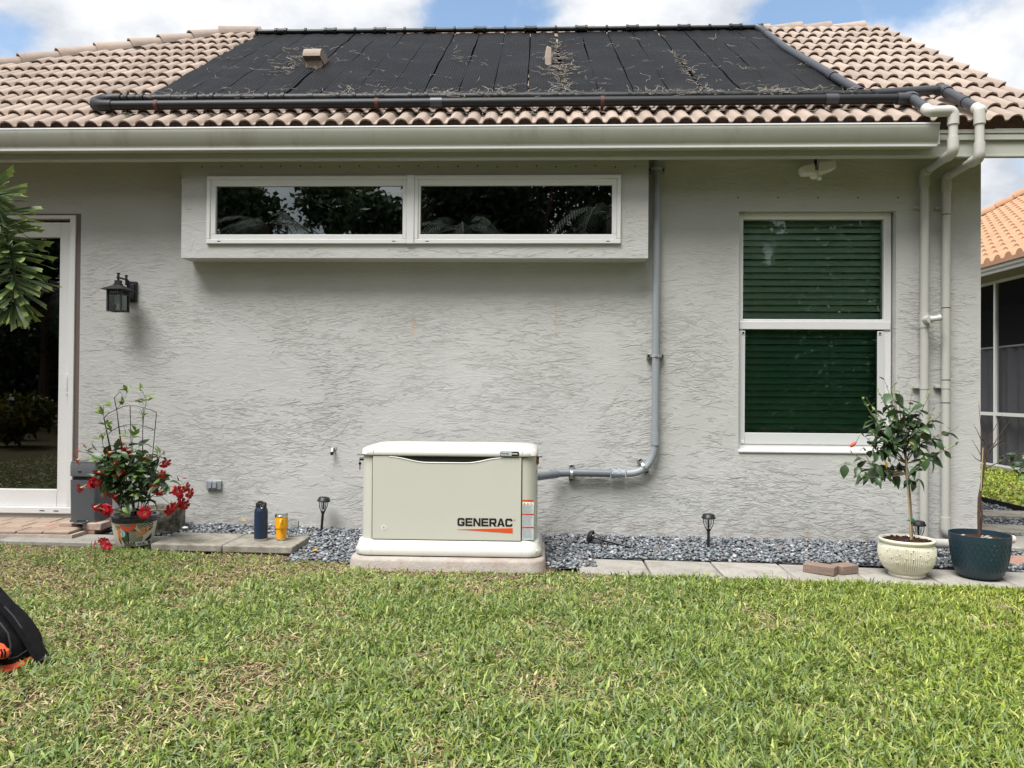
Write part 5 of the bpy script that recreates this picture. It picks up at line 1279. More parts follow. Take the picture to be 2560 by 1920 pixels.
d = (hd-tp).normalized(); pl4.rotation_euler = d.to_track_quat('Z', 'Y').to_euler(); pl4.location = hd-d*.275
pl4.location.z += .01

# ------------------------------------------------------------------ BOTTLE, TUMBLER, CUP
def bottle():
    c = W(652, 1358, -.64); z0 = .107; th = thing('water_bottle', (c.x, -.64, z0), 'tall navy insulated bottle with black flip lid standing on the slab', 'bottle'); C = (c.x, -.64, z0)
    r = .5*(W(668.5, 1330, -.64).x-W(636, 1330, -.64).x)
    m = M(); m.lathe([(r, .014), (r, .205), (r*.93, .220), (r*.80, .232), (r*.78, .240)], C, 28); obj('body', m, 'bottle', th, smooth=True, angle=50)
    m = M(); m.lathe([(r*.97, 0), (r, .002), (r, .014)], C, 28); obj('foot', m, 'stainless', th, smooth=True, angle=50)
    m = M(); m.lathe([(r*.80, .240), (r*.80, .262), (r*.74, .268), (0, .270)], C, 24, cap=False); m.tube([(C[0]-r*.6, C[1], z0+.262), (C[0]-r*.3, C[1], z0+.276), (C[0]+r*.2, C[1]-.005, z0+.277), (C[0]+r*.6, C[1]-.01, z0+.268), (C[0]+r*.62, C[1]-r*.7, z0+.245)], .006, 8)
    m.cyl((C[0]+r*.45, C[1]-r*.72, z0+.252), (C[0]+r*.45, C[1]-r*.95, z0+.250), .012, 14); obj('lid', m, 'black_plastic', th, smooth=True, angle=50)
    m = M(); 
    for k in range(14):
        a, b = 2*PI*k/14, 2*PI*(k+1)/14; m.tube([(C[0]+r*.45+.010*math.cos(a), C[1]-r*.99, z0+.246+.010*math.sin(a)), (C[0]+r*.45+.010*math.cos(b), C[1]-r*.99, z0+.246+.010*math.sin(b))], .0015, 5)
    obj('ring', m, 'steel', th)
bottle()
def tumbler():
    c = W(703, 1356, -.64); z0 = .107; y = -.62; c = W(703, 1356, y); th = thing('tumbler', (c.x, y, z0), 'yellow insulated tumbler with handle standing on the slab', 'tumbler'); C = (c.x, y, z0)
    rt = .5*(W(719.5, 1300, y).x-W(687.5, 1300, y).x); rb = rt*.74
    m = M(); m.lathe([(rb*1.02, .012), (rb*1.12, .085), (rt*.95, .088), (rt, .165)], C, 28); obj('body', m, 'tumbler', th, smooth=True, angle=35)
    m = M(); m.lathe([(rb*.97, 0), (rb, .002), (rb*1.02, .012)], C, 28); m.lathe([(rt, .165), (rt, .178), (rt*.96, .180)], C, 28); obj('rim', m, 'stainless', th, smooth=True, angle=50)
    m = M(); m.lathe([(rt*.96, .178), (rt*.96, .186), (rt*.85, .188)], C, 24); obj('lid', m, 'glass_clear', th, smooth=True, angle=50)
    m = M(); hx = C[0]+rt*.25; m.tube([(hx, y-rt*.9, z0+.150), (hx+.008, y-rt-.03, z0+.152), (hx+.010, y-rt-.04, z0+.135), (hx+.008, y-rt-.035, z0+.100), (hx, y-rt*.9, z0+.088)], .0085, 10); obj('handle', m, 'tumbler', th, smooth=True)
tumbler()
c = W(732, 1338, -.46); z0 = .107; th = thing('plastic_cup', (c.x, -.46, z0), 'clear crumpled plastic container behind the yellow tumbler', 'container')
m = M(); m.lathe([(.040, 0), (.044, .05), (.047, .10)], (c.x, -.46, z0), 18, cap=False); m.v = [(v[0]+random.uniform(-.004, .004), v[1]+random.uniform(-.004, .004), v[2]) for v in m.v]; m.lathe([(.04, .002), (0, .002)], (c.x, -.46, z0), 18, cap=False); obj('cup', m, 'glass_clear', th)
m = M(); m.lathe([(.050, .10), (.050, .105), (.02, .118)], (c.x, -.46, z0), 18, cap=False); obj('lid', m, 'glass_clear', th)

# ------------------------------------------------------------------ BIN + BRICKS + PLANTER
def brick(cx, cy, z, w, d, t, rot, mt, label, group=None, name='brick', cat='brick'):
    m = M().box((-w/2, -d/2, 0), (w/2, d/2, t)); o = obj(name, m, mt, bevel=.005); o.location = (cx, cy, z); o.rotation_euler = (0, 0, rot); return setp(o, label, cat, group)
Yb = -.30
def bw(px, py, y): return W(*ZP(px, py), y)
q0 = bw(40, 1430, -.42); q1 = bw(180, 1430, -.42)
zlo = bw(250, 1425, -.42).z
brick(bw(118, 1400, -.36).x, -.33, zlo, .11, .23, .05, .03, 'brick_red', 'reddish brick jutting out at the left under the grey bin', 'bricks under the grey bin')
brick(bw(395, 1400, -.36).x-.02, -.33, zlo, .30, .20, .032, -.03, 'brick_red', 'flat dark red paver at the bottom under the grey bin', 'bricks under the grey bin')
zl2 = zlo+.033
brick(bw(275, 1335, -.36).x, -.33, zl2, .10, .20, .052, .02, 'brick_pale', 'pale brick under the left side of the grey bin', 'bricks under the grey bin')
brick(bw(500, 1335, -.38).x, -.33, zl2, .14, .21, .052, .02, 'brick_pale', 'long pale brick under the right side of the grey bin', 'bricks under the grey bin')
def bin_():
    x0, x1 = bw(267, 1290, -.40).x, bw(462, 1290, -.40).x; zb = zl2+.054; zt = bw(360, 775, -.40).z; th = thing('step_bin', ((x0+x1)/2, -.28, zb), 'dark grey plastic step bin on bricks beside the sliding door', 'bin')
    w = (x1-x0)/2+.02; cx = (x0+x1)/2+.01; cy = -.27; zs = bw(360, 905, -.40).z; zs2 = bw(360, 940, -.40).z
    m = M(); m.loft([rring(cx, cy, w*.96, .12, .02, zb+.012, 4), rring(cx, cy, w, .125, .02, zs2, 4)]); obj('body', m, 'bin', th, smooth=True, angle=40)
    m = M(); m.loft([rring(cx, cy, w*.9, .112, .02, zs2-.001, 4), rring(cx, cy, w*.9, .112, .02, zs+.001, 4)]); obj('slot', m, 'black_plastic', th)
    m = M(); m.loft([rring(cx, cy, w, .128, .02, zs, 4), rring(cx, cy, w, .128, .02, zt-.022, 4), rring(cx, cy, w*.98, .125, .02, zt-.016, 4), rring(cx, cy, w*.98, .125, .02, zt, 4)]); obj('lid', m, 'bin', th, smooth=True, angle=40)
    p = bw(357, 862, -.40); m = M(); m.box((p.x-.013, cy-.131, p.z-.006), (p.x+.013, cy-.127, p.z+.006)); obj('lid_catch', m, 'black_plastic', th, bevel=.002)
    m = M(); m.box((cx-w*.96, cy-.12, zb), (cx-w*.4, cy+.12, zb+.014)); m.box((cx+w*.4, cy-.12, zb), (cx+w*.96, cy+.12, zb+.014)); obj('foot', m, 'bin', th)
    m = M(); p = bw(350, 1295, -.47); m.obox((p.x, -.44, zb+.004), (.040, 0, 0), (0, .045, 0), (0, 0, .006)); obj('pedal', m, 'bin', th, bevel=.004); m = M(); m.obox((p.x, -.445, zb+.0115), (.028, 0, 0), (0, .025, 0), (0, 0, .0015)); obj('pedal_grip', m, 'black_plastic', th)
bin_()
def planter():
    c = bw(1150, 1350, -.22); r = .5*(bw(1308, 1250, -.22).x-bw(950, 1250, -.22).x)+.012; zt = bw(1150, 1160, -.22).z-.0; cx = bw(1308, 1250, -.22).x-r; z0 = bw(1150, 1395, -.38).z-.02
    th = thing('concrete_planter', (cx, -.25, z0), 'old mossy concrete ring planter behind the flowering pot', 'planter')
    m = M(); C = (cx, -.25, z0); H = zt-z0-.01
    m.lathe([(r*1.0, 0), (r, .03), (r, H-.01), (r*.98, H), (r*.82, H), (r*.80, H-.02), (r*.78, H-.05)], C, 36, cap=False); obj('wall', m, 'planter', th, smooth=True, angle=40)
    m = M(); m.lathe([(r*.8, H-.03), (0, H-.025)], C, 30, cap=False); obj('soil', m, 'soil_ground', th)
planter()

# ------------------------------------------------------------------ leaves and flowers
def leaf_mesh(name, L, W_, mt, curl=.25, n=4, notch=False, fold=.3):
    vs = []; fs = []
    for i in range(n+1):
        t = i/n; w = W_*math.sin(PI*min(1, t*.96+.02)**.85)*.5 if not notch else W_*(.25+.75*t)*.5
        z = -curl*L*t*t
        vs += [(-w, L*t, z+fold*w), (0, L*t, z), (w, L*t, z+fold*w)]
    if notch:
        k = 3*n; vs[k] = (vs[k][0], L*.93, vs[k][2]); vs[k+2] = (vs[k+2][0], L*1.04, vs[k+2][2]); vs[k+1] = (0, L*.95, vs[k+1][2])
    for i in range(n): b = 3*i; fs += [(b, b+1, b+4, b+3), (b+1, b+2, b+5, b+4)]
    me = bpy.data.meshes.new(name); me.from_pydata(vs, [], fs); mts = mt if isinstance(mt, (list, tuple)) else [mt]
    for q in mts: me.materials.append(MT[q])
    if len(mts) > 1:
        for p in me.polygons[-2:]: p.material_index = 1
    me.polygons.foreach_set('use_smooth', [True]*len(me.polygons)); me.update(); return me
def join_leaves(parent, name, items, mt):
    V = []; F = []
    for me, mw in items:
        b = len(V); V += [tuple(mw @ v.co) for v in me.vertices]; F += [[i+b for i in p.vertices] for p in me.polygons]
    o = np_mesh(name, np.array(V), np.array(F), mt, parent=parent, smooth=True); o['kind'] = 'stuff'
def orient(p, d, roll=0.0, s=1.0, sx=1.0):
    d = Vector(d).normalized(); up = Vector((0, 0, 1)) if abs(d.z) < .95 else Vector((1, 0, 0)); x = d.cross(up).normalized(); z = x.cross(d).normalized()
    m = Matrix((x, d, z)).transposed().to_4x4(); return Matrix.Translation(p) @ m @ Matrix.Rotation(roll, 4, 'Y') @ Matrix.Diagonal((s*sx, s, s, 1))
def flower_mesh():
    m = M(); n = 5
    # trumpet tube along +Y then five twisted petals
    rings = []
    for (y, r) in ((0, .0018), (.018, .003), (.032, .0075), (.042, .010)): rings.append([(r*math.cos(2*PI*k/10), y, r*math.sin(2*PI*k/10)) for k in range(10)])
    m.loft(rings, 1, caps=False)
    for k in range(n):
        a = 2*PI*k/n; u = Vector((math.cos(a), 0, math.sin(a))); v = Vector((-math.sin(a), 0, math.cos(a))); Y = Vector((0, 1, 0))
        P = lambda r, s, y: tuple(u*r+v*s+Y*y)
        vs = [P(.008, -.006, .040), P(.008, .006, .040), P(.020, -.013, .048), P(.020, .015, .046), P(.032, -.010, .047), P(.034, .018, .042), P(.038, .004, .038)]
        m.add(vs, [(0, 1, 3, 2), (2, 3, 5, 4), (4, 5, 6)], 0)
    me = bpy.data.meshes.new('flower'); me.from_pydata(m.v, [], m.f); me.materials.append(MT['petal']); me.materials.append(MT['petal_throat']); me.polygons.foreach_set('material_index', m.mi)
    me.polygons.foreach_set('use_smooth', [True]*len(me.polygons)); me.update(); return me
LM_young = leaf_mesh('young_leaf', .070, .034, 'leaf_young'); LM_dark = leaf_mesh('leaf', .074, .044, 'leaf_dark'); LM_hib = leaf_mesh('hibiscus_leaf', .094, .062, 'leaf_hib', .3)
LM_hy = leaf_mesh('young_hibiscus_leaf', .042, .022, 'leaf_young', .1); LM_yel = leaf_mesh('yellow_leaf', .055, .036, 'leaf_yellow'); FM = flower_mesh()

HIBV = [LM_hib, leaf_mesh('hibiscus_leaf', .088, .050, 'leaf_hib', .65, 5, False, .5), leaf_mesh('hibiscus_leaf', .080, .060, 'leaf_hib', -.1, 4, False, .15), leaf_mesh('hibiscus_leaf', .096, .054, 'leaf_hib', .45, 5, False, -.25)]
DARKV = [LM_dark, leaf_mesh('leaf', .070, .036, 'leaf_dark', .6, 5, False, .5), leaf_mesh('leaf', .068, .044, 'leaf_dark', .0, 4, False, -.2)]
# ------------------------------------------------------------------ PAINTED POT WITH MANDEVILLA
def mandevilla():
    PY = -.74; P = lambda x, y, yy=PY: W(*ZP(x, y), yy)
    cl, cr_ = P(652, 1290), P(1055, 1290); cx = (cl.x+cr_.x)/2; R0 = (cr_.x-cl.x)/2; z0 = gz(cx)+.035; zt = P(850, 1290, PY-R0).z+.01
    th = thing('potted_mandevilla', (cx, PY, z0), 'red flowering climber on a wire trellis in a painted ceramic pot', 'potted plant')
    H = zt-z0; C = (cx, PY, z0); rb = R0*.70
    zrim = H-.045
    rad = lambda z: rb+(R0*.93-rb)*min(1, max(0, z/zrim))**.8
    m = M(); m.lathe([(rb*.97, 0)]+[(rad(zrim*k/8), zrim*k/8) for k in range(9)], C, 40); pot = obj('pot', m, 'talavera', th, smooth=True, angle=50)
    m = M(); m.lathe([(R0*.92, zrim-.004), (R0*.99, zrim+.006), (R0*1.0, H-.012), (R0*.99, H-.002), (R0*.93, H), (R0*.86, H-.006), (R0*.84, H-.04)], C, 40, cap=False); obj('rim', m, 'navy_glaze', pot, smooth=True, angle=60)
    m = M(); m.lathe([(R0*.87, H-.03), (R0*.4, H-.02), (0, H-.018)], C, 24, cap=False); obj('soil', m, 'soil', th, smooth=True)
    lay = [0]
    def wrap(pts, mt, name='painted_motif', n_sub=1):
        lay[0] += 1; e = .0008+.00030*lay[0]; vs = []
        for (px, py) in pts:
            q = W(*ZT(px, py), PY-R0*.8); xo = (q.x-cx)/R0; 
            zz = max(.003, min(zrim-.003, q.z-z0)); r = rad(zz)+e; sx = max(-.99, min(.99, (q.x-cx)/r*.98)); vs.append((cx+sx*r, PY-math.sqrt(1-sx*sx)*r, z0+zz))
        return vs
    def motif(polys, mt):
        m = M()
        for pl_ in polys:
            pp = []; n = len(pl_)
            for i in range(n):
                a_, b_ = pl_[i], pl_[(i+1) % n]; k_ = max(1, int(math.hypot(a_[0]-b_[0], a_[1]-b_[1])/70)); pp += [(a_[0]+(b_[0]-a_[0])*t/k_, a_[1]+(b_[1]-a_[1])*t/k_) for t in range(k_)]
            n = len(pp); c = (sum(p[0] for p in pp)/n, sum(p[1] for p in pp)/n); big = max(abs(p[0]-c[0]) for p in pp); nr = 1 if big < 60 else 3 if big < 150 else 6
            vs = wrap([c]+[(c[0]+(p[0]-c[0])*k_/nr, c[1]+(p[1]-c[1])*k_/nr) for k_ in range(1, nr+1) for p in pp], mt)
            lay[0] -= 1
            fs = [(0, 1+i, 1+(i+1) % n) for i in range(n)]
            for k_ in range(nr-1): fs += [(1+k_*n+i, 1+(k_+1)*n+i, 1+(k_+1)*n+(i+1) % n, 1+k_*n+(i+1) % n) for i in range(n)]
            m.add(vs, fs)
        lay[0] += 1
        o = obj('painted_motif', m, mt, pot, fixn=False, smooth=True, angle=80); return o
    def disc(cx_, cy_, rx, ry, n=20, a0=0, a1=2*PI): return [(cx_+rx*math.cos(a0+(a1-a0)*k/n), cy_+ry*math.sin(a0+(a1-a0)*k/n)) for k in range(n if a1-a0 > 6.2 else n+1)]
    motif([[(640, 780), (1060, 720), (1200, 900), (1230, 1060), (1190, 1180), (900, 1340), (700, 1330), (600, 1050)], [(1140, 580), (1520, 530), (1560, 700), (1330, 880), (1140, 720)], [(380, 590), (560, 590), (590, 700), (470, 740), (400, 700)]], 't_green')
    motif([disc(850, 560, 270, 250, 20, 0, PI)], 't_red'); motif([[(1600, 540), (1770, 490), (1760, 620), (1650, 860), (1560, 900), (1550, 740)]], 't_red')
    motif([disc(850, 560, 110, 75, 12, 0, PI)], 't_teal')
    motif([disc(665, 890, 95, 125, 18)], 't_sky'); motif([[(650, 790), (672, 790), (690, 1000), (665, 1010)]], 't_teal')
    motif([[(470, 740), (600, 690), (610, 820), (560, 900), (600, 1080), (560, 1170), (480, 1000)]], 't_orange')
    pet = []
    for k in range(6):
        a = PI+.25-k*.0+(-.55+k*.42); pet.append([(1320, 940), (1320+230*math.cos(a-.13), 940+230*math.sin(a-.13)), (1320+270*math.cos(a), 940+270*math.sin(a)), (1320+230*math.cos(a+.13), 940+230*math.sin(a+.13))])
    motif(pet, 't_orange')
    motif([[(820, 860), (880, 860), (895, 1340), (860, 1340)], [(1260, 1180), (1400, 960), (1640, 850), (1640, 1000), (1500, 960), (1340, 1120), (1310, 1200), (1260, 1250)], [(480, 1010), (520, 1060), (590, 1250), (570, 1270), (500, 1130)]], 'navy_glaze')
    motif([disc(1510, 1120, 85, 110, 16)], 't_olive'); motif([disc(1330, 1290, 35, 75, 10)], 'navy_glaze')
    fan = []
    for k in range(7):
        a = PI+.2+k*.46; fan.append([(870, 1345), (870+230*math.cos(a-.05), 1345+190*math.sin(a-.05)), (870+235*math.cos(a+.05), 1345+190*math.sin(a+.05))])
    motif([disc(870, 1345, 200, 170, 16, PI, 2*PI)], 'navy_glaze'); motif(fan, 'talavera')
    # lattice flecks
    fl = []
    for (x0, x1, y0, y1) in ((1170, 1540, 560, 800), (900, 1220, 830, 1200), (380, 560, 610, 720)):
        j = 0; y = y0
        while y < y1:
            x = x0+(j % 2)*38
            while x < x1:
                if not (x < 1220 and y > 1100 and x > 1180): fl.append([(x, y-22), (x+24, y), (x, y+22), (x-24, y)])
                x += 76
            y += 44; j += 1
    motif(fl, 'talavera')
    motif([[(1040, 1200), (1300, 1205), (1290, 1345), (1035, 1345)]], 'label_white')
    bars = []
    x = 1070
    while x < 1260: w = random.choice((6, 10, 14)); bars.append([(x, 1230), (x+w, 1230), (x+w, 1320), (x, 1320)]); x += w+random.choice((7, 12))
    motif(bars, 'black_print')
    # trellis
    zs = H-.03; m = M(); D = .02
    V_ = [((575, 380), (745, 1240)), ((692, 303), (795, 1240)), ((812, 266), (838, 1240)), ((930, 285), (915, 1240)), ((1050, 332), (968, 1240))]
    tops = []
    for k, (a, b) in enumerate(V_):
        yy = PY-.0-.05*math.cos((k-2)/2*PI/2)+.02; m.tube([P(*a, yy), P(*b, yy)], .0030, 6)
    def arch(pts, yy=PY-.02, r=.0026):
        q = [P(*p, yy-.03*math.sin(PI*i/(len(pts)-1))) for i, p in enumerate(pts)]; m.tube(q, r, 6)
    arch([(575, 380), (620, 335), (692, 300), (750, 275), (812, 266), (870, 270), (930, 285), (1000, 305), (1050, 332)])
    arch([(607, 530), (650, 490), (712, 460), (770, 442), (830, 437), (880, 438), (930, 447), (985, 465), (1030, 490)]); arch([(640, 690), (680, 650), (730, 622), (835, 606), (925, 608), (975, 620), (1015, 642)]); arch([(680, 900), (760, 880), (845, 876), (920, 880), (995, 888)]); arch([(720, 1080), (850, 1060), (975, 1075)])
    obj('trellis', m, 'wire', th, smooth=True)
    # stems
    stems = [[(780, 1250), (700, 1100), (620, 950), (540, 760), (420, 690), (345, 680)], [(790, 1250), (640, 900), (560, 590), (590, 500)], [(800, 1250), (690, 900), (600, 480), (570, 340), (575, 260)], [(830, 1250), (760, 800), (720, 500), (690, 300), (740, 230)],
             [(850, 1250), (850, 900), (830, 600), (850, 500)], [(870, 1250), (930, 900), (925, 500), (935, 350), (960, 220), (920, 130)], [(900, 1250), (1000, 1000), (1060, 800), (1080, 720), (1115, 690)], [(900, 1250), (1010, 1080), (1130, 1000), (1250, 1000), (1310, 960)],
             [(780, 1260), (700, 1150), (560, 1000), (480, 960)], [(900, 1250), (1000, 1080), (1100, 1090), (1200, 1180)], [(690, 300), (670, 200), (720, 140), (770, 200), (785, 130)], [(830, 1250), (650, 1200), (600, 1160)], [(850, 1250), (830, 1000), (760, 760), (740, 600)], [(880, 1250), (900, 1000), (880, 780), (850, 680)]]
    m = M(); SP = []
    for s in stems:
        yy = PY+random.uniform(-.08, .08); pts = [P(a, b, PY+(yy-PY)*min(1, i/2)) for i, (a, b) in enumerate(s)]; m.tube(pts, [.0035*(1-.6*i/(len(pts)-1)) for i in range(len(pts))], 5); SP.append(pts)
    obj('stem', m, 'leaf_dark', th, smooth=True)
    LD, LY = LM_dark, LM_young
    cnt = 0
    def leaf(px, py, young, s=1.0, yy=None, dpx=None):
        yy = PY+random.uniform(-.14, .12) if yy is None else yy; p = P(px, py, yy)
        d = Vector((random.uniform(-1, 1), random.uniform(-1, .4), random.uniform(-.5, .6))) if dpx is None else Vector(dpx)
        o = inst('leaf', LY if young else random.choice(DARKV), orient(p, d, random.uniform(-.9, .9), s*random.uniform(.95, 1.35), random.uniform(.8, 1.1)), th)
    # young pairs near the tips
    for (x, y, k) in ((570, 330, 7), (600, 440, 5), (640, 490, 3), (550, 560, 4), (740, 245, 3), (655, 265, 2), (785, 140, 3), (915, 120, 2), (955, 210, 5), (930, 240, 4), (930, 370, 5), (850, 540, 5), (780, 530, 2), (860, 480, 3), (700, 540, 1), (1070, 700, 5), (840, 960, 5), (840, 1010, 4), (900, 940, 3)):
        for j in range(k):
            a = random.uniform(.15, PI-.15); leaf(x+random.uniform(-14, 14), y+random.uniform(-12, 24), True, .72, PY-.04, (math.cos(a), random.uniform(-.6, .3), math.sin(a)*.9))
    # dense dark body
    for _ in range(165):
        a = random.uniform(0, 2*PI); r_ = math.sqrt(random.random()); x = 790+240*r_*math.cos(a); y = 850+230*r_*math.sin(a); leaf(x, y, random.random() < .22)
    for (x, y, sx, sy, k) in ((580, 720, 70, 70, 14), (590, 930, 60, 60, 10), (1120, 950, 110, 60, 22), (850, 1130, 130, 90, 28), (1010, 760, 60, 60, 8), (1060, 740, 40, 30, 4)):
        for _ in range(k): leaf(random.gauss(x, sx*.6), random.gauss(y, sy*.6), random.random() < .3)
    ex = []
    for _ in range(190):
        a = random.uniform(0, 2*PI); r_ = math.sqrt(random.random()); p = P(790+270*r_*math.cos(a), 870+250*r_*math.sin(a), PY+random.uniform(-.14, .12)); ex.append((DARKV[random.randrange(2)*0], orient(p, (random.uniform(-1, 1), random.uniform(-1, .4), random.uniform(-.6, .5)), random.uniform(-.9, .9), random.uniform(.7, 1.1), .9)))
    join_leaves(th, 'leaf', ex, 'leaf_dark')
    fl = [(345, 755), (760, 600), (815, 710), (700, 820), (745, 870), (545, 850), (630, 690), (380, 1005), (490, 955), (600, 1060), (680, 1080), (540, 1190), (620, 1215), (940, 1230), (960, 740), (1125, 780), (1095, 890), (1030, 1015), (1200, 1020), (1305, 1000), (1335, 1055), (1270, 1145), (1150, 1210), (1190, 1185), (1240, 1070), (520, 950), (1085, 1050), (1230, 1040), (690, 790), (1300, 1160), (365, 1010), (590, 1200), (650, 1080), (1170, 1190), (1210, 1150), (980, 1010), (720, 860), (800, 680), (500, 1180), (465, 975)]
    for (x, y) in fl:
        yy = PY-random.uniform(.06, .15); p = P(x, y, yy); side = (x-840)/500
        d = Vector((side*1.3+random.uniform(-.8, .8), -random.uniform(.0, .8), random.uniform(-.9, .3))); d.normalize()
        inst('flower', FM, orient(p-d*.035, d, random.uniform(0, 6), random.uniform(.95, 1.3)), th)
    for (x, y, dx_) in ((335, 672, -1), (400, 630, -.3), (460, 755, -.8), (1305, 922, .9), (785, 1165, 0), (1118, 690, .1), (1245, 925, -.1)):
        m = M(); p = P(x, y, PY-.08); d = Vector((dx_, -.2, .5 if abs(dx_) < .5 else -.05)).normalized(); m.tube([p-d*.02, p, p+d*.02], [.002, .0045, .001], 6); obj('flower_bud', m, 'petal', th, smooth=True)
mandevilla()

# ------------------------------------------------------------------ IVORY POT WITH HIBISCUS STANDARD
def hibiscus():
    PY = -.86; P = lambda x, y, yy=PY: W(*Z7(x, y), yy)
    a, b = P(1140, 1205), P(1488, 1205); cx = (a.x+b.x)/2; R0 = (b.x-a.x)/2; z0 = gz(cx)+.028; zt = P(1310, 1205).z; H = zt-z0; C = (cx, PY, z0); rb = .62*R0
    th = thing('potted_hibiscus', C, 'small hibiscus tree staked in an ivory ribbed ceramic pot', 'potted plant')
    prof = [(rb*1.02, 0), (rb*1.05, .010), (rb*.98, .022), (R0*.80, H*.20), (R0*.93, H*.40), (R0*.98, H*.60), (R0*.97, H*.78), (R0*.93, H*.88)]
    m = M(); n = 80*4; vs = []; fs = []
    fine = []
    for i in range(len(prof)-1):
        for s in range(4): t = s/4; fine.append((prof[i][0]*(1-t)+prof[i+1][0]*t, prof[i][1]*(1-t)+prof[i+1][1]*t))
    fine.append(prof[-1]); k = len(fine)
    for (r, z) in fine:
        amp = .0055*min(1, max(0, (z-.03)/.03))*min(1, max(0, (H*.86-z)/.02))
        for j in range(n): q = 2*PI*j/n; r2 = r+amp*(1, .1, -1, .1)[j % 4]; vs.append((cx+r2*math.cos(q), PY+r2*math.sin(q), z0+z))
    for i in range(k-1):
        for j in range(n): j2 = (j+1) % n; fs.append((i*n+j, i*n+j2, (i+1)*n+j2, (i+1)*n+j))
    m.add(vs, fs); pot = obj('pot', m, 'pot_white', th, smooth=True, angle=80, fixn=False)
    m = M(); m.lathe([(R0*.92, H*.87), (R0*.97, H*.90), (R0*1.0, H*.95), (R0*.99, H*.99), (R0*.94, H), (R0*.88, H*.985), (R0*.85, H*.85)], C, 48, cap=False); obj('rim', m, 'pot_white', pot, smooth=True, angle=70)
    m = M(); random.seed(3)
    rad = lambda z: np.interp(z, [q[1] for q in prof], [q[0] for q in prof])
    for _ in range(95):
        q = random.uniform(0, 2*PI); z = random.uniform(H*.42, H*.84); r = rad(z)+.002; p = Vector((cx+r*math.cos(q), PY+r*math.sin(q), z0+z)); o_ = Vector((math.cos(q), math.sin(q), 0))
        m.tube([p-o_*.003, p+o_*.003], [.0045, .0025], 6)
    obj('bead', m, 'pot_white', pot, kind='stuff')
    m = M(); m.lathe([(R0*.89, H*.93), (R0*.5, H*.95), (0, H*.965)], C, 30, cap=False); obj('soil', m, 'soil', th, smooth=True)
    # mulch chips
    m = M()
    for _ in range(160):
        q = random.uniform(0, 2*PI); r = R0*.84*math.sqrt(random.random()); p = Vector((cx+r*math.cos(q), PY+r*math.sin(q), z0+H*.955)); d = Vector((random.uniform(-1, 1), random.uniform(-1, 1), random.uniform(-.2, .3))).normalized()
        m.obox(p, d*random.uniform(.006, .014), d.cross(Vector((0, 0, 1))).normalized()*.004, (0, 0, .002))
    obj('mulch', m, 'soil', th, kind='stuff')
    m = M(); base = P(1345, 1215); base.z = z0+H*.93
    m.tube([base, P(1340, 1050), P(1328, 900), P(1315, 800), P(1308, 690), P(1305, 600)], [.012, .011, .011, .010, .008, .006], 8); trunk = obj('trunk', m, 'bark', th, smooth=True)
    m = M(); m.tube([base+Vector((-.008, -.012, 0)), P(1322, 900, PY-.015), P(1308, 660, PY-.012)], .0055, 6); obj('stake', m, 'stake', th, smooth=True)
    for y in (848, 1088):
        x = 1322 if y < 900 else 1343; m = M(); p = P(x, y, PY-.005); m.tube([p-Vector((0, 0, .010)), p+Vector((0, 0, .010))], .017, 10); q = P(x-28, y+5, PY-.02); m.tube([p+Vector((-.012, -.01, 0)), q], .0035, 4); obj('tie_tape', m, 'tape', th, smooth=True, angle=50)
    tips = [(1165, 170), (1225, 150), (1120, 240), (1265, 250), (1350, 240), (1470, 260), (1400, 330), (1545, 390), (1490, 430), (1645, 490), (1640, 600), (1560, 620), (1450, 690), (1380, 640), (905, 720), (990, 690), (950, 650), (1060, 700), (1020, 290), (1050, 340), (1050, 460), (1100, 370), (1030, 540), (1000, 800), (1120, 760), (1385, 840), (1190, 700), (1240, 660), (1150, 520), (1230, 420), (1330, 400), (1440, 520), (1290, 330), (1180, 330), (1070, 580), (1520, 540)]
    hubs = [(1315, 790), (1310, 720), (1306, 640), (1305, 590)]
    bm_ = M(); random.seed(11); nl = 0; extra = []
    tips += [(1050, 300), (1080, 420), (1110, 500), (1060, 520), (1150, 300), (1210, 230), (1000, 640), (1120, 640), (1400, 450), (1500, 330)]
    for i, t in enumerate(tips):
        hb_ = hubs[0] if t[1] > 640 else random.choice(hubs[1:]); yy = PY+random.uniform(-.22, .16); A = P(*hb_, PY); B = P(*t, yy); mid = A.lerp(B, .5)+Vector((random.uniform(-.02, .02), 0, -.03 if t[1] > 600 else .02+abs(B.x-A.x)*-.15))
        pts = bez(A, A.lerp(mid, .6), mid, B, 6); bm_.tube(pts, [.0045*(1-.7*k/6) for k in range(7)], 5)
        k = 8
        for j in range(k):
            u = .48+.5*j/(k-1); p = pts[min(5, int(u*6))].lerp(pts[min(6, int(u*6)+1)], u*6-int(u*6)); a_ = random.uniform(0, 2*PI)
            d = Vector((math.cos(a_), math.sin(a_)*.9, random.uniform(-1.2, .25))); tip = u > .86
            if tip: d = Vector((math.cos(a_)*.6, math.sin(a_)*.6, random.uniform(.1, 1)))
            mw = orient(p, d, random.uniform(-.8, .8), random.uniform(.55, 1.05), random.uniform(.8, 1.1))
            if nl < 285: inst('leaf', LM_hy if tip else random.choice(HIBV), mw, th)
            else: extra.append((random.choice(HIBV[1:3]) if False else HIBV[0] if not tip else LM_hy, mw))
            nl += 1
    obj('branch', bm_, 'bark', th, smooth=True); join_leaves(th, 'leaf', extra, 'leaf_hib')
    for (x, y, dx_, dz_) in ((1000, 790, -.1, -1), (1045, 775, 0, -1), (1120, 730, .1, -1), (1385, 820, .6, -.8), (1240, 640, .05, -1), (1390, 620, -.1, -1), (1440, 670, -.3, -1), (1475, 700, .2, -1), (915, 730, -.2, -.8)):
        inst('leaf', LM_hib, orient(P(x, y, PY-.06), (dx_, -.25, dz_), random.uniform(-.4, .4), random.uniform(.85, 1.15)), th)
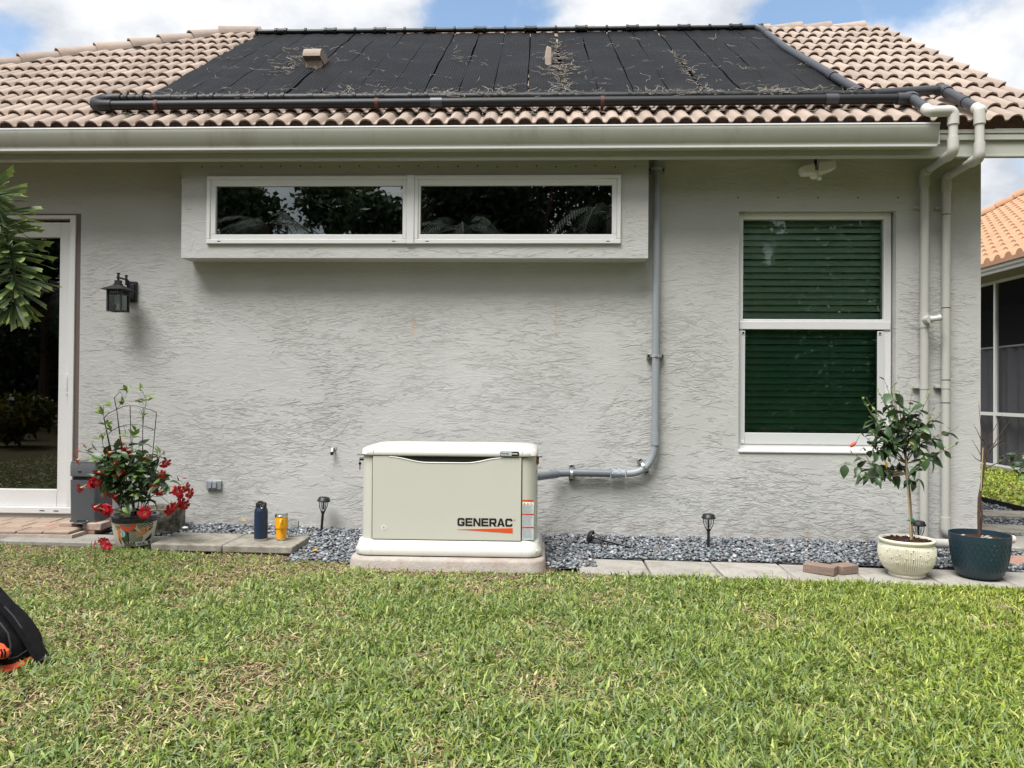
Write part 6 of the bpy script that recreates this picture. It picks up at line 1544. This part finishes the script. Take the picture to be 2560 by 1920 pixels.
    inst('leaf', LM_yel, orient(P(1170, 705, PY-.1), (.35, -.3, -1), .2, .95), th)['label'] = 'yellowed leaf'
    inst('leaf', LM_yel, orient(P(1330, 585, PY-.12), (.5, -.4, -.2), .2, .6), th)
    c = P(965, 600, PY-.1); m = M(); m.tube([c+Vector((.025, 0, .022)), c+Vector((.010, 0, .008)), c, c+Vector((-.012, 0, -.010)), c+Vector((-.018, 0, -.016))], [.003, .011, .013, .010, .003], 10); obj('flower_bud', m, 'bud', th, smooth=True)
    m = M(); m.tube([c+Vector((.022, 0, .02)), P(1010, 540, PY-.08)], .0022, 5); obj('stem', m, 'leaf_young', th)
hibiscus()

# ------------------------------------------------------------------ BLUE POT WITH BARE SHRUB
def blue_pot():
    PY = -.86; P = lambda x, y, yy=PY: W(*Z7(x, y), yy)
    a, b = P(1602, 1175), P(1970, 1175); cx = (a.x+b.x)/2; R0 = (b.x-a.x)/2; z0 = gz(cx)+.028; zt = P(1785, 1175).z; H = zt-z0; C = (cx, PY, z0)
    th = thing('potted_shrub', C, 'nearly bare shrub in a round dark blue plastic pot', 'potted plant')
    prof = [(R0*.50, 0), (R0*.66, .012), (R0*.77, H*.12), (R0*.86, H*.28), (R0*.93, H*.5), (R0*.975, H*.8), (R0, H*.985)]
    m = M(); m.lathe(prof, C, 48, cap=False); m.lathe([(R0, H*.985), (R0*1.0, H), (R0*.965, H), (R0*.95, H*.86)], C, 48, cap=False); m.lathe([(R0*.5, 0), (0, 0)], C, 48, cap=False); pot = obj('pot', m, 'pot_blue', th, smooth=True, angle=50)
    m = M(); rad = lambda z: float(np.interp(z, [q[1] for q in prof], [q[0] for q in prof])); per = 34
    for row in range(6):
        z = H*(.22+.105*row)
        for k in range(per):
            q0 = 2*PI*(k+.5*(row % 2))/per
            if math.sin(q0) > .35: continue
            pts = []
            for i in range(7):
                t = PI*i/6; dq = math.cos(t)*PI/per*.95; dz = math.sin(t)*H*.10; r = rad(z+dz)+.0008; pts.append((cx+r*math.cos(q0+dq), PY+r*math.sin(q0+dq), z0+z+dz))
            m.tube(pts, .0009, 4)
    obj('scale_relief', m, 'pot_blue', pot, smooth=True, kind='stuff')
    m = M(); m.lathe([(R0*.96, H*.88), (R0*.4, H*.92), (0, H*.93)], C, 30, cap=False); obj('soil', m, 'soil', th, smooth=True)
    m = M(); b0 = P(1783, 1190); b0.z = z0+H*.9
    m.tube([b0, P(1780, 1060), P(1782, 950), P(1800, 850), P(1812, 760), P(1825, 690)], [.010, .009, .009, .008, .007, .006], 7); m.tube([b0+Vector((.012, .01, 0)), P(1800, 1050), P(1790, 930), P(1803, 860)], [.008, .007, .006, .006], 7); obj('trunk', m, 'bark_dark', th, smooth=True)
    m = M(); m.tube([P(1795, 900, PY-.01), P(1808, 620, PY-.01)], .0035, 5); obj('stake', m, 'stake', th)
    m = M(); tw = [((1825, 690), (1800, 560), (1790, 440), (1780, 330)), ((1825, 690), (1835, 580), (1890, 480), (1935, 405)), ((1820, 720), (1780, 640), (1735, 565)), ((1805, 590), (1775, 520), (1745, 465)), ((1815, 720), (1760, 690), (1735, 660)), ((1825, 700), (1900, 560), (1980, 450)), ((1815, 760), (1900, 720), (1970, 680), (2060, 625)), ((1815, 740), (1850, 640), (1935, 560), (1930, 470)),
         ((1840, 620), (1870, 590), (1950, 620)), ((1800, 560), (1825, 600)), ((1900, 720), (1960, 700), (2050, 770)), ((1970, 680), (2040, 660), (2100, 670)), ((1850, 640), (1900, 600), (1990, 590))]
    for s in tw:
        yy = random.uniform(-.12, .12); pts = [P(a_, b_, PY+yy*min(1, i/1.5)) for i, (a_, b_) in enumerate(s)]; m.tube(pts, [.0038*(1-.72*i/(len(pts)-1)) for i in range(len(pts))], 5)
    obj('branch', m, 'bark_dark', th, smooth=True)
    for _ in range(26):
        x, y = random.choice(((1935, 690), (1990, 700), (2040, 680), (2060, 770), (2010, 730), (2060, 790), (2100, 680))); inst('leaf', LM_dark if random.random() < .7 else LM_young, orient(P(x+random.gauss(0, 18), y+random.gauss(0, 18), PY+random.uniform(-.08, .05)), (random.uniform(-1, 1), random.uniform(-1, .3), random.uniform(-.6, .6)), random.uniform(-1, 1), random.uniform(.55, .95)), th)
    m = M(); 
    for _ in range(7): p = Vector((cx+random.uniform(-.1, .1), PY+random.uniform(-.08, .05), z0+H*.925)); m.obox(p, (.014, .004, .004), (-.004, .010, 0), (0, -.001, .003))
    obj('dead_leaf', m, 'debris', th, kind='stuff')
blue_pot()

# bricks on the edging
a = W(*Z7(765, 1400), -.93); zb = gz(a.x)+.030
brick(a.x, -.90, zb, .20, .10, .058, -.62, 'brick_brown', 'brown brick lying askew on the edging slabs, the left one', 'pair of loose bricks')
a2 = W(*Z7(925, 1400), -.93); brick(a2.x+.01, -.87, gz(a2.x)+.030, .145, .10, .058, .42, 'brick_brown', 'half brick lying against the longer brick on the edging slabs', 'pair of loose bricks')

# ------------------------------------------------------------------ BACKPACK
def backpack():
    PY = -3.05; P = lambda x, y, yy=PY: W(*ZK(x, y), yy)
    c = P(-250, 1300); z0 = gz(c.x)+.015; th = thing('backpack', (c.x, PY, z0), 'black backpack with orange trim slumped on the lawn at the left edge', 'backpack')
    out = [(-1400, 1330), (-1480, 1000), (-1300, 500), (-900, 320), (-500, 350), (-220, 500), (-40, 650), (80, 790), (170, 920), (225, 1010), (245, 1100), (250, 1220), (220, 1300), (120, 1335)]
    q = [P(*p) for p in out]; pl = [(v.x, max(v.z, z0)) for v in q]; cxm = sum(p[0] for p in pl)/len(pl); czm = sum(p[1] for p in pl)/len(pl)
    def ring(s, y): return [(cxm+(p[0]-cxm)*s, y, z0+(p[1]-z0)*(1-(1-s)*.6)) for p in pl]
    m = M(); m.loft([ring(.72, PY-.03), ring(.93, PY-.015), ring(1, PY+.03), ring(.95, PY+.14), ring(.86, PY+.20), ring(.7, PY+.23)]); o = obj('bag_body', m, 'fabric_black', th, smooth=True, angle=70)
    s = o.modifiers.new('sub', 'SUBSURF'); s.levels = 2; s.render_levels = 2
    out2 = [(-900, 1260), (-950, 700), (-500, 500), (-60, 620), (100, 780), (150, 1000), (110, 1230)]
    q = [P(*p, PY-.03) for p in out2]; pl2 = [(v.x, max(v.z, z0+.01)) for v in q]; cx2 = sum(p[0] for p in pl2)/len(pl2); cz2 = sum(p[1] for p in pl2)/len(pl2)
    m = M(); m.loft([[(cx2+(p[0]-cx2)*s_, y, cz2+(p[1]-cz2)*s_) for p in pl2] for s_, y in ((.75, PY-.085), (.93, PY-.075), (1, PY-.04), (1, PY+.0))]); o = obj('front_pocket', m, 'fabric_black', th, smooth=True, angle=70); s = o.modifiers.new('sub', 'SUBSURF'); s.levels = 2; s.render_levels = 2
    m = M()
    for pts in ([(-300, 560), (0, 650), (110, 790), (150, 960), (120, 1150)],): m.tube([P(*p, PY-.085) for p in pts], .0035, 6)
    m.tube([P(*p, PY-.03) for p in ((60, 420), (190, 560), (300, 720))], .003, 6); m.tube([P(*p, PY-.03) for p in ((120, 1150), (250, 1110), (370, 1030))], .002, 6); obj('zip', m, 'fabric_grey', th, smooth=True)
    def ribbon(pts, w, t, mt, nm):
        q = [Vector(p) for p in pts]; m = M(); vs = []
        for i, p in enumerate(q):
            d = (q[min(i+1, len(q)-1)]-q[max(i-1, 0)]).normalized(); n_ = d.cross(Vector((0, 1, 0))).normalized()
            for (u, v) in ((-1, -1), (1, -1), (1, 1), (-1, 1)): vs.append(p+Vector((0, 1, 0))*w*u+n_*t*v)
        fs = []
        for i in range(len(q)-1):
            for k in range(4): fs.append((4*i+k, 4*i+(k+1) % 4, 4*i+4+(k+1) % 4, 4*i+4+k))
        fs += [(0, 3, 2, 1), tuple(4*(len(q)-1)+k for k in range(4))]; m.add(vs, fs); return obj(nm, m, mt, th, smooth=True, angle=50)
    sy = PY+.06
    o = ribbon([P(-260, 20, sy), P(-60, 240, sy), P(130, 450, sy), P(290, 660, sy), P(390, 810, sy), P(470, 950, sy), P(540, 1070, sy), P(590, 1150, sy)], .030, .012, 'fabric_black', 'shoulder_strap')
    ribbon([P(600, 1140, sy-.02), P(540, 1200, sy-.02), P(430, 1170, sy-.02), P(330, 1180, sy-.02)], .016, .002, 'fabric_grey', 'webbing')
    ribbon([P(330, 1240, sy-.03), P(480, 1230, sy-.04), P(600, 1250, sy-.03), P(650, 1160, sy-.02), P(620, 1120, sy)], .012, .003, 'fabric_grey', 'webbing')
    m = M(); m.extr([(P(*p, PY-.10).x, P(*p, PY-.10).z) for p in ((-500, 1150), (60, 1145), (115, 1110), (90, 1040), (40, 1010), (0, 960), (-200, 900), (-500, 900))], PY-.115, PY-.07); o = obj('orange_pocket', m, 'orange_cloth', th, bevel=.012)
    m = M()
    for xx in (-40, 30, 75): m.tube([P(xx-20, 1010, PY-.12), P(xx, 1060, PY-.122), P(xx-10, 1130, PY-.12)], .004, 6)
    obj('lacing', m, 'fabric_black', th)
    m = M(); m.extr([(P(*p, PY-.06).x, P(*p, PY-.06).z) for p in ((-800, 1345), (195, 1330), (190, 1275), (-800, 1290))], PY-.07, PY+.1); obj('orange_base', m, 'orange_cloth', th, bevel=.006)
backpack()

# ------------------------------------------------------------------ PALM at the left
def fishtail(nm='leaflet'): return leaf_mesh(nm, 1.0, .15, ['palm_leaf', 'palm_tip'], .12, 5, True, .25)
FT = fishtail()
def palm():
    ZQ = ZF(0, 470, .2111); PY = -2.15; P = lambda x, y, yy=PY: W(*ZQ(x, y), yy)
    bx = -4.05; by_ = -2.3; th = thing('foxtail_palm', (bx, by_, gz(bx)), 'green foxtail palm whose frond hangs in at the left edge', 'palm tree')
    m = M(); m.tube([(bx, by_, 0), (bx+.02, by_, 1.2), (bx, by_, 2.6)], [.12, .09, .07], 14); obj('trunk', m, 'bark', th, smooth=True)
    m = M(); m.tube([(bx, by_, 2.55), (bx, by_, 3.1)], [.085, .05], 12); obj('crownshaft', m, 'leaf_young', th, smooth=True)
    top = Vector((bx, by_, 3.0))
    ctrl = [top, Vector((bx+.30, PY, 3.25)), P(-420, -150), P(-150, 60), P(0, 330), P(100, 620), P(155, 900), P(178, 1200), P(165, 1420)]
    # smooth
    pts = []
    for i in range(len(ctrl)-1):
        p0 = ctrl[max(0, i-1)]; p1 = ctrl[i]; p2 = ctrl[i+1]; p3 = ctrl[min(len(ctrl)-1, i+2)]
        for k in range(6):
            t = k/6; pts.append(.5*((2*p1)+(p2-p0)*t+(2*p0-5*p1+4*p2-p3)*t*t+(3*p1-p0-3*p2+p3)*t**3))
    pts.append(ctrl[-1]); m = M(); m.tube(pts, [.018*(1-.8*i/(len(pts)-1)) for i in range(len(pts))], 8); fr = obj('frond', m, 'palm_leaf', th, smooth=True)
    n = len(pts); cnt = 240
    rs = random.Random(5)
    for i in range(cnt):
        u = .30+.70*(i/cnt)**1.0; f = u*(n-1); j = min(n-2, int(f)); p = pts[j].lerp(pts[j+1], f-j); d = (pts[j+1]-pts[j]).normalized()
        a = rs.uniform(0, 2*PI); s1 = d.cross(Vector((0, 1, 0))).normalized(); s2 = d.cross(s1).normalized(); o_ = (s1*math.cos(a)+s2*math.sin(a)).normalized()
        fwd = .12+1.1*max(0, (u-.84)/.16)+rs.uniform(-.12, .25); dr = (o_+d*fwd+Vector((0, 0, -.02))).normalized()
        L = .205*(1-.25*max(0, (u-.8)/.2))*rs.uniform(.70, 1.08)
        mw = orient(p, dr, rs.uniform(-1.0, 1.0), L, 1.15)
        inst('leaflet', FT, mw, fr)
    # other fronds (outside the picture): each one mesh
    for k in range(8):
        az = .9+k*PI*2/8+.3
        if abs(((az) % (2*PI))-0) < .35: continue
        q = [top+Vector((math.cos(az), math.sin(az), 0))*r_+Vector((0, 0, z_)) for (r_, z_) in ((0, 0), (.3, .45), (.8, .7), (1.3, .5), (1.7, .0), (1.9, -.5))]
        if math.cos(az) > -.2: continue
        m = M(); m.tube(q, [.018, .016, .013, .01, .007, .003], 6)
        for i in range(170):
            u = .15+.85*i/170; f = u*5; j = min(4, int(f)); p = q[j].lerp(q[j+1], f-j); d = (q[j+1]-q[j]).normalized(); a = rs.uniform(0, 2*PI); s1 = d.cross(Vector((0, 0, 1))).normalized(); s2 = d.cross(s1)
            dr = (s1*math.cos(a)+s2*math.sin(a)+d*.5).normalized(); sd_ = dr.cross(d).normalized()*.012; L = .26*rs.uniform(.8, 1.1)
            m.add([p, p+dr*L*.5+sd_, p+dr*L+sd_*1.6, p+dr*L-sd_*1.6, p+dr*L*.5-sd_], [(0, 1, 2, 3, 4)])
        obj('frond', m, 'palm_leaf', th, fixn=False)
palm()

# ------------------------------------------------------------------ fallen petals and leaves
def litter():
    th = thing('fallen_petals', G(180, 1366, .03), 'fallen red flower clump on the grass edge left of the painted pot', 'fallen flowers')
    for (x, y) in ((520, 1505), (545, 1515), (575, 1520), (610, 1530), (625, 1535), (495, 1510), (560, 1500)):
        p = W(*ZP(x, y), -.80); p = G(*ZP(x, y), .06); inst('petal_cluster', FM, orient(p, (random.uniform(-1, 1), random.uniform(-1, 1), .2), random.uniform(0, 6), .8), th)
    for (px, py, mt, lab) in ((398, 1408, LM_yel, 'pale yellow fallen leaf on the lawn before the slabs'), (425, 1406, LM_yel, 'deeper yellow fallen leaf on the lawn right of the paler one'), (614, 1303, LM_yel, 'yellow leaf on the chips against the wall behind the bottle'), (793, 1376, LM_yel, 'orange leaf on the soil right of the stacked slabs'), (493, 1650, LM_yel, 'tan leaf lying in the middle of the left lawn')):
        off = .05 if py > 1390 else .10 if py < 1320 else .04
        p = G(px, py, off); o = inst('fallen_leaf', mt, orient(p, (random.uniform(-1, 1), random.uniform(-.5, .5), .1), random.uniform(-.5, .5), .75)); setp(o, lab, 'leaf')
    a = G(*Z5(1190, 1078), .09); m = M(); m.lathe([(.0, -.008), (.02, -.006), (.024, 0), (.016, .008), (0, .011)], a, 10, cap=False); o = obj('pale_stone', m, 'label_white', smooth=True, org=a); setp(o, 'single white pebble among the grey chips behind the slab', 'pebble')
litter()

# ------------------------------------------------------------------ NEIGHBOUR HOUSE
def neighbour():
    th = thing('neighbour_house', (8.2, 8, 0), 'neighbouring house with orange tile roof and screened porch', 'house')
    X = 8.2; zg = gz(9)
    def PX(px, py):   # point on the plane x = X
        d = ray(px, py); t = (X-CAMP.x)/d.x; return CAMP+d*t
    zt = PX(2500, 700).z; zm = PX(2500, 1035.5).z; zr = PX(2500, 866).z; zbt = PX(2500, 1166).z
    y0, y1 = -3.0, 14.5
    m = M(); m.box((X-.05, y0, zbt-.07), (X+.1, y1, zbt+.0)); obj('base_kerb', m, 'concrete_pale', th)
    m = M(); m.box((X-.03, y0, zt-.05), (X+.03, y1, zt)); m.box((X-.025, y0, zm-.03), (X+.025, y1, zm+.03)); m.box((X-.02, y0, zbt), (X+.02, y1, zbt+.03))
    yv = PX(2490, 1000).y; k = yv
    ys = [yv+2.2*i for i in range(-6, 4)]
    for y in ys: m.box((X-.032, y-.03, zbt), (X+.032, y+.03, zt-.0))
    obj('screen_frame', m, 'white', th)
    m = M(); m.add([(X+.004, y0, zbt), (X+.004, y1, zbt), (X+.004, y1, zt), (X+.004, y0, zt)], [(0, 1, 2, 3)]); obj('screen', m, 'screen', th, fixn=False)
    m = M(); m.box((X+2.6, y0, zg), (X+2.7, y1, zt)); m.box((X+.05, y0, zg-.02), (X+2.6, y1, zg+.02)); m.box((X+.05, y0, zt), (X+2.6, y1, zt+.03)); m.box((X+.05, y1, zg), (X+2.7, y1+.1, zt)); obj('porch_wall', m, 'nb_dark', th)
    m = M(); n = 420; vs = []; 
    for i in range(n+1):
        y = y0+(y1-y0)*i/n; w = .035*math.sin(i*.9)+.02*math.sin(i*.37+1); zt_ = zr-.03*abs(math.sin(i*.21)); vs += [(X+.14+w, y, zbt+.02), (X+.14+w*.7, y, zt_)]
    m.add(vs, [(2*i, 2*i+2, 2*i+3, 2*i+1) for i in range(n)]); obj('curtain', m, 'curtain', th, smooth=True, angle=80, fixn=False)
    m = M(); m.cyl((X+.12, y0, zr+.0), (X+.12, y1, zr+.0), .018, 8); obj('curtain_rod', m, 'lip', th)
    XF = 7.7
    def PF(px, py): d = ray(px, py); t = (XF-CAMP.x)/d.x; return CAMP+d*t
    zf0, zf1 = PF(2455, 691).z, PF(2455, 664).z
    m = M(); m.box((XF, y0, zf0), (XF+.03, y1+.4, zf1-.03)); m.box((XF-.05, y0, zf0+.06), (XF-.0, y1+.4, zf1)); obj('fascia', m, 'white', th, bevel=.01)
    m = M(); m.box((XF+.03, y0, zf0-.0), (X+.08, y1+.4, zf0+.02)); m.box((X-.03, y0, zt), (X+.08, y1, zf0)); obj('soffit', m, 'nb_wall', th)
    # roof plane rising to +x, ending in a hip
    P_ = .60; zE = zf1+.02
    def PR(px, py):
        d = ray(px, py); t = (zE+P_*(CAMP.x-XF)-CAMP.z)/(d.z-P_*d.x); return CAMP+d*t
    h1, h2 = PR(2452, 549), PR(2560, 493)
    sl = (h2.y-h1.y)/(h2.x-h1.x); yE = h1.y+(XF-.08-h1.x)*sl; xT = 12.6; yT = h1.y+(xT-h1.x)*sl
    rp = lambda x, y, h=0: (x, y, zE+P_*(x-XF)+h)
    m = M(); m.add([rp(XF-.08, y0), rp(XF-.08, yE), rp(xT, yT), rp(xT, y0)], [(0, 3, 2, 1)])
    m.add([rp(XF-.08, yE), (XF+9, yE, zE), rp(xT, yT)], [(0, 1, 2)])
    rf = obj('roof', m, 'orange_tile', th, fixn=False)
    # barrels, joined
    V = []; F = []; per = .30; cs = .36; nrow = 16; cosr = 1/math.sqrt(1+P_*P_)
    prof = [(-.5, 0), (-.34, .01), (-.24, .06), (-.1, .085), (.1, .085), (.24, .06), (.34, .01), (.5, 0)]
    for r in range(nrow):
        x0 = XF-.10+r*cs*cosr; x1 = x0+cs*cosr+.03; y = 2.0
        ylim = h1.y+(x0+.2-h1.x)*sl
        while y < ylim:
            b = len(V)
            for (u, h_) in prof: V += [rp(x0, y+u*per, h_+.035), rp(x1, y+u*per, h_), rp(x0, y+u*per, -.03)]
            for i in range(len(prof)-1): a_ = b+3*i; F += [(a_, a_+3, a_+4), (a_, a_+4, a_+1), (a_+2, a_+5, a_+3), (a_+2, a_+3, a_)]
            y += per
    o = np_mesh('tile', np.array(V), np.array(F), 'orange_tile', parent=rf, smooth=True); o['kind'] = 'stuff'; o.data.set_sharp_from_angle(angle=math.radians(40))
    # hip caps
    A = Vector(rp(XF-.08, yE, .06)); B = Vector(rp(xT, yT, .06)); L = (B-A).length; n = int(L/.42)
    for i in range(n): cap = cap_obj(A.lerp(B, i/n), A.lerp(B, (i+1.15)/n), .16, 'ridge_cap', rf); cap.data.materials[0] = MT['orange_tile']
neighbour()

# ------------------------------------------------------------------ GARDEN BEHIND THE CAMERA (seen in the glass)
def cloud_tree(name, loc, trunk_h, blobs, nleaf, lsize, cols, label, cat, group=None, trunk_r=.14):
    th = thing(name, loc, label, cat, group); L = Vector(loc)
    m = M(); top = L+Vector((random.uniform(-.3, .3), 0, trunk_h)); m.tube([L, L.lerp(top, .5)+Vector((.1, 0, 0)), top], [trunk_r, trunk_r*.8, trunk_r*.5], 8)
    for (bx, by_, bz, br) in blobs: m.tube([top-Vector((0, 0, trunk_h*.25)), top.lerp(L+Vector((bx, by_, bz)), .5), L+Vector((bx, by_, bz))], [trunk_r*.4, trunk_r*.25, .02], 5)
    obj('trunk', m, 'bark_dark', th, smooth=True)
    P = []
    tot = sum(b[3]**2 for b in blobs)
    for (bx, by_, bz, br) in blobs:
        k = int(nleaf*br*br/tot); d = np.random.normal(size=(k, 3)); d /= np.linalg.norm(d, axis=1)[:, None]; r = br*np.random.rand(k)**.45*np.random.uniform(.8, 1.1, k); P.append(np.array([bx, by_, bz])+np.array(loc)+d*r[:, None]*np.array([1, 1, .8]))
    P = np.concatenate(P); N = len(P); a = np.random.normal(size=(N, 3)); a /= np.linalg.norm(a, axis=1)[:, None]; b = np.cross(a, np.random.normal(size=(N, 3))); b /= np.linalg.norm(b, axis=1)[:, None]
    s = lsize*np.random.uniform(.6, 1.3, (N, 1)); V = np.stack([P-a*s, P+b*s*.45, P+a*s, P-b*s*.45], 1).reshape(-1, 3)
    F = (np.array([[0, 1, 2, 3]])[None]+(np.arange(N)*4)[:, None, None]).reshape(-1, 4)
    C = np.array(cols)[np.random.choice(len(cols), N)]*np.random.uniform(.6, 1.4, (N, 1)); C = np.repeat(C, 4, 0)
    np_mesh('crown', V, F, 'foliage', C, th)
dk = [(.035, .06, .025), (.05, .08, .03), (.025, .045, .02)]
def rb(n, rx, ry, z0, z1, r0, r1): return [(random.uniform(-rx, rx), random.uniform(-ry, ry), random.uniform(z0, z1), random.uniform(r0, r1)) for _ in range(n)]
random.seed(21)
for i, (x, y, hh, w) in enumerate(((-13.5, -14, 7.2, 2.4), (-9.3, -17, 8.2, 1.0), (-3.6, -15, 8.0, 2.4), (-.4, -16, 9.4, 2.6), (3.6, -14.5, 9.0, 2.2), (11.8, -16, 8.2, 2.0), (15, -13, 6, 2.5))):
    cloud_tree('garden_tree', (x, y, 0), hh*.55, rb(14, w*.9, 1.2, hh*.35, hh*1.02, .7, 1.2), 14000, .13, dk, ['broad dark tree at the far left behind the viewer', 'tall thin dark tree behind the viewer', 'bushy dark tree left of centre behind the viewer', 'dense tall tree straight behind the viewer', 'bushy dark tree right of centre behind the viewer', 'dense tall tree at the right behind the viewer', 'low dark tree at the far right behind the viewer'][i], 'tree', 'trees behind the viewer')
def far_palm(loc, h, n, label):
    th = thing('garden_palm', loc, label, 'palm tree', 'palms behind the viewer'); L = Vector(loc); top = L+Vector((.2, 0, h)); m = M(); m.tube([L, L.lerp(top, .5)+Vector((.1, 0, 0)), top], [.14, .1, .08], 8); obj('trunk', m, 'bark_dark', th, smooth=True)
    for k in range(n):
        az = 2*PI*k/n+random.uniform(-.2, .2); up = random.uniform(.2, 1.1); R_ = random.uniform(1.4, 2.0); q = [top+Vector((math.cos(az)*R_*t, math.sin(az)*R_*t, up*1.2*t-(1.3+up*.5)*t*t)) for t in [i/6 for i in range(7)]]
        m = M(); m.tube(q, [.02*(1-.8*i/6) for i in range(7)], 5)
        for i in range(52):
            f = (.12+.88*i/52)*6; j = min(5, int(f)); p = q[j].lerp(q[j+1], f-j); d = (q[j+1]-q[j]).normalized(); s = d.cross(Vector((0, 0, 1))).normalized(); sg = 1 if i % 2 else -1
            dr = (s*sg+d*.7+Vector((0, 0, -.45))).normalized(); wv = d*.011; Lf = .50*(1-.5*abs(f/6-.45)); m.add([p-wv, p+dr*Lf, p+wv], [(0, 1, 2)])
        obj('frond', m, 'far_palm', th, fixn=False)
for (x, y, h, lab) in ((-6.5, -11.5, 4.9, 'slender palm behind the viewer near the left trees'), (-2.0, -11.0, 4.7, 'short palm behind the viewer left of centre'), (1.2, -10.6, 5.0, 'palm straight behind the viewer'), (4.6, -11.2, 4.6, 'palm behind the viewer at the right'), (-10.5, -10.2, 3.3, 'short palm at the far left behind the viewer')): far_palm((x, y, 0), h, 13, lab)
for i, (x, y, cols, lab) in enumerate(((-8.0, -7.6, [(.14, .012, .01), (.03, .04, .01), (.07, .01, .012)], 'red and green croton bush behind the viewer'), (-9.2, -7.0, [(.16, .11, .012), (.04, .055, .01), (.05, .06, .012)], 'yellow croton bush behind the viewer'), (-10.6, -8.2, [(.05, .10, .03), (.08, .14, .04)], 'green shrub left of the crotons behind the viewer'), (-6.4, -9.0, [(.05, .10, .03), (.10, .16, .05)], 'green shrub right of the crotons behind the viewer'))):
    cloud_tree('garden_shrub', (x, y, 0), .4, rb(6, .6, .5, .25, .9, .25, .45), 1800, .07, cols, lab, 'shrub', 'shrubs behind the viewer', .03)
# added leafy screen, shaped to block sky in the window reflections
N = 150000; hx_ = np.random.uniform(-20, 20, N); P = np.stack([hx_, np.random.uniform(-21.5, -19.5, N), np.random.rand(N)*(4.2+5.6/(1+np.exp(-(hx_+5.2)*2.2))+.8*np.sin(hx_*1.7)+.5*np.sin(hx_*4.1)-5.2*np.exp(-((hx_-7.9)/.8)**2))], 1); a = np.random.normal(size=(N, 3)); a /= np.linalg.norm(a, axis=1)[:, None]; b = np.cross(a, np.random.normal(size=(N, 3))); b /= np.linalg.norm(b, axis=1)[:, None]; s = .13
V = np.stack([P-a*s, P+b*s*.5, P+a*s, P-b*s*.5], 1).reshape(-1, 3); F = (np.array([[0, 1, 2, 3]])[None]+(np.arange(N)*4)[:, None, None]).reshape(-1, 4)
o = np_mesh('sky_block_screen', V, F, 'foliage', np.repeat(np.array(dk)[np.random.choice(3, N)], 4, 0)); setp(o, 'tall dark leafy screen added behind the viewer to block sky in the glass', 'sky_block_screen')
